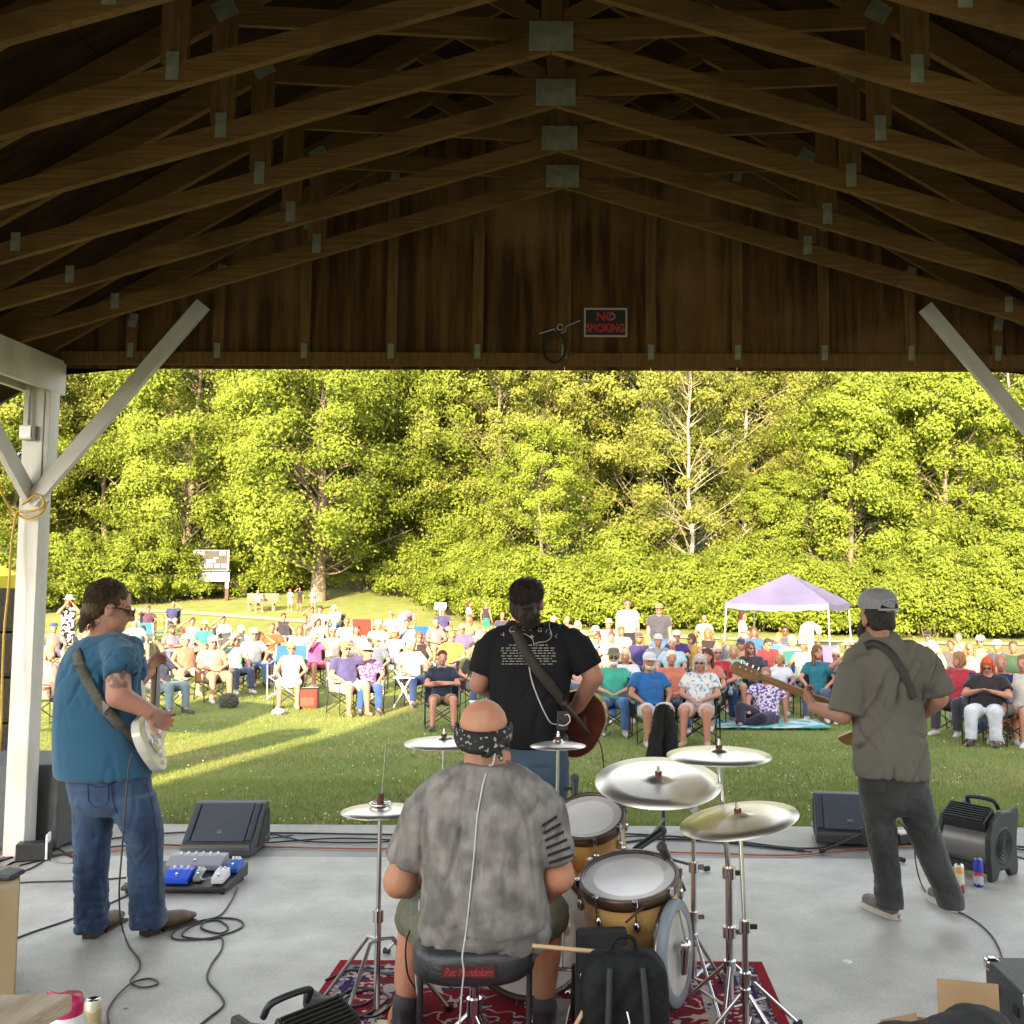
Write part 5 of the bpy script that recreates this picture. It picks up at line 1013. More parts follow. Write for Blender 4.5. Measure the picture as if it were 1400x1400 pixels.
# ================================================================== things on the stage
chrome = M('chrome', (0.62, 0.62, 0.63), rough=0.14, metal=1.0); steel = M('brushed_steel', (0.42, 0.42, 0.43), (0.55, 0.55, 0.55), rough=0.3, metal=1.0, scale=20)
black_p = M('black_plastic', (0.014, 0.015, 0.017), (0.022, 0.023, 0.026), rough=0.45, scale=30, bump=0.15, bscale=150, bdist=0.003)
black_r = M('black_rubber', (0.016, 0.016, 0.018), rough=0.7); maple = M('maple_lacquer', (0.66, 0.38, 0.12), (0.78, 0.50, 0.20), rough=0.3, scale=4, stretch=(0.6, 0.6, 5), detail=8, coat=0.6)
hoop_m = M('dark_wood_hoop', (0.05, 0.032, 0.02), (0.08, 0.05, 0.03), rough=0.35, scale=10, coat=0.3); skin_m = M('drum_head', (0.62, 0.60, 0.58), (0.70, 0.68, 0.66), rough=0.3, scale=6, coat=0.2)
bronze = M('cymbal_bronze', (0.80, 0.74, 0.62), (0.88, 0.83, 0.73), rough=0.34, metal=1.0, scale=3, bump=0.05, bscale=60)
N_ = bronze.node_tree; tcb = N_.nodes.new('ShaderNodeTexCoord'); wv = N_.nodes.new('ShaderNodeTexWave'); wv.wave_type = 'RINGS'; wv.rings_direction = 'Z'; wv.inputs['Scale'].default_value = 70; wv.inputs['Distortion'].default_value = 0.6
bpn = N_.nodes.new('ShaderNodeBump'); bpn.inputs['Strength'].default_value = 0.12; bpn.inputs['Distance'].default_value = 0.002
N_.links.new(tcb.outputs['Object'], wv.inputs['Vector']); N_.links.new(wv.outputs['Fac'], bpn.inputs['Height']); N_.links.new(bpn.outputs[0], N_.nodes['Principled BSDF'].inputs['Normal'])
def text_mesh(s, size, extrude=0.001, align='CENTER', shear=0.0, sp=1.0, off=0.0):
    c = bpy.data.curves.new('txt', 'FONT'); c.body = s; c.size = size; c.extrude = extrude; c.align_x = align; c.align_y = 'CENTER'; c.shear = shear; c.space_character = sp; c.offset = off
    o = bpy.data.objects.new('txt', c); col.objects.link(o); dg = DG(); dg.update(); me = bpy.data.meshes.new_from_object(o.evaluated_get(dg)); bpy.data.objects.remove(o); me.materials.clear(); return me
# ---- NO SMOKING sign and the cable hook beside it, on the gable wall
SG = at(828, 441, 6.955); t = empty('no_smoking_sign', (SG.x, 6.957, SG.z), 0, 'small black and red NO SMOKING sign in a pale frame on the gable', 'sign')
MB().box((0, 0, 0), (.285, .004, .185)).build('board', M('sign_black', (0.012, 0.011, 0.010), rough=.5), t)
pf = M('sign_frame', (0.42, 0.38, 0.33), rough=.6)
for c, sz in (((0, -.003, .098), (.305, .008, .012)), ((0, -.003, -.098), (.305, .008, .012)), ((-.147, -.0032, 0), (.012, .0076, .184)), ((.147, -.0032, 0), (.012, .0076, .184))): MB().box(c, sz).build('frame', pf, t)
rd = M('sign_red', (0.50, 0.02, 0.025), rough=.5)
for s_, z, sz, dx in (('NO', .042, .085, 0), ('SMOKING', -.042, .078, 0)):
    o = link('lettering', text_mesh(s_, sz, .001, off=.002), rd, t); o.rotation_euler = (math.pi / 2, 0, 0); o.location = (dx, -.0035, z); o.scale = (0.78 if s_ != 'NO' else 1, 1.05, 1)
MB().tube([(.048 + .02 * math.cos(q * .4), -.006, .042 + .02 * math.sin(q * .4)) for q in range(16)], .002, 4, closed=True).build('symbol_ring', pf, t)
p = at(766, 447, 6.9); t = empty('cable_hook', (p.x, 6.915, p.z), 0, 'bent metal rod hook holding a coil of dark cable on the gable', 'hook')
MB().tube([(-.15, 0, -.045), (-.04, 0, -.01), (-.033, 0, -.03), (0, 0, -.045), (.035, 0, -.025), (.04, 0, .01), (.14, 0, .05)], .004, 6).build('rod', steel, t); MB().tube([(.022 * math.cos(q * .6), -.01, .022 * math.sin(q * .6)) for q in range(11)], .005, 6, closed=True).build('ring', steel, t)
for k in range(3): MB().tube([(-.04 + (.072 + .006 * k) * math.cos(q * .35), -.012 - .008 * k, -.15 + (.10 + .005 * k) * math.sin(q * .35)) for q in range(18)], .005, 5, closed=True).build('cable_coil', black_r, t)
# ---- electrical box and hung extension cord on the left post
pb = at(40, 592, 6.745); t = empty('junction_box', (pb.x, 6.745, pb.z), 0, 'small grey metal electrical box with conduit on the white post', 'junction box'); gm = M('galvanised', (0.36, 0.36, 0.33), (0.45, 0.45, 0.42), rough=.5, metal=.6)
MB().box((0, -.02, 0), (.09, .05, .10)).build('box', gm, t, bevel=.004); MB().box((.0, -.05, 0), (.08, .006, .085)).build('cover', gm, t, bevel=.002); MB().cyl((0, -.02, .05), (0, -.02, .36), .013).build('conduit', gm, t)
pts = [at(x, y, yy) for x, y, yy in ((-6, 640, 6.55), (2, 672, 6.62), (14, 694, 6.68), (34, 708, 6.70), (55, 702, 6.70), (66, 684, 6.70))]; mb = MB(); mb.tube(spline(pts, 6), .009, 6)
mb.tube(spline([at(x, y, yy) for x, y, yy in ((22, 702, 6.68), (16, 740, 6.66), (12, 800, 6.62), (6, 860, 6.6), (3, 930, 6.58), (1, 1000, 6.55), (-8, 1100, 6.5), (-14, 1185, 6.4))], 6), .009, 6)
mb.tube(spline([at(x, y, 6.69) for x, y in ((22, 700), (46, 698), (60, 690), (52, 676), (30, 690))], 5), .009, 6)
tag(mb.build('extension_cord', M('mustard_cord', (0.42, 0.26, 0.03), rough=.5)), 'mustard yellow extension cord draped round the white post', 'cord')
# ---- PA: subwoofer behind the post, speaker stack outside
t = empty('subwoofer', (-4.08, 7.24, 0), .05, 'large dark grey subwoofer box behind the white post', 'speaker'); MB().box((0, 0, .29), (.8, .62, .57)).build('cabinet', M('sub_grey', (0.045, 0.05, 0.052), (0.06, 0.065, 0.066), rough=.6, scale=40, bump=.2, bscale=120), t, bevel=.012)
for sx in (-.33, .33):
    for sy in (-.24, .24): MB().cyl((sx, sy, -.01), (sx, sy, .01), .03).build('foot', black_r, t)
for xx in (-.18, .18): MB().box((xx, -.315, .36), (.16, .012, .07)).build('handle_plate', black_p, t, bevel=.01)
sc_ = M('stack_black', (0.006, 0.006, 0.006), (0.010, 0.010, 0.010), rough=.9, spec=.08); t = empty('speaker_stack', (-5.32, 8.75, ground_z(8.75)), .35, 'tall stack of black speaker cabinets outside the left post', 'speaker')
for k in range(5): c = MB().box((0, 0, .2 + k * .385), (.62, .5, .37)).build('cabinet', sc_, t, bevel=.015); MB().box((0, -.256, .2 + k * .385), (.54, .012, .31)).build('grille', steel if k == 9 else M('grille_black', (0.006, 0.006, 0.006), (0.014, 0.014, 0.014), rough=.95, spec=.05, scale=90, bump=.6, bscale=160), c)
# ---- monitor wedges
mon_c = M('monitor_paint', (0.030, 0.034, 0.042), (0.042, 0.047, 0.056), rough=.5, scale=60, bump=.35, bscale=220, bdist=.003); mon_g = M('monitor_grille', (0.028, 0.034, 0.046), (0.05, 0.058, 0.075), rough=.55, scale=160, bump=.8, bscale=260, bdist=.003)
def wedge(loc, rz, label, w=.47):
    t = empty('stage_monitor', loc, rz, label, 'monitor', 'floor monitor wedges')
    prof = [(0, .02), (0.0, .075), (.025, .10), (.27, .315), (.36, .315), (.41, .22), (.43, .02)]
    MB().prism(prof, 'x', -w / 2, w / 2).build('cabinet', mon_c, t, bevel=.01)
    sl = math.atan2(.215, .245); d = V(0, math.cos(sl), math.sin(sl)); nrm = V(0, -math.sin(sl), math.cos(sl)); c = V(0, .1475, .2075)
    rot = Matrix((V(1, 0, 0), d, nrm)).transposed()
    MB().box(c + nrm * .006, (w - .12, .30, .012), rot).build('grille', mon_g, t, bevel=.004)
    for s in (-1, 1): MB().box(c + nrm * .008 + V(s * (w / 2 - .035), 0, 0), (.035, .29, .014), rot).build('side_rail', mon_c, t, bevel=.006)
    MB().box(c + nrm * .013 - d * .08, (.035, .022, .004), rot).build('badge', steel, t, bevel=.002)
    MB().box((0, -.003, .088), (w - .03, .008, .02)).build('lip_slots', M('slot_tan', (0.10, 0.085, 0.06), rough=.5), t)
    for s in (-1, 1):
        pan = MB().prism([(.12, .05), (.38, .05), (.38, .26), (.30, .26)], 'x', s * (w / 2 + .0005), s * (w / 2 + .004)).build('connector_panel', black_r, t)
        for q in range(3): MB().cyl((s * (w / 2 + .004), .27 + .04 * q, .08), (s * (w / 2 + .016), .27 + .04 * q, .08), .012, n=10).build('socket', steel, pan)
    return t
wl_ = gnd(294, 1176); wedge((wl_.x, wl_.y, 0), .03, 'black floor monitor wedge beside the pedalboard'); wr_ = gnd(1160, 1159); wedge((wr_.x + .02, wr_.y, 0), -.16, 'black floor monitor wedge behind the bass player leg', .48)
# ---- pedalboard
a = gnd(236, 1224); t = empty('pedalboard', (a.x, a.y, 0), -.02, 'black pedalboard holding several effect pedals on the floor', 'pedalboard')
MB().prism([(0, .02), (.0, .045), (.36, .10), (.36, .02)], 'x', -.31, .31).build('frame', black_p, t, bevel=.006); tl = math.atan2(.055, .36)
for s in (-.28, .28):
    for y in (.03, .33): MB().cyl((s, y, 0), (s, y, .022), .014).build('rubber_foot', black_r, t)
def pedal(parent, x, y, w, d, h, m, label, knobs=2, nm='effect_pedal'):
    z = .05 + y * .153; o = empty(nm, (0, 0, 0), 0); o.parent = parent; o.location = (x, y, z); o.rotation_euler = (tl, 0, .04)
    return o
def pedal2(x, y, w, d, h, m, label, knobs=3):
    z = .052 + y * .153; R = Matrix.Rotation(-.02, 3, 'Z'); p = V(a.x, a.y, 0) + R @ V(x, y, z); o = empty('effect_pedal', p, -.02, label, 'pedal', 'effect pedals on the pedalboard'); o.rotation_euler = (tl, 0, -.02)
    MB().prism([(-d / 2, 0), (-d / 2, h * .6), (d * .1, h), (d / 2, h), (d / 2, 0)], 'x', -w / 2, w / 2).build('housing', m, o, bevel=.004)
    for k in range(knobs): xx = (k - (knobs - 1) / 2) * w / max(knobs, 1) * .8; MB().cyl((xx, d * .3, h), (xx, d * .3, h + .014), .009, .007, n=10).build('knob', M('knob_white', (.75, .75, .72), rough=.4), o)
    MB().cyl((0, -d * .28, h * .7), (0, -d * .28, h * .7 + .016), .008, n=10).build('foot_switch', chrome, o); return o
pedal2(.0, .085, .15, .12, .055, M('pedal_blue', lin('#1f4fd0'), rough=.35), 'wide bright blue pedal at the middle of the pedalboard', 3)
pedal2(.115, .10, .05, .09, .045, steel, 'narrow silver pedal right of the wide blue pedal', 2); pedal2(.245, .09, .07, .12, .05, M('pedal_white', (.72, .73, .74), rough=.35), 'white pedal at the right front of the pedalboard', 2)
pedal2(.275, .23, .07, .11, .05, M('pedal_royal', lin('#1a58b8'), rough=.35), 'small dark blue pedal at the right rear of the pedalboard', 3); pedal2(-.26, .10, .07, .12, .05, M('pedal_mint', lin('#bfe0d8'), rough=.4), 'pale mint pedal at the left end of the pedalboard', 2)
pedal2(.03, .27, .34, .13, .06, M('pedal_grey', (.26, .26, .30), rough=.35), 'long grey multi effect unit along the pedalboard back', 6)
MB().tube(spline([V(a.x + .13, a.y + .06, .09), V(a.x + .17, a.y + .02, .085), V(a.x + .22, a.y + .05, .09)], 5), .005, 5).build('patch_cable', M('grey_cable', (.3, .3, .3), rough=.5)); tag(col.objects[-1], 'short grey patch cable between silver and white pedals', 'cable')
# ---- cables on the floor
def cable(px, label, m, r=.0055, z=.006, pre=None):
    pts = [(q if isinstance(q, Vector) else gnd(q[0], q[1], z + (q[2] if len(q) > 2 else 0))) for q in px]; o = MB().tube(spline(pts, 7), r, 6).build('cable', m); return tag(o, label, 'cable', 'cables lying about the stage')
ck = M('cable_black', (0.015, 0.015, 0.018), rough=.5); co_ = M('cable_orange', (0.42, 0.10, 0.035), rough=.5)
cable([(-10, 1180), (60, 1160), (140, 1148), (250, 1138), (400, 1139), (560, 1141), (700, 1138), (860, 1140), (1000, 1150), (1100, 1160), (1180, 1152), (1300, 1150), (1420, 1160)], 'black cable running the whole stage width farthest from the band', ck, .007)
cable([(20, 1185), (110, 1163), (200, 1155), (300, 1157), (380, 1151), (470, 1146), (600, 1150), (760, 1146), (900, 1143), (1000, 1149), (1110, 1165)], 'black cable weaving just in front of the left monitor', ck, .006)
cable([(60, 1170), (140, 1164), (250, 1158), (380, 1158), (480, 1160), (620, 1160), (800, 1163), (960, 1166), (1080, 1169), (1180, 1160), (1260, 1158)], 'orange cable running along the front of the slab', co_, .006)
cable([(355, 1150), (370, 1140), (420, 1150), (500, 1152), (560, 1149), (640, 1155), (760, 1153)], 'black cable leaving the left monitor towards the drums', ck, .006)
cable([(850, 1152), (900, 1147), (980, 1150), (1040, 1157), (1100, 1162)], 'thick black cable bundle leading to the right monitor', ck, .009)
cable([(-20, 1300), (40, 1276), (110, 1252), (175, 1224)], 'black cable from the tan crate to the pedalboard', ck, .005); cable([(-20, 1210), (40, 1206), (110, 1204), (170, 1200), (200, 1196)], 'black cable crossing behind the boots to the pedalboard', ck, .005)
cable([(0, 1190), (20, 1178), (50, 1172), (60, 1165), (40, 1160), (10, 1170), (-5, 1182), (25, 1192), (55, 1180), (75, 1160), (95, 1170), (120, 1180)], 'tangled black cable heap at the foot of the white post', ck, .006)
cable([(0, 1176), (30, 1166), (58, 1160), (66, 1150), (80, 1145), (72, 1140)], 'pinkish brown cable in the heap at the post foot', M('cable_tan', (.35, .2, .14), rough=.5), .006)
cable([(66, 1152), (70, 1175), (95, 1180), (105, 1175)], 'grey cable loop dropping from the socket behind the post', M('cable_grey', (.2, .2, .2), rough=.5), .005)
cp = [(325, 1214), (316, 1232), (300, 1252), (270, 1260), (240, 1272), (240, 1284), (290, 1282), (330, 1268), (325, 1257), (290, 1256), (275, 1268), (300, 1276), (312, 1268), (295, 1258), (262, 1266), (250, 1280), (285, 1284), (303, 1282), (303, 1298), (288, 1320), (284, 1340), (302, 1362), (305, 1375), (285, 1392), (262, 1410)]
cable(cp, 'black guitar cable coiled beside the right boot', ck, .005)
cable([(352, 1125, .16), (360, 1148, .06), (354, 1162), (344, 1160), (347, 1150), (370, 1146), (400, 1142)], 'blue black cables looping out of the left monitor side', ck, .005)
cable([(1242, 1145, .02), (1236, 1130, .1), (1228, 1122, .14), (1248, 1120, .12), (1252, 1140, .02), (1240, 1150), (1270, 1165), (1300, 1172), (1320, 1180)], 'black cable loop behind the bass player knees', ck, .006)
cable([(1320, 1160), (1350, 1166), (1385, 1170), (1420, 1180)], 'black cable leaving the fan to the right', ck, .006); cable([(1310, 1150), (1360, 1156), (1420, 1165)], 'second black cable behind the fan to the right', ck, .006)
cable([(445, 1340), (480, 1326), (520, 1330), (560, 1338)], 'thin black cable lying over the rug corner', ck, .005, .016); cable([(450, 1385), (480, 1360), (520, 1352), (500, 1372), (470, 1380), (510, 1390), (540, 1370)], 'tangled black cable on the rug behind the hi hat', ck, .005, .016); cable([(455, 1368), (490, 1350), (530, 1362), (505, 1385), (475, 1395)], 'second tangled black cable on the rug', ck, .005, .016)
MB().lathe([(0, .002), (.026, .002), (.026, 0)], gnd(1158, 1315, .001), n=14).build('tape_dot', M('tape_white', (.7, .72, .74), rough=.5)); tag(col.objects[-1], 'small round white tape dot on the bare concrete', 'tape')
# ---- power strip near the right monitor
p = gnd(1236, 1152); t = empty('power_strip', p, .4, 'white and black power box behind the bass player legs', 'power strip'); MB().box((0, 0, .035), (.16, .1, .07)).build('box', black_p, t, bevel=.006); MB().box((0, 0, .075), (.14, .085, .012)).build('top_plate', wp, t, bevel=.003)
p = at(62, 1143, 6.85); t = empty('power_strip', (p.x, 6.72, 0), .3, 'black power socket box at the foot of the white post', 'power strip'); MB().box((0, 0, .06), (.2, .1, .11)).build('box', black_p, t, bevel=.006); MB().box((.085, -.02, .09), (.012, .1, .16)).build('end_plate', wp, t, bevel=.003)
# ---- blower fans
drum_grey = M('fan_drum_grey', (0.20, 0.19, 0.18), (0.25, 0.24, 0.225), rough=.3, metal=.6, scale=3); drum_blue = M('fan_drum_blue', (0.02, 0.035, 0.10), (0.03, 0.05, 0.14), rough=.12, coat=.6); fan_side = M('fan_side', (0.020, 0.021, 0.022), (0.03, 0.03, 0.031), rough=.5, scale=30)
def blower(loc, rz, label, dm, s=1.0, tilt=0.0, sm=None):
    sm = sm or fan_side; t = empty('blower_fan', loc, rz, label, 'fan', 'utility blower fans'); t.scale = (s, s, s); t.rotation_euler = (tilt, 0, rz)
    prof = [(-.15, .0), (-.08, .0), (-.05, .05), (.05, .05), (.09, .0), (.17, .0), (.18, .06), (.165, .16), (.175, .26), (.20, .36), (.19, .42), (.10, .40), (-.02, .41), (-.12, .36), (-.165, .26), (-.165, .14)]
    for s_ in (-1, 1):
        x0, x1 = sorted((s_ * .145, s_ * .185)); sp_ = MB().prism(prof, 'x', x0, x1).build('side_panel', sm, t, bevel=.012, seg=3)
        MB().lathe([(.0, 0), (.095, 0), (.105, .006), (.115, 0)], (s_ * .1855, .0, .2), (s_, 0, 0), 24).build('intake_grille', M('grille_black2', (.012, .012, .012), (.03, .03, .03), rough=.5, scale=60), sp_)
        for q in range(1, 5): MB().tube([(s_ * .188, .022 * q * math.cos(w * .45), .2 + .022 * q * math.sin(w * .45)) for w in range(14)], .0025, 4, closed=True).build('grille_ring', black_p, sp_)
    MB().cyl((-.146, 0, .205), (.146, 0, .205), .162, n=36).build('drum', dm, t)
    MB().box((0, -.085, .355), (.285, .15, .09), Matrix.Rotation(.55, 3, 'X')).build('outlet_box', black_p, t, bevel=.006)
    for k in range(7): c = V(0, -.125, .335) + V(0, math.cos(.55) * .02, math.sin(.55) * .02) * (k - 3) * 1.0; MB().box(V(0, -.10, .372) + V(0, .7, .42).normalized() * (k - 3) * .02 + V(0, -.42, .7).normalized() * .032, (.27, .006, .016), Matrix.Rotation(.55, 3, 'X')).build('louvre', sm, t)
    MB().tube(spline([V(-.10, .1, .40), V(-.08, .06, .455), V(.08, .06, .455), V(.10, .1, .40)], 6), .014, 8).build('handle', black_p, t)
    MB().box((0, -.11, .06), (.29, .02, .05)).build('base_bar', black_p, t, bevel=.004); return t
f1 = gnd(1335, 1200); blower((f1.x + .05, f1.y + .12, 0), R_(-50), 'black utility blower fan with grey drum beside the drink cans', drum_grey)
f2 = at(425, 1392, 3.62); blower((f2.x + .02, 3.5, 0.0), R_(52), 'dark blue blower fan cut off by the bottom edge', drum_blue, .88, -.1, M('fan_side_dark', (0.02, 0.02, 0.016), (0.03, 0.03, 0.025), rough=.5))
# ---- drink cans
def can(loc, h, r, m, label, top=chrome):
    t = empty('drink_can', loc, 0, label, 'can'); MB().lathe([(0, .002), (r * .8, 0), (r, .008), (r, h - .012), (r * .86, h - .002)], (0, 0, 0), n=20).build('can_body', m, t); MB().lathe([(r * .86, h - .002), (r * .84, h), (r * .8, h - .004), (0, h - .004)], (0, 0, 0), n=20).build('lid', top, t); MB().box((0, -.006, h - .002), (.014, .022, .002)).build('pull_tab', top, t); return t
def can_mat(nm, bands):
    m = M(nm, (.5, .5, .5), rough=.3, metal=.3); N = m.node_tree.nodes; L = m.node_tree.links; tc = N.new('ShaderNodeTexCoord'); sx = N.new('ShaderNodeSeparateXYZ'); L.new(tc.outputs['Object'], sx.inputs[0])
    nz = N.new('ShaderNodeTexNoise'); nz.inputs['Scale'].default_value = 40; L.new(tc.outputs['Object'], nz.inputs['Vector'])
    ad = N.new('ShaderNodeMath'); ad.operation = 'MULTIPLY_ADD'; ad.inputs[1].default_value = .05; L.new(nz.outputs['Fac'], ad.inputs[0]); L.new(sx.outputs['Z'], ad.inputs[2])
    ml = N.new('ShaderNodeMath'); ml.operation = 'MULTIPLY'; ml.inputs[1].default_value = 5.0; L.new(ad.outputs[0], ml.inputs[0]); cr = N.new('ShaderNodeValToRGB'); cr.color_ramp.interpolation = 'CONSTANT'; L.new(ml.outputs[0], cr.inputs[0])
    for i, (p, h) in enumerate(bands):
        e = cr.color_ramp.elements[i] if i < 2 else cr.color_ramp.elements.new(p); e.position = p; e.color = (*lin(h), 1)
    L.new(cr.outputs[0], N['Principled BSDF'].inputs['Base Color']); return m
c1 = gnd(1338, 1212); can((c1.x, c1.y, 0), .168, .029, can_mat('can_blue', [(0, '#2a3f9c'), (.22, '#c8ccd4'), (.45, '#c84a50'), (.58, '#3a3fb0'), (.85, '#2038a8')]), 'tall blue and silver drink can in front of the fan')
c2 = gnd(1312, 1221); can((c2.x, c2.y, 0), .168, .029, can_mat('can_gold', [(0, '#2a3f8c'), (.25, '#b04048'), (.4, '#d8d4c8'), (.7, '#d0a860'), (.9, '#d8d4d0')]), 'tall cream and gold drink can beside the bass player shoe')
c3 = gnd(126, 1408); can((c3.x, c3.y, 0), .122, .033, can_mat('can_pale', [(0, '#c8b890'), (.3, '#b8a878'), (.55, '#d0c8b0')]), 'pale gold beer can on the floor at the bottom left')
# ---- mic stand base behind the bass player, mic stand with a black scarf
def tripod_stand(loc, h, label, legs=.30, rot=.4, m=black_p, name='microphone_stand', cat='stand'):
    t = empty(name, loc, rot, label, cat); MB().cyl((0, 0, .05), (0, 0, h), .011, n=10).build('pole', m, t); MB().cyl((0, 0, .09), (0, 0, .17), .022, n=12).build('hub', m, t)
    for k in range(3): w = k * 2.094; e = V(math.cos(w) * legs, math.sin(w) * legs, .018); g = MB().tube([(0, 0, .13), e], .009, 8).build('leg', m, t); MB().cyl(e * .96 + V(0, 0, .004), e * 1.07, .016, n=10).build('foot', black_r, g)
    return t
b1 = gnd(1183, 1166); tripod_stand((b1.x, b1.y, 0), .85, 'black tripod microphone stand behind the bass player legs', .30, math.pi + .1)
b2 = at(907, 970, 6.35); t = tripod_stand((b2.x, 6.35, 0), b2.z, 'black microphone stand carrying the black scarf at centre stage', .32, .5)
P = Prims(); zt = b2.z
P.ell(V(0, 0, zt - .0), (.05, .045, .035)); P.chain([V(-.02, -.02, zt - .02), V(-.05, -.03, zt - .18), V(-.065, -.03, zt - .33)], [.04, .045, .05]); P.chain([V(.03, -.015, zt - .02), V(.05, -.02, zt - .16), V(.06, -.02, zt - .31)], [.035, .035, .04]); P.chain([V(.0, .03, zt - .02), V(.0, .04, zt - .3)], [.035, .05])
me = P.fuse('scarf', .009, 3); wrinkle(me, .010, folds(26, 26, 5, 3)); o = link('scarf', me, M('black_scarf', (.012, .012, .014), (.02, .02, .022), rough=.9)); o.location = (b2.x, 6.35, 0); tag(o, 'black scarf knotted over the centre microphone stand', 'scarf')
# ---- rug
RX0, RX1, RY0, RY1 = -1.22, .805, 1.7, 4.95
rm_ = bpy.data.materials.new('persian_rug'); rm_.use_nodes = True; N = rm_.node_tree.nodes; L = rm_.node_tree.links; bs = N['Principled BSDF']; bs.inputs['Roughness'].default_value = .95; bs.inputs['Specular IOR Level'].default_value = .1
tc = N.new('ShaderNodeTexCoord'); sx = N.new('ShaderNodeSeparateXYZ'); L.new(tc.outputs['Object'], sx.inputs[0])
def math_(op, a_, b_=None):
    m_ = N.new('ShaderNodeMath'); m_.operation = op
    for i, q in enumerate((a_, b_)):
        if q is None: continue
        if isinstance(q, (int, float)): m_.inputs[i].default_value = q
        else: L.new(q, m_.inputs[i])
    return m_.outputs[0]
hw, hl = (RX1 - RX0) / 2, (RY1 - RY0) / 2
dx = math_('SUBTRACT', hw, math_('ABSOLUTE', sx.outputs['X'])); dy = math_('SUBTRACT', hl, math_('ABSOLUTE', sx.outputs['Y'])); dd = math_('MINIMUM', dx, dy)
cr = N.new('ShaderNodeValToRGB'); cr.color_ramp.interpolation = 'CONSTANT'; L.new(dd, cr.inputs[0])
E = [(0, '#8a1f2a'), (.045, '#3a2a44'), (.055, '#7c7480'), (.085, '#2f2a48'), (.12, '#8f8a94'), (.15, '#3a2a44'), (.165, '#7a1c28'), (.27, '#4a2a40'), (.285, '#a39a96'), (.33, '#7a1c28')]
for i, (p_, h) in enumerate(E):
    e = cr.color_ramp.elements[i] if i < 2 else cr.color_ramp.elements.new(p_); e.position = p_; e.color = (*lin(h), 1)
vo = N.new('ShaderNodeTexVoronoi'); vo.inputs['Scale'].default_value = 26; vo.inputs['Randomness'].default_value = .35; L.new(tc.outputs['Object'], vo.inputs['Vector'])
nz = N.new('ShaderNodeTexNoise'); nz.inputs['Scale'].default_value = 9; nz.inputs['Detail'].default_value = 1.5; L.new(tc.outputs['Object'], nz.inputs['Vector'])
vine = math_('LESS_THAN', math_('ABSOLUTE', math_('SUBTRACT', nz.outputs['Fac'], .5)), .022); spot = math_('LESS_THAN', vo.outputs['Distance'], .28)
mot = math_('MULTIPLY', math_('MAXIMUM', vine, math_('MULTIPLY', spot, math_('LESS_THAN', dd, .33))), math_('GREATER_THAN', dd, .05))
mx = N.new('ShaderNodeMix'); mx.data_type = 'RGBA'; L.new(mot, mx.inputs[0]); L.new(cr.outputs[0], mx.inputs[6])
vc = N.new('ShaderNodeMix'); vc.data_type = 'RGBA'; vc.inputs[6].default_value = (*lin('#b8a59a'), 1); vc.inputs[7].default_value = (*lin('#33304f'), 1); L.new(math_('GREATER_THAN', vo.outputs['Color'], .55), vc.inputs[0]); L.new(vc.outputs[2], mx.inputs[7])
L.new(mx.outputs[2], bs.inputs['Base Color']); nb = N.new('ShaderNodeTexNoise'); nb.inputs['Scale'].default_value = 300; L.new(tc.outputs['Object'], nb.inputs['Vector']); bp = N.new('ShaderNodeBump'); bp.inputs['Strength'].default_value = .5; bp.inputs['Distance'].default_value = .004; L.new(nb.outputs['Fac'], bp.inputs['Height']); L.new(bp.outputs[0], bs.inputs['Normal'])
o = MB().box((0, 0, 0), (RX1 - RX0, RY1 - RY0, .009)).build('rug', rm_); o.location = ((RX0 + RX1) / 2, (RY0 + RY1) / 2, .0055); tag(o, 'red oriental rug with patterned border under the drum kit', 'rug')
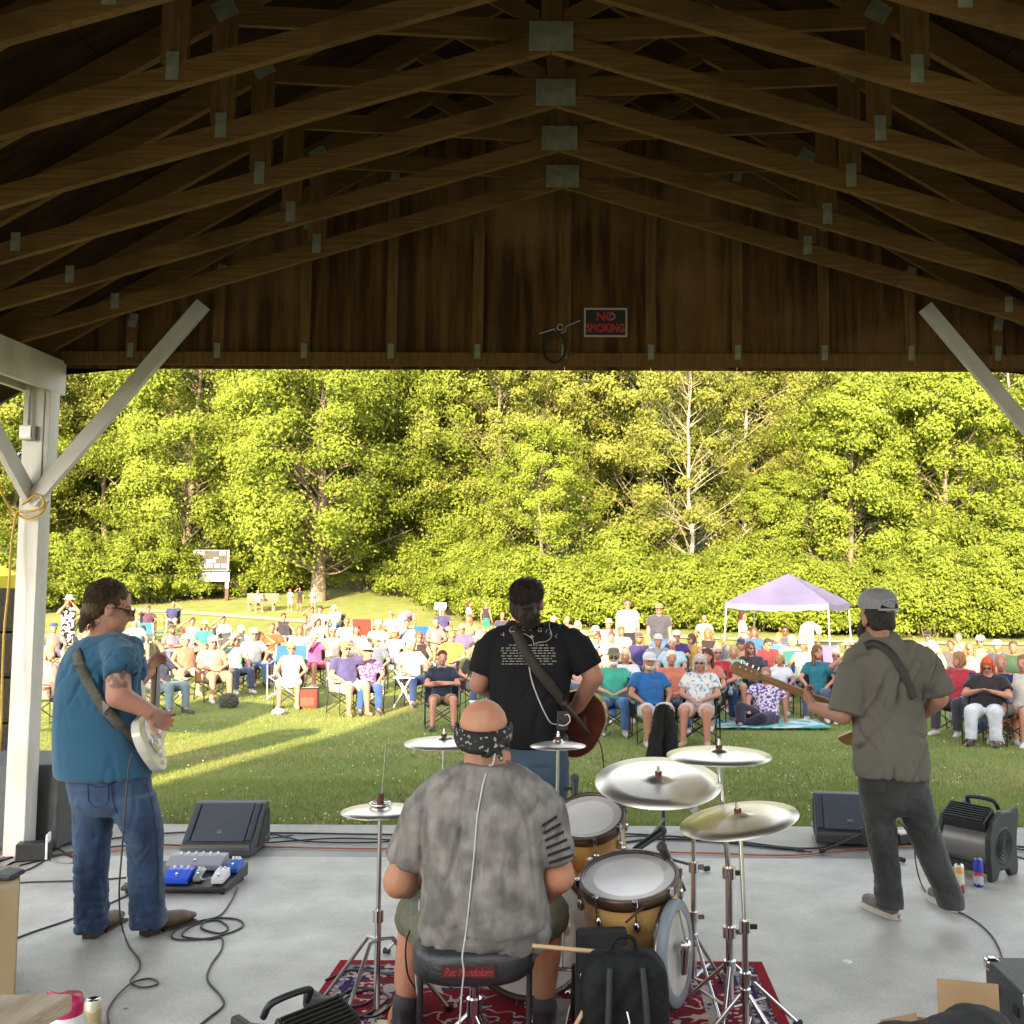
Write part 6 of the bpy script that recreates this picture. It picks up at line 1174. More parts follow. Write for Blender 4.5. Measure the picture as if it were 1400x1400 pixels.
# ================================================================== the drum kit
def cymbal(parent, r, m=bronze):
    pr = [(.006, .022), (.02, .021), (r * .17, .014), (r * .19, .010), (r * .3, .008), (r * .7, .001), (r, -.009), (r, -.0105), (r * .7, -.0005), (r * .3, .0065), (r * .19, .008), (.006, .019)]
    return MB().lathe(pr, (0, 0, 0), n=48).build('cymbal', m, parent)
brass_f = M('felt_red', (.12, .03, .02), rough=.9)
def cymbal_stand(c, r, base, tilt, label, legr=.26, rot=.3, boom=None, tube_r=.0125):
    """c = cymbal centre, base = floor point, tilt = (rx, ry)"""
    c = Vector(c); t = empty('cymbal_stand', base, 0, label, 'cymbal stand'); l = c - Vector(base)
    cy = cymbal(t, r); cy.location = l; cy.rotation_euler = (tilt[0], tilt[1], 0)
    R3 = Euler((tilt[0], tilt[1], 0)).to_matrix(); up = R3 @ V(0, 0, 1)
    MB().cyl(l + up * .012, l + up * .035, .014, n=12).build('felt', brass_f, t); MB().cyl(l + up * .035, l + up * .06, .008, .005, n=10).build('wing_nut', chrome, t); MB().cyl(l - up * .03, l - up * .005, .013, n=12).build('felt', black_r, t)
    ph = max(l.z * .92, .3)
    if boom is None: top = l - up * .03; MB().cyl(V(0, 0, l.z * .55), top, tube_r * .7, n=10).build('upper_tube', chrome, t)
    else:
        k = V(boom[0], boom[1], boom[2]) - Vector(base); MB().cyl(V(0, 0, l.z * .55), k, tube_r * .75, n=10).build('upper_tube', chrome, t); MB().cyl(k + (k - l) * .35, l - up * .03, tube_r * .55, n=10).build('boom_arm', chrome, t); MB().cyl(k + V(0, -.02, 0), k + V(0, .02, 0), .02, n=12).build('tilter', chrome, t)
    MB().cyl((0, 0, .1), (0, 0, l.z * .58), tube_r, n=14).build('lower_tube', chrome, t)
    for z in (l.z * .57, l.z * .36): q = MB().cyl((0, 0, z - .022), (0, 0, z + .022), tube_r * 1.75, n=14).build('clamp', chrome, t); MB().box((tube_r * 2.6, 0, z), (.03, .008, .024)).build('wing_screw', chrome, q, bevel=.003)
    MB().cyl((0, 0, .24), (0, 0, .29), tube_r * 1.6, n=12).build('leg_collar', chrome, t)
    for k in range(3):
        w = rot + k * 2.094; e = V(math.cos(w) * legr, math.sin(w) * legr, .012); d = V(math.cos(w), math.sin(w), 0)
        lg = MB().cyl(d * .02 + V(0, 0, .27), e, .008, n=8).build('leg', chrome, t); MB().cyl(V(0, 0, .10), e * .52 + V(0, 0, .12), .006, n=6).build('leg_strut', chrome, lg); MB().cyl(e * .94, e * 1.05, .014, n=8).build('rubber_foot', black_r, lg)
    return t
YR = 4.2; cR = at(900, 1066, YR); kR = at(948, 1104, 4.5); cymbal_stand(cR, .262, (kR.x, 4.5, .0), (R_(13), R_(0)), 'largest ride cymbal on a boom stand at the centre', .24, .9, boom=kR)
cC = at(983, 1030, 4.19); cymbal_stand(cC, .217, (at(997, 1200, 4.19).x, 4.19, .0), (R_(2), R_(0)), 'crash cymbal on a thick chrome stand at the right rear', .30, .25, tube_r=.016)
cF = at(1010, 1118, 3.95); cymbal_stand(cF, .232, (at(1018, 1200, 3.9).x, 3.90, .0), (R_(4), R_(-9)), 'tilted crash cymbal nearest the camera at right', .28, 1.3)
cL = at(607, 1013, 5.0); cymbal_stand(cL, .195, (at(604, 1100, 5.0).x, 5.0, .0), (R_(2), R_(0)), 'crash cymbal beside the drummer head at left', .28, .8)
cS = at(763, 1017, 4.8); cymbal_stand(cS, .132, (at(761, 1100, 4.8).x, 4.8, .0), (R_(0), R_(0)), 'small splash cymbal in front of the singer jeans', .24, .2)
# hi-hat
cH = at(520, 1110, 4.3); t = empty('hi_hat_stand', (cH.x, 4.3, .0), 0, 'hi hat stand with two closed cymbals left of the drummer', 'hi hat')
c_ = cymbal(t, .163); c_.location = (0, 0, cH.z + .012); c_ = cymbal(t, .163); c_.location = (0, 0, cH.z - .006); c_.rotation_euler = (math.pi, 0, 0)
MB().cyl((0, 0, cH.z), (.02, 0, cH.z + .30), .0032, n=6).build('pull_rod', chrome, t); MB().cyl((0, 0, cH.z + .02), (0, 0, cH.z + .075), .016, .012, n=12).build('clutch', brass_f, t); MB().tube([(.045 * math.cos(w * .4), .045 * math.sin(w * .4), cH.z + .035) for w in range(16)], .006, 6, closed=True).build('jingle_ring', chrome, t)
MB().cyl((0, 0, .05), (0, 0, .45), .0135, n=14).build('lower_tube', chrome, t); MB().cyl((0, 0, .42), (0, 0, cH.z - .03), .0095, n=12).build('upper_tube', chrome, t); MB().cyl((0, 0, .40), (0, 0, .45), .022, n=12).build('clamp', chrome, t)
for w, L_ in ((2.5, .34), (.3, .30), (-1.9, .30)): e = V(math.cos(w) * L_, math.sin(w) * L_, .015); lg = MB().tube([V(0, 0, .33), V(math.cos(w) * .06, math.sin(w) * .06, .33), e], .009, 8).build('leg', steel, t); MB().cyl(e * .96, e * 1.05, .014, n=8).build('rubber_foot', black_r, lg)
MB().box((.06, -.16, .03), (.09, .26, .015), Matrix.Rotation(-.15, 3, 'X')).build('foot_pedal', steel, t, bevel=.004)
def drum(name, c, axis, r, depth, label, lugs=8, hw_=.032, shell=maple, top=skin_m, feet=None, cat='drum'):
    t = empty(name, c, 0, label, cat); x, y, d = basis(axis); R3 = Matrix((x, y, d)).transposed(); t.rotation_euler = R3.to_euler()
    MB().lathe([(r * .97, -.004), (r * .97, -depth), (r * .9, -depth)], (0, 0, 0), n=40).build('shell', shell, t)
    MB().lathe([(r * .925, -.012), (r * .925, .003), (r * .93, .012), (r * 1.0, .014), (r * 1.02, .008), (r * 1.02, -hw_), (r * .975, -hw_)], (0, 0, 0), n=40).build('hoop', hoop_m, t); MB().lathe([(r * .975, -depth + hw_), (r * 1.02, -depth + hw_), (r * 1.02, -depth - .01), (r * .92, -depth - .01)], (0, 0, 0), n=40).build('hoop', hoop_m, t)
    hd = MB().lathe([(0, .0), (r * .70, .0), (r * .72, .0012), (r * .73, .0), (r * .93, 0)], (0, 0, 0), n=40).build('drum_head', top, t)
    for k in range(lugs):
        w = 2 * math.pi * (k + .5) / lugs; p_ = V(math.cos(w), math.sin(w), 0) * r; lg = MB().sph(p_ * 1.01 + V(0, 0, -min(.095, depth * .4)), (.016, .016, .026), 10, 6).build('lug', chrome, t)
        MB().cyl(p_ * 1.05 + V(0, 0, .02), p_ * 1.04 + V(0, 0, -.09), .004, n=6).build('tension_rod', chrome, lg); MB().box(p_ * 1.04 + V(0, 0, .002), (.018, .02, .034), Matrix.Rotation(w, 3, 'Z')).build('claw', chrome, lg, bevel=.003)
    return t
tR = at(804, 1117, 4.72); drum('rack_tom', tR, (-.10, -.42, .9), .168, .26, 'smaller maple tom drum with dark hoop behind the floor tom')
tF = at(860, 1199, 4.12); ft = drum('floor_tom', tF, (-.08, -.24, .97), .20, .37, 'larger maple floor tom with dark hoop right of the drummer'); 
for k in range(3):
    w = .6 + k * 2.094; MB().cyl((math.cos(w) * .215, math.sin(w) * .215, -.12), (math.cos(w) * .23, math.sin(w) * .23, -.60), .006, n=8).build('leg', chrome, ft); MB().box((math.cos(w) * .21, math.sin(w) * .21, -.2), (.03, .03, .05)).build('leg_bracket', chrome, ft, bevel=.004)
kk = at(722, 1288, 4.48); kd = drum('bass_drum', (kk.x, 4.48, .305), (-.12, -.99, .03), .29, .38, 'maple bass drum with pale batter head behind the drummer leg', 10, .04)
# tom holder post from bass drum to rack tom
MB().tube([tR + V(.02, .12, -.12), V(kk.x + .05, 4.72, .75), V(kk.x + .05, 4.72, .56)], .011, 8).build('tom_holder', chrome); tag(col.objects[-1], 'chrome tom holder tube between bass drum and rack tom', 'bracket')
# bass drum pedal
p = at(768, 1350, 4.3); t = empty('bass_drum_pedal', (p.x, 4.30, .012), -.1, 'chrome and black bass drum pedal by the drummer right shoe', 'pedal'); MB().box((0, -.14, .05), (.085, .27, .012), Matrix.Rotation(.22, 3, 'X')).build('footboard', steel, t, bevel=.004)
for s in (-.05, .05): MB().box((s, .0, .11), (.016, .03, .22)).build('upright', black_p, t, bevel=.003)
MB().cyl((-.06, 0, .2), (.06, 0, .2), .009, n=10).build('axle', chrome, t); MB().tube([(0, 0, .2), (0, .06, .34)], .006, 6).build('beater_rod', chrome, t); MB().cyl((0, .055, .34), (0, .09, .35), .028, n=14).build('beater', wp, t)
# upright shallow drum leaning beside the floor tom
dS = at(928, 1303, 3.95); t = empty('snare_drum', dS, 0, 'shallow drum stood on edge with grey rim and pale head', 'drum'); ax = V(.93, -.36, .06).normalized(); x, y, d = basis(ax); t.rotation_euler = Matrix((x, y, d)).transposed().to_euler()
grm = M('grey_rim', (.20, .23, .26), rough=.5); MB().lathe([(.150, .003), (.19, .003), (.193, -.004), (.193, -.03), (.18, -.03)], (0, 0, 0), n=44).build('rim', grm, t); MB().lathe([(0, .0), (.151, .001)], (0, 0, 0), n=44).build('drum_head', M('clear_head', (.50, .47, .43), (.56, .53, .49), rough=.2, coat=.4), t); MB().lathe([(.18, -.03), (.18, -.05), (0, -.05)], (0, 0, 0), n=44).build('shell', steel, t)
up_l = (Matrix((x, y, d))) @ V(0, 0, 1)
up2 = V(up_l.x, up_l.y, 0).normalized(); sd2 = V(-up2.y, up2.x, 0)
MB().cyl(up2 * .16 + V(0, 0, .012), up2 * .05 + V(0, 0, .03), .006, n=8).build('clamp_rod', chrome, t); MB().sph(up2 * .03 + V(0, 0, .03), (.03, .03, .022), 10, 6).build('clamp', chrome, t); MB().sph(up2 * .045 + sd2 * .05 + V(0, 0, .035), (.02, .02, .016), 10, 6).build('wing_knob', steel, t); MB().cyl(up2 * .02 + V(0, 0, .03), up2 * -.075 + V(0, 0, .018), .022, .013, n=10).build('throw_off', chrome, t); MB().cyl(up2 * .01 + sd2 * .025 + V(0, 0, .03), up2 * -.07 + sd2 * .03 + V(0, 0, .02), .004, n=6).build('strainer_arm', black_p, t)
# drum microphones
def stick_mic(a_, b_, c_, label):
    t = empty('drum_microphone', a_, 0, label, 'microphone'); a_ = Vector(a_); MB().cyl((0, 0, 0), Vector(b_) - a_, .015, .019, n=12).build('mic_body', black_p, t); MB().sph(Vector(b_) - a_, .023, 12, 8).build('mic_head', M('mic_mesh', (.06, .06, .06), rough=.5, bump=.5, bscale=200), t); MB().tube([Vector(b_).lerp(a_, .5) - a_, Vector(c_) - a_], .008, 6).build('clip_arm', black_p, t); return t
stick_mic(at(934, 1218, 4.25), at(905, 1158, 4.22), at(890, 1165, 4.3), 'black microphone pointing down at the floor tom from the right'); stick_mic(at(868, 1162, 4.5), at(905, 1136, 4.6), at(907, 1120, 5.2), 'black microphone arm with tan clip above the floor tom'); stick_mic(at(785, 1092, 4.9), at(786, 1064, 4.92), at(770, 1078, 4.9), 'short black microphone clipped behind the rack tom')
# ---- drum stool
ST0 = at(649, 1318, 3.78); t = empty('drum_stool', (ST0.x, 3.78, .0), 0, 'black padded drum stool with red script under the drummer', 'stool'); zs = .40
vin = M('black_vinyl', (.022, .022, .024), (.03, .03, .032), rough=.38, scale=20, bump=.15, bscale=80); n = 40; vs = []; prof = [(0, .0), (.55, 0), (.9, .004), (.99, .02), (1.0, .045), (1.0, .085), (.97, .105), (.88, .12), (.6, .128), (0, .13)]
for rr, hh in prof:
    for k in range(n): w = 2 * math.pi * k / n; cs, sn = math.cos(w), math.sin(w); vs.append((math.copysign(abs(cs) ** .75, cs) * .222 * rr, math.copysign(abs(sn) ** .85, sn) * .19 * rr, zs - .0 + hh))
mb = MB(); mb.add(vs, [(i * n + k, i * n + (k + 1) % n, (i + 1) * n + (k + 1) % n, (i + 1) * n + k) for i in range(len(prof) - 1) for k in range(n)], True); seat = mb.build('seat', vin, t)
MB().box((0, -.1905, zs + .062), (.19, .006, .042)).build('logo_patch', M('patch_maroon', (.06, .008, .010), rough=.6), seat, bevel=.002); o = link('logo_script', text_mesh('Rec Mandolom', .038, .0006, shear=.3, sp=.92), M('script_red', (.42, .03, .04), rough=.5), seat); o.rotation_euler = (math.pi / 2, 0, 0); o.location = (0, -.1952, zs + .062); o.scale = (.78, 1, 1)
MB().cyl((0, 0, .08), (0, 0, zs), .018, n=14).build('column', chrome, t); MB().cyl((0, 0, .24), (0, 0, .30), .028, n=14).build('collar', chrome, t)
for k in range(3): w = 1.2 + k * 2.094; e = V(math.cos(w) * .28, math.sin(w) * .28, .012); lg = MB().cyl((0, 0, .26), e, .011, n=8).build('leg', chrome, t); MB().cyl(e * .93, e * 1.06, .018, n=8).build('rubber_foot', black_r, lg)
for s in (-.2, .2): MB().tube([(s, .02, zs + .01), (s * 1.0, .0, .1)], .011, 8).build('side_bar', black_p, t)
# ---- backpack and stick bag
bpP = at(853, 1330, 3.62); t = empty('backpack', (bpP.x, 3.60, 0), .06, 'black backpack with straps standing in front of the floor tom', 'backpack'); t.scale = (.93, .93, .93); nyl = M('black_nylon', (.006, .006, .007), (.011, .012, .012), rough=.75, spec=.25, scale=12, bump=.3, bscale=40)
P = Prims(); sec = []
for z, w_, d_ in ((.0, .15, .09), (.05, .165, .105), (.25, .168, .11), (.42, .165, .10), (.52, .155, .085), (.565, .12, .055), (.58, .07, .03)): sec.append((V(0, 0, z), V(w_, 0, 0), V(0, d_, 0)))
P.loft(sec, 28, 4.5); me = P.fuse('pack_body', .012, 3); wrinkle(me, .006, folds(12, 12, 8, 4)); link('pack_body', me, nyl, t)
P = Prims(); P.loft([(V(0, -.105, .06), V(.12, 0, 0), V(0, .035, 0)), (V(0, -.108, .2), V(.13, 0, 0), V(0, .045, 0)), (V(0, -.10, .34), V(.125, 0, 0), V(0, .035, 0))], 24, 4); me = P.fuse('front_pocket', .01, 3); wrinkle(me, .005, folds(14, 14, 8, 6)); link('front_pocket', me, M('olive_black', (.010, .011, .008), (.016, .017, .013), rough=.8, spec=.25), t)
for s in (-.06, .06): MB().tube(spline([V(s, -.085, .54), V(s * 1.1, -.125, .45), V(s * 1.2, -.158, .3), V(s * 1.2, -.15, .1)], 6), .012, 6).build('strap', M('strap_grey', (.022, .024, .02), rough=.7), t)
MB().tube([(0, -.12, .40), (.008, -.14, .37), (0, -.145, .34)], .0035, 6).build('carabiner', chrome, t); MB().tube([(.016 * math.cos(w * .5), -.15, .32 + .018 * math.sin(w * .5)) for w in range(13)], .003, 6, closed=True).build('key_ring', chrome, t); MB().box((-.01, -.158, .22), (.05, .008, .16), Matrix.Rotation(.1, 3, 'Y')).build('blue_tag', M('tag_blue', (.02, .035, .07), rough=.5), t, bevel=.004)
MB().tube(spline([V(-.05, 0, .57), V(-.03, 0, .62), V(.03, 0, .62), V(.05, 0, .57)], 5), .009, 6).build('top_handle', nyl, t)
sb = at(833, 1330, 3.86); t = empty('stick_bag', (sb.x, 3.86, .0), .1, 'flat black stick bag hanging on the floor tom', 'bag'); MB().box((-.03, 0, .305), (.19, .05, .44)).build('bag_body', M('black_canvas', (.010, .010, .012), (.016, .016, .018), rough=.85, bump=.3, bscale=60), t, bevel=.012); MB().tube([V(.06, -.02, .55), at(908, 1222, 4.0) - V(sb.x, 3.86, 0)], .005, 6).build('strap', M('strap_brown', (.05, .02, .018), rough=.6), t)
for xx in (-.04, .03): MB().box((xx, -.028, .42), (.02, .006, .018)).build('buckle', chrome, t)
MB().tube([(-.1 + .012 * math.cos(w * .6), -.028, .36 + .016 * math.sin(w * .6)) for w in range(11)], .002, 5, closed=True).build('ring', chrome, t)
sa, sb_ = at(728, 1293, 3.60), at(814, 1301, 3.66); t = MB().cyl(sa, sb_, .0075, .0078, n=10).build('drum_stick', M('hickory', (.52, .36, .18), (.6, .43, .24), rough=.5, scale=8, stretch=(1, 8, 8))); tag(t, 'pale drum stick held level above the drummer right calf', 'drum stick')
sa, sb_ = at(786, 1404, 3.5), at(800, 1378, 3.55); t = MB().cyl(sa, sb_, .0075, .0078, n=10).build('drum_stick', MATS['hickory']); tag(t, 'second drum stick poking up beside the backpack', 'drum stick')
# ---- left foreground: tan crate, table corner, bottle
cr_ = M('tan_crate', (.27, .20, .10), (.32, .24, .13), rough=.6, scale=4, bump=.1, bscale=40); t = empty('wooden_crate', (-2.985, 4.42, 0), 0.52, 'plain tan painted wooden crate at the left edge', 'crate'); MB().box((0, 0, .245), (.88, .42, .49)).build('crate_body', cr_, t, bevel=.006)
for z in (.15, .36): MB().cyl((.33, -.2105, z), (.33, -.214, z), .008, n=10).build('screw', steel, t)
q = at(10, 1203, 4.55); MB().prism([(-.05, 0), (.05, 0), (.045, .02), (-.03, .03)], 'y', -.06, .06).build('black_case', black_p, bevel=.006); o = col.objects[-1]; o.location = (q.x - .03, 4.6, .492); tag(o, 'small flat black case lying on the tan crate', 'case')
tw = M('weathered_table', (.30, .23, .15), (.42, .34, .24), rough=.75, scale=5, stretch=(6, .6, 6), detail=8, bump=.4, bscale=20, bstretch=(6, .6, 6)); tc0 = at(100, 1358, 2.58)
t = empty('table', (tc0.x - .3, 2.25, 0), 0, 'weathered wooden table whose corner shows at bottom left', 'table'); kz = tc0.z; mb = MB(); poly = [(.3, .33), (-.6, .33), (-.6, -.6), (.02, -.6)]
mb.prism([(.3, .33), (-.6, .30), (-.6, -.5), (.10, -.5)][::-1], 'z', kz - .045, kz).build('table_top', tw, t, bevel=.005)
for x_, y_ in ((.12, .22), (-.5, .2), (-.5, -.42), (.0, -.42)): MB().box((x_, y_, (kz - .045) / 2), (.05, .05, kz - .046)).build('leg', tw, t)
q = at(4, 1380, 2.4); MB().box((0, 0, .04), (.06, .05, .078)).build('black_gadget', black_p, bevel=.008); o = col.objects[-1]; o.location = (tc0.x - .17, 2.44, kz + .001); tag(o, 'small black gadget box standing on the table corner', 'gadget')
q = at(94, 1345, 3.6); t = empty('bottle', (q.x, 3.6, 0), 0, 'white plastic jug with pink lid behind the table corner', 'bottle'); MB().lathe([(0, 0), (.062, 0), (.066, .01), (.066, .27), (.05, .31), (.045, .315)], (0, 0, 0), n=24).build('jug_body', M('white_jug', (.62, .62, .62), rough=.35), t); MB().lathe([(.05, .312), (.052, .35), (.045, .375), (0, .38)], (0, 0, 0), n=20).build('lid', M('pink_lid', (.45, .02, .09), rough=.35), t, bevel=0); MB().tube(spline([V(-.045, 0, .36), V(-.07, 0, .385), V(-.03, -.03, .39), V(.03, -.03, .385)], 5), .006, 6).build('carry_loop', MATS['pink_lid'], t)
# ---- right foreground: flight case, cardboard box, jacket
t = empty('flight_case', (1.72, 3.47, 0), 0, 'black equipment case with chrome corners at bottom right', 'case'); MB().box((0, 0, .25), (.67, .36, .496)).build('case_body', M('case_blue_black', (.028, .034, .042), (.04, .046, .055), rough=.45, scale=60, bump=.2, bscale=150), t, bevel=.006)
for sx in (-1, 1):
    for sy in (-1, 1): MB().box((sx * .318, sy * .163, .482), (.05, .05, .045)).build('corner_cap', chrome, t, bevel=.014, seg=3)
for y_ in (-.08, .08): MB().box((-.337, y_, .42), (.006, .04, .03)).build('latch', black_r, t, bevel=.002)
kb = M('cardboard', (.34, .215, .11), (.40, .26, .14), rough=.8, scale=4, bump=.1, bscale=50); q = at(1325, 1385, 3.2); t = empty('cardboard_box', (q.x + .0, 3.22, 0), -.25, 'open cardboard box with raised flap beside the equipment case', 'box')
for c, sz in (((0, .14, .2), (.3, .006, .4)), ((0, -.14, .2), (.3, .006, .4)), ((-.147, 0, .2), (.006, .274, .4)), ((.147, 0, .2), (.006, .274, .4)), ((0, 0, .006), (.288, .272, .006))): MB().box(c, sz).build('side', kb, t)
MB().box((.02, .155, .455), (.19, .006, .13), Matrix.Rotation(-.2, 3, 'X')).build('flap', kb, t); MB().box((-.20, 0, .395), (.12, .27, .006), Matrix.Rotation(-.3, 3, 'Y')).build('flap', kb, t)
P = Prims(); q = at(1275, 1395, 2.85)
for x_, z_, r_ in ((-.2, -.03, .06), (-.08, -.0, .07), (.03, .01, .08), (.13, .045, .075), (.2, .0, .07)): P.ell(V(x_, 0, z_), (r_ * 1.4, .14, r_))
P.loft([(V(0, 0, -.55), V(.2, 0, 0), V(0, .14, 0)), (V(0, 0, -.02), V(.26, 0, 0), V(0, .15, 0))], 20, 3)
me = P.fuse('jacket', .014, 3); wrinkle(me, .012, folds(9, 9, 9, 2)); o = link('jacket', me, M('black_jacket', (.012, .012, .013), (.02, .02, .021), rough=.85)); o.location = (q.x, 2.85, .52); tag(o, 'black jacket heaped over a stool at the bottom edge', 'jacket')
# ================================================================== the band
def band_person(base, label): return empty('person', base, 0, label, 'person', 'musicians on the stage')
def put(name, me, m, root): o = link(name, me, m, root); o.location = -Vector(root.location); return o
def pxloft(P, secs, n=22, p=2.2):                 # (x left, x right, y, depth Y, half depth) in photograph pixels -> ellipses in space
    out = []
    for xl, xr, y, Y, hd in secs:
        a, b = at(xl, y, Y), at(xr, y, Y); out.append(((a + b) / 2, (b - a) / 2, V(0, hd, 0)))
    P.loft(out, n, p)
def bvh_of(me): return BVHTree.FromPolygons([v.co.copy() for v in me.vertices], [tuple(p.vertices) for p in me.polygons])
def hit(bv, px, py, off=.004):
    o = Vector((0, 0, CAM_H)); d = ray(px, py).normalized(); h = bv.ray_cast(o, d)
    return (h[0] - d * off, h[1]) if h[0] is not None else (None, None)
def ribbon(bv, pts, w, th=.003, off=.006, name='strap', m=None, root=None):
    P3 = []
    for q in pts:
        if isinstance(q, Vector): P3.append((q, V(0, -1, 0)))
        else:
            h, nn = hit(bv, q[0], q[1], off)
            if h is not None: P3.append((h, nn))
    C = spline([p for p, _ in P3], 6); mb = MB(); vs = []; m_ = len(C)
    for i, c in enumerate(C):
        t = (C[min(i + 1, m_ - 1)] - C[max(i - 1, 0)]).normalized(); nn = P3[min(int(i / 6 + .5), len(P3) - 1)][1]; s = t.cross(nn).normalized() * w / 2; nn = nn * th
        vs += [c - s, c + s, c + s + nn, c - s + nn]
    fs = []
    for i in range(m_ - 1):
        for k in range(4): fs.append((i * 4 + k, i * 4 + (k + 1) % 4, (i + 1) * 4 + (k + 1) % 4, (i + 1) * 4 + k))
    mb.add(vs, fs, True); me = mb.mesh(name); o = link(name, me, m, root)
    if root is not None: o.matrix_parent_inverse = root.matrix_world.inverted() if False else Matrix.Identity(4); 
    return o
def place(o, root):                                # keep world coordinates under a parent
    bpy.context.view_layer.update(); o.parent = root; o.matrix_parent_inverse = root.matrix_world.inverted(); return o
denim = M('denim_blue', (.007, .022, .062), (.024, .055, .125), rough=.85, scale=4, stretch=(2, 2, 1), detail=8, bump=.35, bscale=160, c3=(.045, .090, .175), scale3=3.5, bdist=.004, sheen=.15)
denim_g = M('denim_black', (.016, .017, .018), (.036, .037, .038), rough=.85, scale=4, detail=8, bump=.35, bscale=160, c3=(.062, .063, .062), scale3=3.5, bdist=.004, sheen=.15)
denim_s = M('denim_mid', (.022, .048, .080), (.045, .080, .125), rough=.85, scale=4, detail=8, bump=.35, bscale=160, c3=(.09, .14, .2), scale3=3, bdist=.004)
for m_ in (denim, denim_g, denim_s): crease_bump(m_, 13.0, (.8, .8, 1.5), .75, .012)
hair_b = M('hair_brown', (.040, .024, .012), (.095, .060, .032), rough=.55, spec=.25, scale=14, stretch=(5, 5, 1), bump=.7, bscale=40, bstretch=(6, 6, 1), bdist=.008); hair_d = M('hair_dark', (.018, .011, .008), (.045, .028, .018), rough=.5, spec=.3, scale=16, stretch=(6, 6, .6), bump=.8, bscale=46, bstretch=(7, 7, .5), bdist=.008)
beard_m = M('beard_dark', (.012, .008, .006), (.03, .02, .014), rough=.7, scale=60, bump=.8, bscale=90)
skin_a = skin_mat('skin_guitarist', (.40, .215, .155)); skin_b = skin_mat('skin_drummer', (.43, .22, .135)); skin_c = skin_mat('skin_bassist', (.34, .185, .125)); skin_d = skin_mat('skin_singer', (.36, .19, .135))
def strands(name, root, Mh, HS, tie, n, m, tail_to, tail_n, seed, rad=(.094, .108, .096), cen=(0, -.022, .04), tail_spread=.03):
    r = random.Random(seed); mb = MB(); inv = Mh.inverted(); tl_ = inv @ Vector(tie) / HS - Vector(cen); e = Vector((tl_.x / rad[0], tl_.y / rad[1], tl_.z / rad[2])).normalized()
    for k in range(n):
        while True:
            s_ = Vector((r.gauss(0, 1), r.gauss(0, 1), r.gauss(0, 1))).normalized()
            if s_.z > .62 and s_.y < .62 or (s_.z > .12 and s_.y < .12) or (s_.z > -.3 and s_.y < -.35): break
        pts = []; lift = r.uniform(.985, 1.03)
        for j in range(9):
            t_ = j / 8; q = s_.lerp(e, t_); q = q.normalized() if q.length > .05 else e; q = q * (lift + .012 * math.sin(t_ * 3.1)); w = r.gauss(0, .004)
            pts.append(Mh @ (Vector((q.x * rad[0] + w, q.y * rad[1], q.z * rad[2] + w)) * HS + Vector(cen) * HS))
        mb.tube(pts, .0014, 3, cap=False)
    T0 = Vector(tie)
    for k in range(tail_n):
        d1 = Vector((r.gauss(0, tail_spread), r.gauss(0, tail_spread * .6), r.gauss(0, .01))); mb.tube([T0 + d1 * .4, T0.lerp(Vector(tail_to), .5) + d1 * 1.2, Vector(tail_to) + d1 * .9 + Vector((0, 0, r.gauss(0, .012)))], .0014, 3, cap=False)
    put(name, mb.mesh(name), m, root)
VX = .0100
def chainpx(P, pts, rs, n=14): P.chain([at(*p) for p in pts], rs, n)
# ------------------------------------------------------------------ guitarist, left
Y0 = 5.17; g0 = gnd(160, 1275); root = band_person((at(150, 1275, Y0).x, Y0, 0), 'guitarist with ponytail, blue tee and brown boots playing at left')
Mh = head_frame(at(152, 831, Y0), (.86, .42, -.22)); HS = 1.06
P = Prims(); add_head(P, Mh, HS); add_neck(P, Mh, at(140, 872, Y0 + .01), .066, HS)
pxloft(P, [(106, 184, 1075, Y0, .10), (102, 182, 1040, Y0, .11), (96, 182, 980, Y0, .12), (98, 180, 910, Y0, .11), (118, 168, 878, Y0, .07)])
chainpx(P, [(158, 903, Y0 - .11), (162, 925, Y0 - .17), (162, 952, Y0 - .20), (203, 972, Y0 - .14)], [.042, .058, .060, .036]); chainpx(P, [(170, 900, Y0 + .10), (183, 934, Y0 + .22), (204, 918, Y0 + .34)], [.045, .05, .034])
add_hand(P, at(203, 972, Y0 - .14), at(216, 982, Y0 - .07) - at(203, 972, Y0 - .14), V(.6, .5, -.4), 1, 1.12, .75); add_hand(P, at(202, 920, Y0 + .34), at(212, 905, Y0 + .40) - at(202, 920, Y0 + .34), V(.7, .2, .2), -1, 1.05, .9)
chainpx(P, [(130, 1080, Y0 - .02), (127, 1170, Y0 - .02), (128, 1268, Y0 + .05)], [.07, .05, .03]); chainpx(P, [(178, 1085, Y0), (192, 1165, Y0 - .02), (201, 1262, Y0 + .0)], [.07, .05, .03])
me = P.fuse('body', .007, 3); feature_paint(me, Mh, HS)
ta = at(164, 921, Y0 - .23); ca = me.color_attributes['feature']            # tattoo on the upper arm
for i, v in enumerate(me.vertices):
    if (v.co - ta).length < .075 and noise.noise(v.co * 34) > -.02: ca.data[i].color = (.045, .050, .048, .62)
put('body', me, skin_a, root)
P = Prims()                                        # tee
pxloft(P, [(80, 206, 1060, Y0, .165), (79, 203, 1045, Y0, .168), (79, 195, 1010, Y0, .170), (80, 189, 970, Y0, .168), (81, 187, 930, Y0, .162), (86, 188, 905, Y0, .150), (98, 184, 884, Y0, .122), (112, 172, 874, Y0 - .0, .09), (124, 163, 868, Y0, .075)], 26, 2.3)
P.cap(at(162, 896, Y0 - .12), .068, at(165, 906, Y0 - .16), .072); P.cone(at(163, 896, Y0 - .14), .076, at(166, 921, Y0 - .185), .084); P.cap(at(174, 890, Y0 + .10), .075, at(182, 918, Y0 + .18), .075)
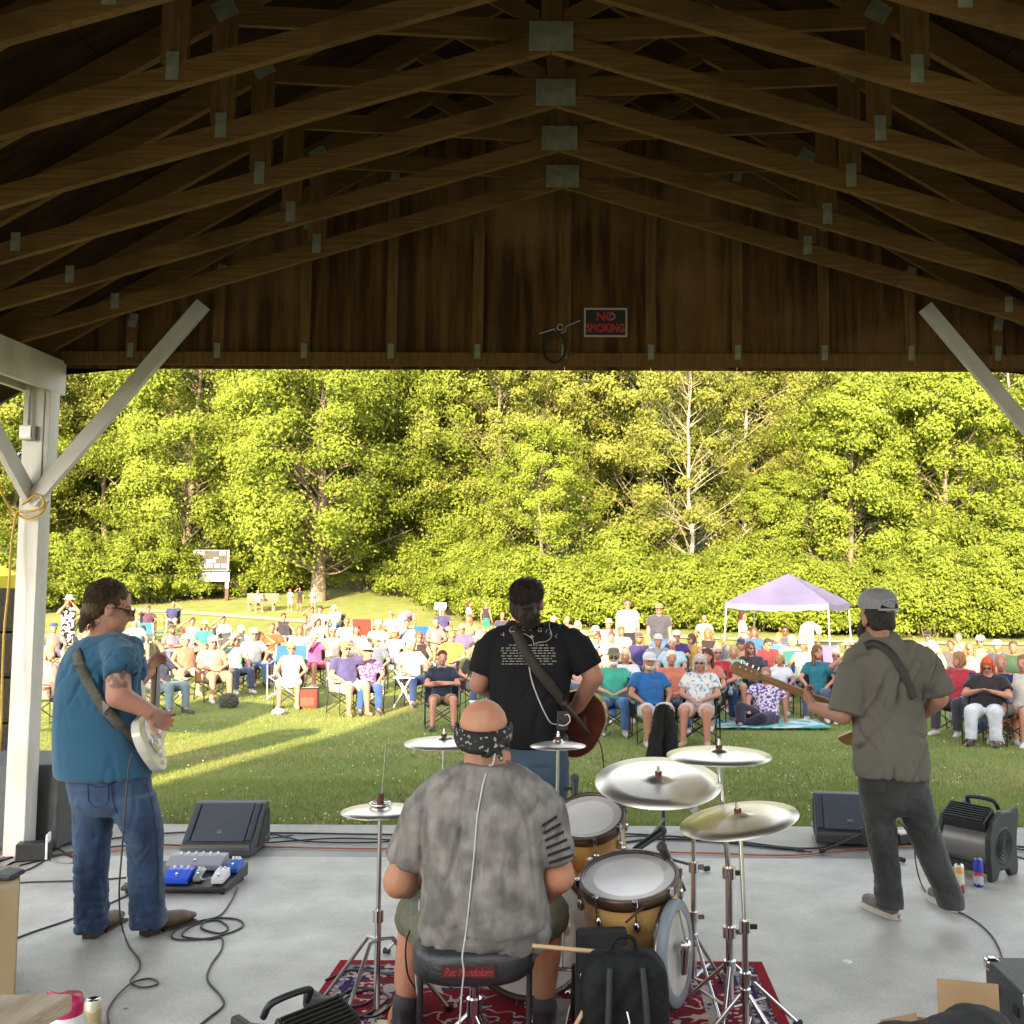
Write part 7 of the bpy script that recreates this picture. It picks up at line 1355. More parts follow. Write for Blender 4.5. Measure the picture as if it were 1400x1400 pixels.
P.chain([at(150, 880, Y0 - .02), at(161, 893, Y0 - .10)], [.065, .07]); P.chain([at(150, 880, Y0), at(174, 889, Y0 + .09)], [.07, .075])
me = P.fuse('tee_shirt', VX, 10)
f1_ = creases(8, 8, 2.2, 1.0, .62); f2_ = creases(5.5, 5.5, 1.3, 4.0, -.15); zsh = at(150, 960, Y0).z
xg = at(112, 900, Y0).x; wrinkle(me, .020, lambda c: f1_(c) * max(0, min(1, (c.z - zsh) / .25 + .6)) * max(.25, min(1, (c.x - xg) / .12 + .3)) + .9 * f2_(c) * max(0.3, min(1, (zsh + .15 - c.z) / .25)))
tee_b = M('tee_blue', (.024, .088, .160), (.034, .108, .19), rough=.85, scale=3, bump=.25, bscale=220, sheen=.25, bdist=.003, spec=.15); put('tee_shirt', me, tee_b, root); bvG = bvh_of(me); crease_bump(tee_b, 9.0, (1, 1, .35), .7)
P = Prims()                                        # jeans
pxloft(P, [(92, 202, 1052, Y0, .145), (95, 206, 1075, Y0, .155), (100, 208, 1095, Y0 - .01, .155), (104, 206, 1110, Y0, .12)], 24)
pxloft(P, [(100, 160, 1085, Y0 - .01, .105), (102, 153, 1120, Y0 - .01, .098), (103, 148, 1160, Y0 - .0, .085), (102, 146, 1200, Y0 + .01, .082), (103, 148, 1240, Y0 + .03, .086), (105, 147, 1272, Y0 + .05, .09)])
pxloft(P, [(148, 210, 1085, Y0 - .03, .12), (158, 216, 1110, Y0 - .03, .115), (172, 221, 1140, Y0 - .02, .105), (178, 221, 1180, Y0 - .01, .085), (178, 222, 1220, Y0 + .0, .085), (179, 224, 1250, Y0 + .0, .105), (180, 224, 1266, Y0 + .0, .105)])
me = P.fuse('jeans', VX, 4); fj = creases(7, 7, 17, 2.0, .35, .09, .2); fk = creases(9, 9, 3.0, 8.0, .25, .08, .1)
zk = at(150, 1185, Y0).z; wrinkle(me, .0085, lambda c: fj(c) * (.4 + .9 * math.exp(-((c.z - .12) / .12) ** 2) + .5 * math.exp(-((c.z - zk) / .15) ** 2)) + .6 * fk(c)); put('jeans', me, denim, root); bvJ = bvh_of(me)
jn = list(root.children)[-1]; sm_ = M('denim_seam', (.012, .024, .055), rough=.9)
for pxs in ([(150, 1062), (152, 1080), (156, 1100), (160, 1112)], [(112, 1064), (118, 1072), (140, 1076), (160, 1068)], [(200, 1070), (208, 1100), (214, 1140), (216, 1190), (216, 1240)], [(120, 1074), (122, 1096), (134, 1104), (147, 1096), (148, 1076)]):
    pp = [hit(bvJ, x_, y_, .002)[0] for x_, y_ in pxs]; pp = [p_ for p_ in pp if p_ is not None]
    if len(pp) > 2: o = MB().tube(spline(pp, 5), .0022, 4).build('seam', sm_); place(o, jn)
P = Prims(); M4 = Mh                                # hair
def hh(x, y, z): return Mh @ Vector((x * HS, y * HS, z * HS))
P.ell(hh(0, -.025, .042), (.088 * HS, .100 * HS, .090 * HS), Mh.to_3x3()); P.ell(hh(0, -.06, -.005), (.082 * HS, .062 * HS, .075 * HS), Mh.to_3x3()); P.ell(at(122, 837, Y0 - .03), (.045, .05, .036)); P.chain([at(126, 838, Y0 - .03), at(116, 848, Y0 - .05), at(111, 862, Y0 - .06)], [.036, .026, .012])
me = P.fuse('hair', .008, 2); wrinkle(me, .004, folds(50, 50, 20, 3)); put('hair', me, hair_b, root)
strands('hair_strands', root, Mh, HS, at(127, 837, Y0 - .05), 260, hair_b, at(112, 860, Y0 - .08), 70, 4)
mb = MB()                                          # glasses
fr = M('glasses_frame', (.03, .012, .012), rough=.3)
for s in (-1, 1):
    mb.tube([hh(s * .034 + .026 * math.cos(w * .5236), .104, .0 + .019 * math.sin(w * .5236)) for w in range(12)], .0032, 5, closed=True); mb.tube([hh(s * .06, .10, .006), hh(s * .086, .03, .008), hh(s * .088, -.02, -.004)], .0032, 5)
mb.tube([hh(-.01, .106, .004), hh(.01, .106, .004)], .003, 5); put('glasses', mb.mesh('glasses'), fr, root)
mb = MB()
for s in (-1, 1): mb.sph(hh(s * .034, .103, 0), (.024 * HS, .003, .017 * HS), 12, 6, Mh.to_3x3())
put('lens', mb.mesh('lens'), M('lens_glass', (.25, .3, .33), rough=.05, spec=.8), root)
boot_m = M('boot_leather', (.085, .045, .025), (.13, .075, .042), rough=.55, scale=8, bump=.25, bscale=50); sole_m = M('boot_sole', (.05, .025, .014), rough=.6)
for hx, hy, tx_, ty_ in ((121, 1284, 150, 1268), (196, 1280, 256, 1262)):
    a, b = gnd(hx, hy), gnd(tx_, ty_); d = (b - a).normalized(); L_ = .29; b = a + d * L_; b.z = 0; x = V(-d.y, d.x, 0); P = Prims()
    P.cap(a + d * .05 + V(0, 0, .06), .045, a + d * .05 + V(0, 0, .16), .045); P.chain([a + d * .04 + V(0, 0, .06), a + d * .14 + V(0, 0, .05), a + d * .22 + V(0, 0, .042), a + d * .285 + V(0, 0, .034)], [.044, .045, .038, .018])
    me = P.fuse('boot', .008, 3); bo = put('boot', me, boot_m, root); mb = MB(); mb.box(a + d * .035 + V(0, 0, .018), (.075, .07, .034), Matrix((d, x, V(0, 0, 1))).transposed()); mb.box(a + d * .19 + V(0, 0, .009), (.19, .075, .014), Matrix((d, x, V(0, 0, 1))).transposed()); so = link('boot_sole', mb.mesh('boot_sole'), sole_m, bo)
# ---- guitars
def guitar_frame(A, B, n):
    y = (B - A).normalized(); z = Vector(n); z = (z - y * z.dot(y)).normalized(); x = y.cross(z); return Matrix(((x.x, y.x, z.x, A.x), (x.y, y.y, z.y, A.y), (x.z, y.z, z.z, A.z), (0, 0, 0, 1)))
def outline_prism(pts, z0, z1, n=6):
    c = spline([V(x, y, 0) for x, y in pts] + [V(*pts[0], 0)], n)[:-1]; return MB().prism([(p.x, p.y) for p in c], 'z', z0, z1)
STRAT = [(0, 0), (.09, .012), (.155, .07), (.16, .15), (.125, .215), (.135, .29), (.165, .36), (.15, .415), (.115, .39), (.07, .345), (.03, .335), (-.03, .335), (-.07, .36), (-.115, .43), (-.155, .47), (-.165, .42), (-.135, .31), (-.128, .22), (-.16, .14), (-.15, .06), (-.08, .01)]
def electric(A, B, n, body_m, neck_m, label, scale=1.0, head_m=None, name='electric_guitar', strings=6, pick=None):
    Mx = guitar_frame(A, B, n); L_ = (B - A).length; t = bpy.data.objects.new(name, None); col.objects.link(t); t.matrix_world = Mx; tag(t, label, 'guitar'); s = scale
    outline_prism([(x * s, y * s) for x, y in STRAT], -.022, .022).build('guitar_body', body_m, t, bevel=.009, seg=3)
    outline_prism([(x * .62 * s - .012, y * .62 * s + .09 * s) for x, y in STRAT], .0225, .025).build('pickguard', pick or wp, t)
    nl = L_ - .17 * s; mb = MB(); q = [(-.028, .30 * s), (.028, .30 * s), (.021, nl), (-.021, nl)]; mb.prism(q, 'z', .012, .030); nk = mb.build('neck', neck_m, t, bevel=.006, seg=3)
    MB().tube([V(0, .31 * s, .012), V(0, nl, .014)], .019, 10).build('neck_back', neck_m, nk); MB().prism([(-.026, .28 * s), (.026, .28 * s), (.02, nl), (-.02, nl)], 'z', .030, .035).build('fretboard', M('rosewood', (.06, .03, .018), rough=.5), nk)
    hd = outline_prism([(-.02, nl), (.021, nl), (.03, nl + .02), (.045, nl + .10), (.03, L_), (-.02, L_ - .005), (-.035, L_ - .04), (-.03, nl + .05)], .008, .022).build('headstock', head_m or neck_m, t, bevel=.003)
    for k in range(strings):
        yy = nl + .03 + k * (L_ - nl - .045) / strings; MB().cyl((-.032, yy, .006), (-.05, yy, .006), .006, n=8).build('tuner_key', chrome, hd); MB().cyl((-.012, yy, -.002), (-.012, yy, .032), .0065, n=8).build('tuner_post', chrome, hd)
        MB().cyl(((k - (strings - 1) / 2) * .010, .09 * s, .034), ((k - (strings - 1) / 2) * .007, nl, .038), .0009, n=4).build('string', steel, t)
    for yy in (.15, .20, .25): MB().box((0, yy * s, .027), (.075, .016, .01)).build('pickup', M('pickup_cream', (.6, .58, .5), rough=.4), t, bevel=.003)
    MB().box((0, .09 * s, .028), (.08, .03, .012)).build('bridge', chrome, t, bevel=.003)
    for k in range(3): MB().cyl((.06 + .02 * k, .14 * s - .035 * k, .024), (.06 + .02 * k, .14 * s - .035 * k, .038), .01, n=10).build('control_knob', wp, t)
    return t
gA, gB = at(203, 1040, 5.06), at(210, 884, 5.75)
gt = electric(gA, gB, V(.95, .0, .25), M('guitar_white', (.55, .53, .46), (.60, .58, .51), rough=.25, coat=.5), M('neck_maple', (.50, .36, .17), (.56, .42, .22), rough=.35), 'white electric guitar held by the guitarist in blue tee', .96)
strap_o = M('strap_olive', (.075, .070, .055), (.10, .095, .075), rough=.8, scale=60)
s1 = ribbon(bvG, [(105, 871), (103, 880), (106, 900), (115, 922), (127, 945), (141, 966), (158, 985), (175, 1002), (188, 1015)], .05, .003, .013, 'strap', strap_o); place(s1, gt)
h1, _ = hit(bvG, 142, 966, .012); bk = MB().box(h1, (.05, .010, .045), Matrix.Rotation(.75, 3, 'Y')).build('strap_buckle', M('buckle_grey', (.10, .10, .09), rough=.4, metal=.6), None, bevel=.003); place(bk, gt)
# guitar lead: from the jack, down behind the legs to the floor
pts = [at(181, 1030, 4.94), at(176, 1050, 4.92), at(172, 1100, 4.90), at(167, 1160, 4.88), at(163, 1220, 4.90), gnd(166, 1262, .03), gnd(176, 1292, .006), gnd(190, 1312, .006), gnd(190, 1326, .006), gnd(178, 1342, .006), gnd(195, 1350, .006), gnd(216, 1345, .008), gnd(205, 1338, .006), gnd(180, 1344, .012), gnd(158, 1364, .006), gnd(147, 1385, .006), gnd(152, 1410, .006)]
tag(MB().tube(spline(pts, 8), .0045, 6).build('cable', M('cable_maroon', (.03, .018, .02), rough=.45)), 'guitar lead hanging from the white guitar to the floor', 'cable', 'cables lying about the stage')
# ------------------------------------------------------------------ bass player, right
Y0 = 5.5; root = band_person((at(1225, 1245, Y0).x, Y0, 0), 'bass player in grey cap and olive grey shirt standing at right')
HS = 1.02; Mh = head_frame(at(1197, 846, Y0), (-.45, .88, .02))
P = Prims(); add_head(P, Mh, HS); add_neck(P, Mh, at(1203, 888, Y0), .066, HS)
pxloft(P, [(1185, 1262, 1075, Y0, .10), (1180, 1258, 1000, Y0, .10), (1176, 1254, 930, Y0, .10), (1180, 1244, 900, Y0, .09), (1188, 1222, 880, Y0, .06)])
chainpx(P, [(1174, 910, Y0), (1152, 978, Y0 - .06), (1112, 967, Y0 + .16)], [.048, .05, .033]); chainpx(P, [(1260, 912, Y0), (1284, 955, Y0 - .02), (1250, 985, Y0 + .24)], [.048, .05, .036])
add_hand(P, at(1113, 967, Y0 + .16), at(1098, 944, Y0 + .24) - at(1113, 967, Y0 + .16), V(.25, .5, .6), 1, 1.1, .85); add_hand(P, at(1250, 985, Y0 + .24), V(-.6, .3, -.3), V(-.1, .4, .2), 1, 1.05, .7)
chainpx(P, [(1200, 1070, Y0), (1206, 1150, Y0), (1215, 1238, Y0 + .02)], [.066, .046, .036]); chainpx(P, [(1245, 1070, Y0), (1268, 1150, Y0), (1302, 1236, Y0 + .02)], [.066, .046, .036])
me = P.fuse('body', .007, 3); feature_paint(me, Mh, HS); put('body', me, skin_c, root)
P = Prims()
pxloft(P, [(1170, 1268, 1061, Y0, .135), (1168, 1268, 1050, Y0, .138), (1167, 1264, 1010, Y0, .138), (1166, 1261, 965, Y0, .140), (1165, 1262, 930, Y0, .138), (1166, 1264, 908, Y0, .130), (1172, 1256, 893, Y0, .112), (1182, 1240, 882, Y0, .09), (1188, 1222, 872, Y0, .078)], 26, 2.3)
P.cap(at(1174, 905, Y0 - .01), .08, at(1168, 930, Y0 - .03), .085); P.cone(at(1170, 912, Y0 - .02), .088, at(1157, 976, Y0 - .05), .098); P.cap(at(1262, 905, Y0), .08, at(1270, 925, Y0 - .01), .08); P.cone(at(1264, 908, Y0), .084, at(1283, 950, Y0 - .02), .088)
P.cap(at(1190, 876, Y0), .052, at(1220, 876, Y0), .052)                                         # collar
P.chain([at(1190, 888, Y0), at(1174, 903, Y0)], [.07, .078]); P.chain([at(1225, 888, Y0), at(1261, 903, Y0)], [.07, .078])
me = P.fuse('shirt', VX, 8); fa = creases(6, 6, 1.8, 7.0, .55); fb = creases(5, 5, 1.6, 11.0, -.5)
wrinkle(me, .018, lambda c: fa(c) + .7 * fb(c)); sh_g = M('shirt_olive_grey', (.115, .107, .088), (.14, .131, .11), rough=.8, scale=3, bump=.2, bscale=200, bdist=.003, spec=.2); put('shirt', me, sh_g, root); bvB = bvh_of(me); crease_bump(sh_g, 9.0, (1, 1, .45), .7)
P = Prims()
pxloft(P, [(1174, 1268, 1052, Y0, .12), (1173, 1271, 1080, Y0, .13), (1176, 1272, 1098, Y0, .125), (1182, 1268, 1112, Y0, .09)], 24)
pxloft(P, [(1174, 1224, 1085, Y0, .105), (1180, 1224, 1115, Y0, .10), (1186, 1226, 1150, Y0, .09), (1194, 1230, 1190, Y0, .085), (1197, 1233, 1225, Y0 + .01, .088), (1198, 1234, 1240, Y0 + .01, .088)])
pxloft(P, [(1222, 1272, 1085, Y0, .105), (1232, 1278, 1115, Y0, .10), (1245, 1290, 1150, Y0, .09), (1262, 1303, 1190, Y0, .085), (1278, 1316, 1222, Y0 + .01, .09), (1284, 1318, 1240, Y0 + .01, .088)])
me = P.fuse('jeans', VX, 4); fj = creases(8, 8, 16, 5.0, .4, .09, .2); wrinkle(me, .008, lambda c: fj(c) * (.5 + .8 * math.exp(-((c.z - .12) / .1) ** 2) + .5 * math.exp(-((c.z - .5) / .15) ** 2))); put('jeans', me, denim_g, root)
def hh(x, y, z): return Mh @ Vector((x * HS, y * HS, z * HS))
P = Prims(); P.ell(hh(0, -.030, .02), (.087 * HS, .080 * HS, .088 * HS), Mh.to_3x3()); P.cap(hh(-.05, -.055, -.03), .034, hh(.05, -.055, -.03), .034); me = P.fuse('hair', .008, 2); put('hair', me, beard_m, root)
P = Prims(); P.ell(hh(0, .05, -.085), (.06, .06, .06), Mh.to_3x3()); P.ell(hh(0, .065, -.125), (.042, .045, .045), Mh.to_3x3()); P.cap(hh(-.07, .02, -.02), .02, hh(-.05, .05, -.09), .025); P.cap(hh(.07, .02, -.02), .02, hh(.05, .05, -.09), .025); me = P.fuse('beard', .008, 2); wrinkle(me, .004, folds(50, 50, 30, 2)); put('beard', me, beard_m, root)
capm = M('cap_grey', (.20, .20, .215), (.26, .26, .275), rough=.75, scale=90, bump=.4, bscale=200, bdist=.003); Mc = Mh @ Matrix.Translation((0, -.004, .008)) @ Matrix.Scale(1.09, 4)
c_ = link('cap', headgear('cap'), capm, root, Matrix.Translation(-Vector(root.location)) @ Mc, perobj=True)
def oncap(t_, z, k=1.0): return Mc @ Vector((math.sin(t_) * .099 * k, -.012 - math.cos(t_) * .099 * k, .045 + z))
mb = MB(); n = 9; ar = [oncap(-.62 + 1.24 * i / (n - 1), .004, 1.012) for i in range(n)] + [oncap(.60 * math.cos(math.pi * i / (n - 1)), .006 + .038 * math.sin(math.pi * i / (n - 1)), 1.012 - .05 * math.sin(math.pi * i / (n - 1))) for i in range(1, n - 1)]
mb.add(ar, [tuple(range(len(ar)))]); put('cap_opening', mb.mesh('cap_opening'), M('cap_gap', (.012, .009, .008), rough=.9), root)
put('cap_trim', MB().tube([oncap(.66 * math.cos(math.pi * i / 12), .004 + .044 * math.sin(math.pi * i / 12), 1.0 - .045 * math.sin(math.pi * i / 12)) for i in range(13)], .004, 5).mesh('cap_trim'), M('cap_trim', (.34, .34, .36), rough=.7), root)
put('cap_strap', MB().tube([oncap(-.7 + 1.4 * i / 8, -.002, 1.01) for i in range(9)], .007, 6).mesh('cap_strap'), MATS['cap_trim'], root)
shoe_g = M('shoe_grey', (.16, .13, .12), (.22, .18, .17), rough=.8, scale=20); sole_w = M('shoe_sole', (.62, .58, .50), rough=.6); lab_r = M('heel_red', (.40, .06, .05), rough=.5)
for hx, hy, tx_, ty_ in ((1226, 1258, 1184, 1239), (1312, 1248, 1288, 1236)):
    a, b = gnd(hx, hy), gnd(tx_, ty_); d = (b - a); d.z = 0; d.normalize(); x = V(-d.y, d.x, 0); P = Prims(); P.chain([a + d * .04 + V(0, 0, .055), a + d * .14 + V(0, 0, .05), a + d * .24 + V(0, 0, .042)], [.042, .044, .036]); P.cap(a + d * .05 + V(0, 0, .06), .042, a + d * .06 + V(0, 0, .095), .04)
    sh = put('shoe', P.fuse('shoe', .008, 3), shoe_g, root); R3 = Matrix((d, x, V(0, 0, 1))).transposed()
    sc = spline([V(.0, -.03, 0), V(.0, .03, 0), V(.1, .042, 0), V(.2, .046, 0), V(.275, .03, 0), V(.29, 0, 0), V(.275, -.03, 0), V(.2, -.046, 0), V(.1, -.042, 0), V(.0, -.03, 0)], 4)[:-1]; mb = MB(); n = len(sc); vs = [a + R3 @ (q + V(0, 0, .002)) for q in sc] + [a + R3 @ (q + V(0, 0, .032)) for q in sc]
    mb.add(vs, [tuple(range(n))[::-1], tuple(range(n, 2 * n))] + [(i, (i + 1) % n, n + (i + 1) % n, n + i) for i in range(n)]); so = link('sole', mb.mesh('sole'), sole_w, sh); hb = MB().box(a - d * .003 + V(0, 0, .018), (.004, .03, .018), R3); link('heel_label', hb.mesh('heel_label'), lab_r, sh)
    for k in range(4): q = a + d * (.13 + .03 * k) + V(0, 0, .092 - .008 * k); link('lace', MB().tube([q - x * .025, q + V(0, 0, .006), q + x * .025], .004, 5).mesh('lace'), sole_w, sh)
wood_bass = M('bass_wood', (.22, .105, .03), (.29, .15, .05), rough=.3, scale=5, stretch=(8, .8, 8), coat=.5)
bt = electric(at(1262, 1014, 5.78), at(1000, 910, 5.88), V(0, 1, .12), wood_bass, wood_bass, 'brown bass guitar held by the bass player', 1.08, None, 'bass_guitar', 4)
s2 = ribbon(bvB, [(1183, 884), (1192, 880), (1206, 884), (1220, 896), (1232, 915), (1242, 935), (1250, 955)], .045, .003, .008, 'strap', M('strap_black', (.032, .031, .027), rough=.7)); place(s2, bt)
mb = MB(); mb.tube(spline([at(1118, 970, 5.83), at(1112, 958, 5.80), at(1106, 962, 5.80)], 5), .018, 6)
wb = MB().tube([at(1118, 969, Y0 + .135) + V(.036 * math.cos(w * .5236) * .35, .036 * math.sin(w * .5236), .036 * math.cos(w * .5236)) for w in range(12)], .006, 5, closed=True); put('wristband', wb.mesh('wristband'), blk, root)
pts = [at(1238, 1035, 5.68), at(1248, 1100, 5.72), at(1250, 1160, 5.8), gnd(1256, 1198, .05), gnd(1268, 1222, .006), gnd(1290, 1240, .006), gnd(1318, 1250, .006), gnd(1345, 1268, .006), gnd(1364, 1292, .006), gnd(1376, 1330, .006)]
tag(MB().tube(spline(pts, 8), .0045, 6).build('cable', ck), 'bass lead trailing behind the bass player legs to the right', 'cable', 'cables lying about the stage')
# ------------------------------------------------------------------ singer, centre
Y0 = 5.6; root = band_person((at(735, 1245, Y0).x, Y0, 0), 'singer with ponytail in black tour tee playing acoustic guitar at centre')
HS = 1.05; Mh = head_frame(at(722, 824, Y0), (.28, .95, -.02))
P = Prims(); add_head(P, Mh, HS); add_neck(P, Mh, at(724, 866, Y0), .07, HS)
pxloft(P, [(690, 770, 1060, Y0, .12), (684, 768, 1000, Y0, .12), (678, 774, 930, Y0, .12), (686, 768, 890, Y0, .1), (700, 750, 866, Y0, .07)])
chainpx(P, [(672, 884, Y0), (655, 935, Y0 - .02), (672, 948, Y0 + .28)], [.066, .055, .036]); chainpx(P, [(786, 882, Y0), (812, 925, Y0 - .02), (790, 965, Y0 + .16), (775, 975, Y0 + .22)], [.068, .056, .042, .036])
add_hand(P, at(672, 948, Y0 + .28), V(-.3, .5, .2), V(.1, .5, .3), 1, 1.05, .8); add_hand(P, at(775, 975, Y0 + .24), V(-.7, .4, -.2), V(0, .4, -.3), -1, 1.05, .6)
chainpx(P, [(712, 1060, Y0), (712, 1150, Y0), (710, 1235, Y0 + .02)], [.09, .065, .05]); chainpx(P, [(752, 1060, Y0), (755, 1150, Y0), (758, 1235, Y0 + .02)], [.09, .065, .05])
me = P.fuse('body', .0095, 3); feature_paint(me, Mh, HS); put('body', me, skin_d, root)
P = Prims()
pxloft(P, [(692, 768, 1019, Y0, .150), (682, 772, 1008, Y0, .160), (672, 776, 985, Y0, .168), (669, 778, 950, Y0, .170), (667, 782, 915, Y0, .168), (666, 787, 890, Y0, .155), (674, 782, 872, Y0, .128), (690, 764, 860, Y0, .10), (704, 748, 852, Y0, .085)], 26, 2.3)
P.cap(at(676, 882, Y0), .085, at(668, 895, Y0), .088); P.cone(at(672, 882, Y0), .092, at(659, 922, Y0 - .01), .088); P.cap(at(782, 880, Y0), .085, at(790, 892, Y0), .088); P.cone(at(785, 880, Y0), .092, at(806, 915, Y0 - .01), .086)
P.chain([at(700, 866, Y0), at(678, 880, Y0)], [.07, .085]); P.chain([at(750, 866, Y0), at(780, 878, Y0)], [.07, .085])
me = P.fuse('tee_shirt', VX, 10); fa = creases(5, 5, 1.8, 21.0, .35); wrinkle(me, .011, fa); put('tee_shirt', me, M('tee_black', (.010, .010, .012), (.014, .014, .016), rough=.85, scale=3, bump=.2, bscale=200, bdist=.003, spec=.15), root); bvS = bvh_of(me)
P = Prims(); pxloft(P, [(688, 776, 1005, Y0, .135), (688, 778, 1040, Y0, .14), (690, 778, 1062, Y0, .13), (696, 774, 1075, Y0, .1)], 24)
pxloft(P, [(688, 734, 1050, Y0, .105), (690, 732, 1100, Y0, .10), (692, 730, 1160, Y0, .09), (692, 730, 1235, Y0 + .02, .09)]); pxloft(P, [(732, 778, 1050, Y0, .105), (735, 777, 1100, Y0, .10), (738, 776, 1160, Y0, .09), (740, 778, 1235, Y0 + .02, .09)])
me = P.fuse('jeans', .01, 4); wrinkle(me, .008, folds(6, 6, 8, 31.0, True, .3)); put('jeans', me, denim_s, root)
for x_ in (712, 760): a = gnd(x_, 1245); P = Prims(); P.chain([a + V(0, 0, .045), a + V(0, .12, .045), a + V(0, .22, .035)], [.042, .042, .032]); put('shoe', P.fuse('shoe', .01, 3), black_r, root)
def hh(x, y, z): return Mh @ Vector((x * HS, y * HS, z * HS))
P = Prims(); P.ell(hh(0, -.022, .04), (.090 * HS, .104 * HS, .092 * HS), Mh.to_3x3()); P.ell(hh(0, -.055, -.02), (.084 * HS, .062 * HS, .085 * HS), Mh.to_3x3()); P.ell(at(722, 836, Y0 - .10), (.05, .04, .035)); P.chain([at(722, 834, Y0 - .10), at(723, 843, Y0 - .12), at(724, 852, Y0 - .11)], [.032, .05, .035]); P.chain([at(716, 843, Y0 - .12), at(713, 853, Y0 - .11)], [.03, .016]); P.chain([at(731, 843, Y0 - .12), at(734, 852, Y0 - .11)], [.03, .016])
me = P.fuse('hair', .007, 2); wrinkle(me, .005, folds(44, 44, 9, 13)); put('hair', me, hair_d, root)
strands('hair_strands', root, Mh, HS, at(722, 836, Y0 - .125), 300, hair_d, at(724, 853, Y0 - .15), 120, 9, tail_spread=.036)
P = Prims(); P.ell(hh(0, .05, -.09), (.055, .05, .045), Mh.to_3x3()); put('beard', P.fuse('beard', .01, 2), beard_m, root)
# tee print: arched name, star, tour-date lines
ink = M('shirt_ink', (.36, .33, .28), rough=.8); tee_o = [c for c in root.children if c.name.startswith('tee_shirt')][0]
arc = [('V', 688, 868, .62), ('I', 698, 864, .42), ('N', 706, 861, .28), ('C', 716, 860, .1), ('E', 725, 859.5, 0), ('G', 738, 861.5, -.12), ('I', 747, 863, -.25), ('L', 753, 865.5, -.4), ('L', 761, 869.5, -.6)]
for ch_, x_, y_, r_ in arc:
    h, nn = hit(bvS, x_, y_, .003)
    if h is None: continue
    o = link('letter', text_mesh(ch_, .034, .0006), ink, tee_o); q = (-Vector(nn)).to_track_quat('-Z', 'Y') if False else None; zax = Vector(nn).normalized(); xax = (V(math.cos(r_), 0, math.sin(r_)) - zax * V(math.cos(r_), 0, math.sin(r_)).dot(zax)).normalized(); yax = zax.cross(xax)
    o.matrix_world = Matrix(((xax.x, yax.x, zax.x, h.x), (xax.y, yax.y, zax.y, h.y), (xax.z, yax.z, zax.z, h.z), (0, 0, 0, 1))); place(o, tee_o)
rr_ = random.Random(3); mb = MB()
for k, y_ in enumerate((882, 886, 889.5, 893, 896.8, 900.5, 904, 907.8)):
    x_ = 696 if k == 0 else 684 + rr_.random() * 3; xe = 749 if k == 0 else 757 - rr_.random() * 3
    while x_ < xe:
        w_ = 2 + rr_.random() * 7; h, nn = hit(bvS, x_ + w_ / 2, y_, .0025)
        if h is not None: mb.box(h, (w_ * .0036, .0012, .0042))
        x_ += w_ + 1.3
o = mb.build('tour_dates', ink); place(o, tee_o)
h, nn = hit(bvS, 727, 871, .004); mb = MB(); mb.prism([((.016 if k % 2 == 0 else .007) * math.cos(math.pi / 2 + k * math.pi / 5), (.016 if k % 2 == 0 else .007) * math.sin(math.pi / 2 + k * math.pi / 5)) for k in range(10)], 'y', 0, .0015); o = mb.build('star', M('ink_gold', (.35, .24, .14), rough=.7)); o.location = h; place(o, tee_o)
# acoustic guitar
acA, acB = at(823, 1004, 5.86), at(632, 909, 5.97); Mx = guitar_frame(acA, acB, V(0, 1, .08)); t = bpy.data.objects.new('acoustic_guitar', None); col.objects.link(t); t.matrix_world = Mx; tag(t, 'dark red acoustic guitar held by the singer', 'guitar')
AC = [(0, 0), (.09, .01), (.165, .06), (.195, .14), (.18, .22), (.135, .285), (.125, .33), (.14, .40), (.125, .455), (.07, .485), (0, .49), (-.07, .485), (-.125, .455), (-.14, .40), (-.125, .33), (-.135, .285), (-.18, .22), (-.195, .14), (-.165, .06), (-.09, .01)]
red_w = M('guitar_red', (.065, .010, .007), (.10, .018, .010), rough=.18, scale=4, stretch=(5, 1, 5), coat=.7); amb = M('guitar_amber', (.30, .13, .04), (.36, .17, .06), rough=.2, coat=.6)
outline_prism(AC, -.05, .04).build('sides', amb, t); outline_prism([(x * .985, y * .985 + .003) for x, y in AC], -.054, -.0505).build('back', red_w, t, bevel=.002); outline_prism([(x * .985, y * .985 + .003) for x, y in AC], .0405, .044).build('top', amb, t, bevel=.002)
La = (acB - acA).length; MB().prism([(-.028, .44), (.028, .44), (.022, La - .17), (-.022, La - .17)], 'z', .022, .046).build('neck', red_w, t, bevel=.008, seg=3); hd = MB().prism([(-.03, La - .17), (.03, La - .17), (.038, La), (-.038, La)], 'z', .018, .034).build('headstock', black_p, t, bevel=.004)
for s in (-1, 1):
    for k in range(3): MB().cyl((s * .036, La - .14 + .045 * k, .02), (s * .058, La - .14 + .045 * k, .02), .008, n=8).build('tuner_key', M('tuner_gold', (.4, .3, .15), rough=.3, metal=1), hd)
MB().cyl((.0, -.002, -.005), (.0, -.018, -.005), .01, n=10).build('end_pin', chrome, t)
s3 = ribbon(bvS, [(703, 857), (707, 866), (713, 880), (722, 896), (733, 913), (748, 932), (762, 950), (773, 966)], .058, .003, .006, 'strap', M('strap_umber', (.020, .014, .010), (.03, .022, .016), rough=.7)); place(s3, t)
s4 = MB().tube([at(770, 962, 5.40), at(785, 978, 5.55), at(797, 993, 5.70), at(806, 1002, 5.80)], .012, 6).build('strap_tail', MATS['strap_umber']); place(s4, t)
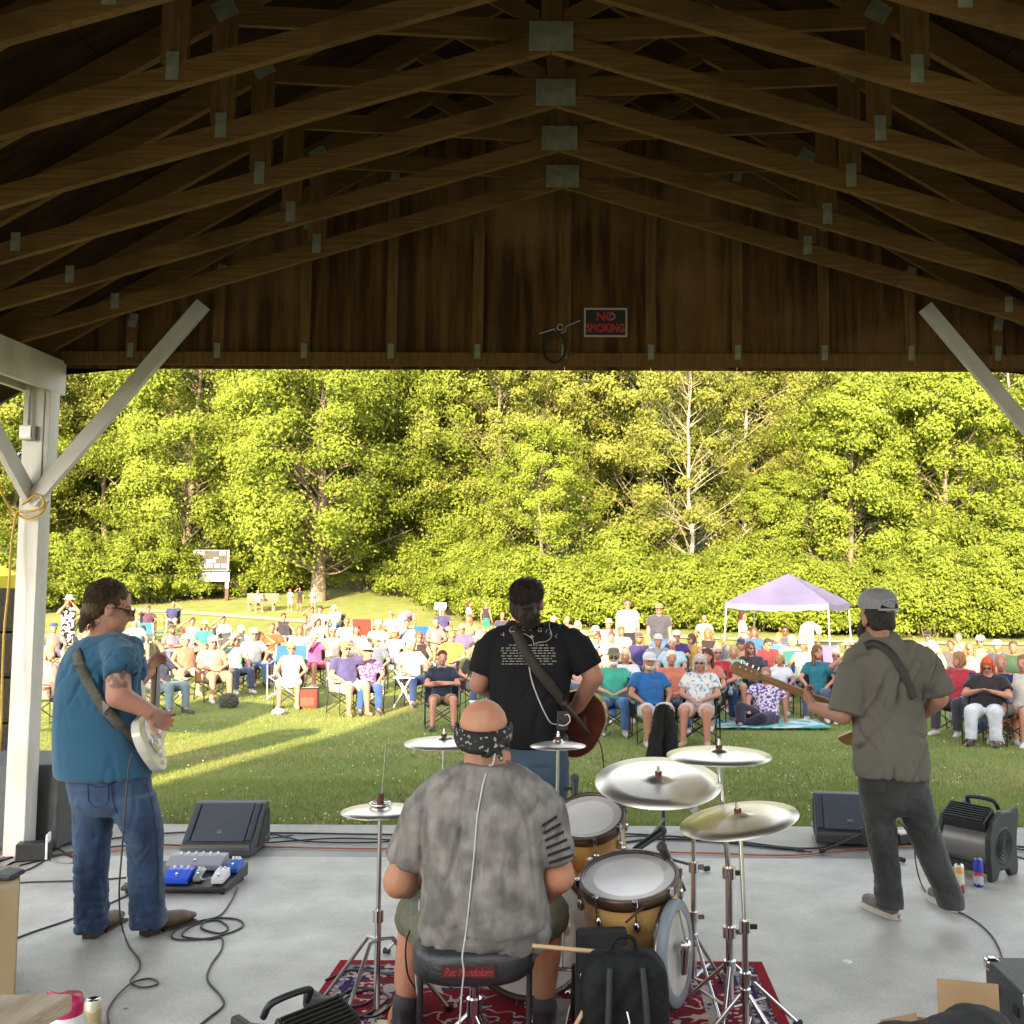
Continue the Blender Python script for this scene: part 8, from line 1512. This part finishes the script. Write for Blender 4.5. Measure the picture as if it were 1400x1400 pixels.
# singer's earpiece cords and belt pack lead
cw = M('cord_clear', (.40, .38, .35), rough=.4)
def cord(bv, px, r, label_root, m, name='earpiece_cord', off=.005):
    pts = [hit(bv, x_, y_, off)[0] for x_, y_ in px]; pts = [p_ for p_ in pts if p_ is not None]; o = MB().tube(spline(pts, 6), r, 5).build(name, m); return place(o, label_root)
cord(bvS, [(701, 856), (697, 860), (697, 863), (703, 863.5), (712, 865), (722, 869), (728, 874), (730, 881)], .0022, root, cw); cord(bvS, [(751, 852), (751, 858), (754, 866), (753, 872), (746, 877), (738, 878), (731, 880)], .0022, root, cw); cord(bvS, [(723, 902), (724, 915), (727, 930), (732, 945), (738, 960), (745, 975), (753, 988), (764, 991)], .0036, root, M('cord_white', (.55, .54, .52), rough=.4))
bp_ = at(769, 985, 5.42); o = MB().box(bp_, (.06, .025, .1)).build('belt_pack', black_p, None, bevel=.004); place(o, root); pts = [at(764, 991, 5.40), at(772, 992, 5.38), at(779, 986, 5.38), at(777, 977, 5.40), at(772, 978, 5.41)]; o = MB().tube(spline(pts, 6), .0034, 5).build('belt_pack_lead', MATS['cord_white']); place(o, root)
pts = [at(806, 1005, 5.84), at(816, 1010, 5.82), at(822, 1022, 5.80), at(825, 1045, 5.8), at(824, 1085, 5.82), at(828, 1130, 5.9), gnd(845, 1160, .01), gnd(880, 1158, .006)]
tag(MB().tube(spline(pts, 8), .004, 6).build('cable', ck), 'thin black lead hanging from the acoustic guitar', 'cable', 'cables lying about the stage')
# ------------------------------------------------------------------ drummer, seated in front
Y0 = 3.80; root = band_person((ST0.x, Y0, 0), 'bald drummer in grey tie dye tee seated on the drum stool')
HS = 1.06; Mh = head_frame(at(661, 1003, Y0 + .02), (-.06, .98, -.14))
P = Prims(); add_head(P, Mh, HS); P.ell(Mh @ Vector((0, -.025, .03)), (.092, .102, .098), Mh.to_3x3()); P.cap(at(663, 1052, Y0 + .02), .085, at(663, 1020, Y0 + .02), .074)
pxloft(P, [(592, 735, 1285, Y0, .13), (596, 730, 1220, Y0, .12), (592, 734, 1140, Y0, .12), (612, 716, 1090, Y0, .10), (636, 692, 1056, Y0, .07)])
chainpx(P, [(588, 1102, Y0), (546, 1205, Y0 + .02), (588, 1215, Y0 + .24), (606, 1205, Y0 + .30)], [.05, .062, .042, .036]); chainpx(P, [(738, 1102, Y0), (764, 1198, Y0 + .02), (728, 1232, Y0 + .22), (718, 1245, Y0 + .28)], [.05, .062, .042, .036])
add_hand(P, at(606, 1205, Y0 + .30), V(.5, .8, -.1), V(.3, 0, -1), -1, 1.1, .9); add_hand(P, at(722, 1240, Y0 + .26), V(.3, .8, -.2), V(-.3, 0, -1), 1, 1.1, .9)
chainpx(P, [(605, 1275, Y0 + .02), (566, 1262, Y0 + .40), (557, 1352, Y0 + .37)], [.09, .066, .05]); chainpx(P, [(700, 1275, Y0 + .02), (748, 1262, Y0 + .38), (744, 1352, Y0 + .36)], [.09, .068, .05]); chainpx(P, [(562, 1300, Y0 + .40), (556, 1340, Y0 + .38)], [.064, .052]); chainpx(P, [(746, 1300, Y0 + .38), (743, 1340, Y0 + .37)], [.066, .054])
chainpx(P, [(553, 1372, Y0 + .36), (543, 1390, Y0 + .48)], [.045, .04]); chainpx(P, [(745, 1372, Y0 + .36), (750, 1388, Y0 + .48)], [.045, .04])
me = P.fuse('body', .007, 3); feature_paint(me, Mh, HS); put('body', me, skin_b, root)
P = Prims()
pxloft(P, [(600, 728, 1302, Y0 - .02, .135), (580, 748, 1292, Y0 - .02, .165), (571, 754, 1272, Y0 - .01, .178), (575, 750, 1240, Y0, .175), (580, 744, 1195, Y0, .168), (578, 745, 1150, Y0, .165), (575, 748, 1115, Y0, .155), (582, 742, 1088, Y0, .14), (598, 727, 1066, Y0, .118), (614, 713, 1052, Y0, .098), (626, 702, 1042, Y0, .088)], 28, 2.35)
P.cap(at(588, 1097, Y0), .07, at(574, 1120, Y0), .078); P.cone(at(583, 1100, Y0), .078, at(554, 1180, Y0 + .01), .083); P.cap(at(738, 1097, Y0), .07, at(748, 1120, Y0), .078); P.cone(at(742, 1100, Y0), .078, at(761, 1177, Y0 + .01), .078)
P.chain([at(628, 1064, Y0), at(606, 1080, Y0), at(588, 1098, Y0)], [.06, .066, .072]); P.chain([at(702, 1064, Y0), at(722, 1080, Y0), at(738, 1098, Y0)], [.06, .066, .072])
me = P.fuse('tee_shirt', .0095, 10); fa = creases(8.5, 8.5, 1.6, 41.0, .06, .08, .2); fb = creases(4.5, 4.5, 15, 44.0, .0, .09, .2); z0_ = at(650, 1260, Y0).z
wrinkle(me, .0115, lambda c: fa(c) + 1.0 * fb(c) * max(0, min(1, (z0_ + .10 - c.z) / .12))); put('tee_shirt', me, M('tee_tie_dye', (.145, .134, .122), (.285, .268, .246), rough=.85, scale=12, stretch=(1.3, 1.3, .8), detail=12, lo=.36, hi=.64, bump=.25, bscale=180, bdist=.003, spec=.15, c3=(.10, .094, .088), scale3=6), root); bvD = bvh_of(me); crease_bump(MATS['tee_tie_dye'], 9.0, (1.2, 1.2, .3), .55); tee_d = list(root.children)[-1]
P = Prims(); pxloft(P, [(588, 738, 1305, Y0, .15), (582, 742, 1280, Y0, .16), (588, 736, 1250, Y0, .15)], 24)
P.chain([at(605, 1272, Y0 + .04), at(574, 1250, Y0 + .36)], [.115, .095]); P.cone(at(582, 1256, Y0 + .3), .10, at(570, 1250, Y0 + .42), .098); P.chain([at(702, 1272, Y0 + .04), at(742, 1250, Y0 + .34)], [.115, .095]); P.cone(at(736, 1254, Y0 + .28), .10, at(748, 1250, Y0 + .40), .098)
me = P.fuse('shorts', .009, 4); wrinkle(me, .008, folds(8, 8, 8, 51)); put('shorts', me, M('shorts_olive', (.115, .115, .075), (.15, .15, .10), rough=.85, scale=6, bump=.3, bscale=160), root)
for x_, y_, tx_ in ((553, 1374, -.03), (745, 1372, .02)):
    a = at(x_, y_, Y0 + .36); a.z = 0; P = Prims(); P.chain([a + V(0, 0, .055), a + V(tx_ * .6, .12, .052), a + V(tx_, .22, .042)], [.052, .054, .044]); P.cap(a + V(0, 0, .07), .05, a + V(0, 0, .12), .05)
    sh = put('shoe', P.fuse('shoe', .009, 3), M('trainer_black', (.018, .018, .02), (.03, .03, .033), rough=.4, scale=20), root); P = Prims(); P.cap(a + V(0, 0, .11), .050, a + V(0, -.0, .135), .05); put('sock', P.fuse('sock', .01, 2), blk, root); link('swoosh_stripe', MB().tube(spline([a + V(-.05, .0, .06), a + V(-.052, .08, .045), a + V(-.045, .16, .075)], 5), .005, 5).mesh('stripe'), chrome, sh)
def hh(x, y, z): return Mh @ Vector((x * HS, y * HS, z * HS))
# bandana: band round the head low at the back, knot and tails
mb = MB(); n = 40; vs = []
for i in range(n):
    w = 2 * math.pi * i / n; cs, sn = math.cos(w), math.sin(w); back = max(0, -sn)
    for z_, k in ((.030 - .035 * back, 1.0), (.012 - .045 * back, 1.04), (-.012 - .052 * back, 1.04), (-.030 - .050 * back, 1.0)): vs.append(hh(cs * .096 * k, -.015 + sn * .106 * k, z_ + .010))
mb.add(vs, [(i * 4 + k, ((i + 1) % n) * 4 + k, ((i + 1) % n) * 4 + k + 1, i * 4 + k + 1) for i in range(n) for k in range(3)], True); me = mb.mesh('bandana'); wrinkle(me, .004, folds(30, 30, 60, 2))
bnd = M('bandana_print', (.010, .010, .012), (.30, .28, .25), rough=.8, scale=62, detail=1, lo=.62, hi=.66); o = put('bandana', me, bnd, root); sl = o.modifiers.new('thick', 'SOLIDIFY'); sl.thickness = .004
P = Prims(); kx = hh(.050, -.105, -.045); P.ell(kx, (.026, .018, .02)); P.chain([kx, kx + V(.03, -.01, .02), kx + V(.045, 0, .0)], [.014, .016, .008]); P.chain([kx, kx + V(-.03, -.012, -.025), kx + V(-.05, -.005, -.03)], [.014, .015, .008]); P.chain([kx, kx + V(.02, -.012, -.04)], [.014, .010]); put('bandana_knot', P.fuse('bandana_knot', .006, 2), bnd, root)
cord(bvD, [(669, 1046), (662, 1066), (657, 1090), (652, 1120), (649, 1160), (645, 1200), (641, 1240), (637, 1275), (634, 1294)], .0032, root, M('cord_grey_white', (.50, .50, .50), rough=.4))
pts = [hh(.048, -.11, -.06), hh(.040, -.12, -.10), at(669, 1047, Y0 - .12)]; place(MB().tube(spline(pts, 5), .003, 5).build('earpiece_cord', MATS['cord_grey_white']), root); pts = [at(634, 1294, 3.57), at(632, 1310, 3.565), at(634, 1330, 3.57), at(631, 1360, 3.58), at(628, 1410, 3.6)]; place(MB().tube(spline(pts, 5), .0032, 5).build('earpiece_cord', MATS['cord_grey_white']), root)
# belt pack and leads at his left hip
q = at(571, 1232, 3.86); o = MB().box(q, (.05, .03, .10)).build('belt_pack', M('pack_grey', (.16, .17, .16), rough=.5), None, bevel=.005); place(o, root)
place(MB().tube(spline([at(574, 1230, 3.83), at(572, 1262, 3.85), at(570, 1300, 3.86), at(569, 1340, 3.88), at(573, 1370, 3.9), at(578, 1410, 3.9)], 5), .004, 5).build('pack_lead', MATS['cord_white']), root); place(MB().tube(spline([at(566, 1258, 3.86), at(555, 1290, 3.9), at(557, 1330, 3.95), at(568, 1352, 3.98)], 5), .0035, 5).build('pack_lead', ck), root)
# flag stripes on the right sleeve
mb = MB()
for k in range(6):
    x0, y0, x1, y1 = 741 + k * 1.9, 1129 + k * 10.2, 762 + k * 4.5, 1116 + k * 10.6; pp = [hit(bvD, x0 + (x1 - x0) * j / 6, y0 + (y1 - y0) * j / 6, .007) for j in range(7)]; pp = [q_[0] for q_ in pp if q_[0] is not None]
    if len(pp) > 2: st_ = MB(); 
    vs = []
    for p_ in pp: vs += [p_ + V(0, 0, .0055), p_ - V(0, 0, .0055)]
    if len(pp) > 1: mb.add(vs, [(2 * i, 2 * i + 2, 2 * i + 3, 2 * i + 1) for i in range(len(pp) - 1)], True)
o = mb.build('sleeve_stripes', M('stripe_black', (.008, .008, .009), rough=.8)); place(o, tee_d)
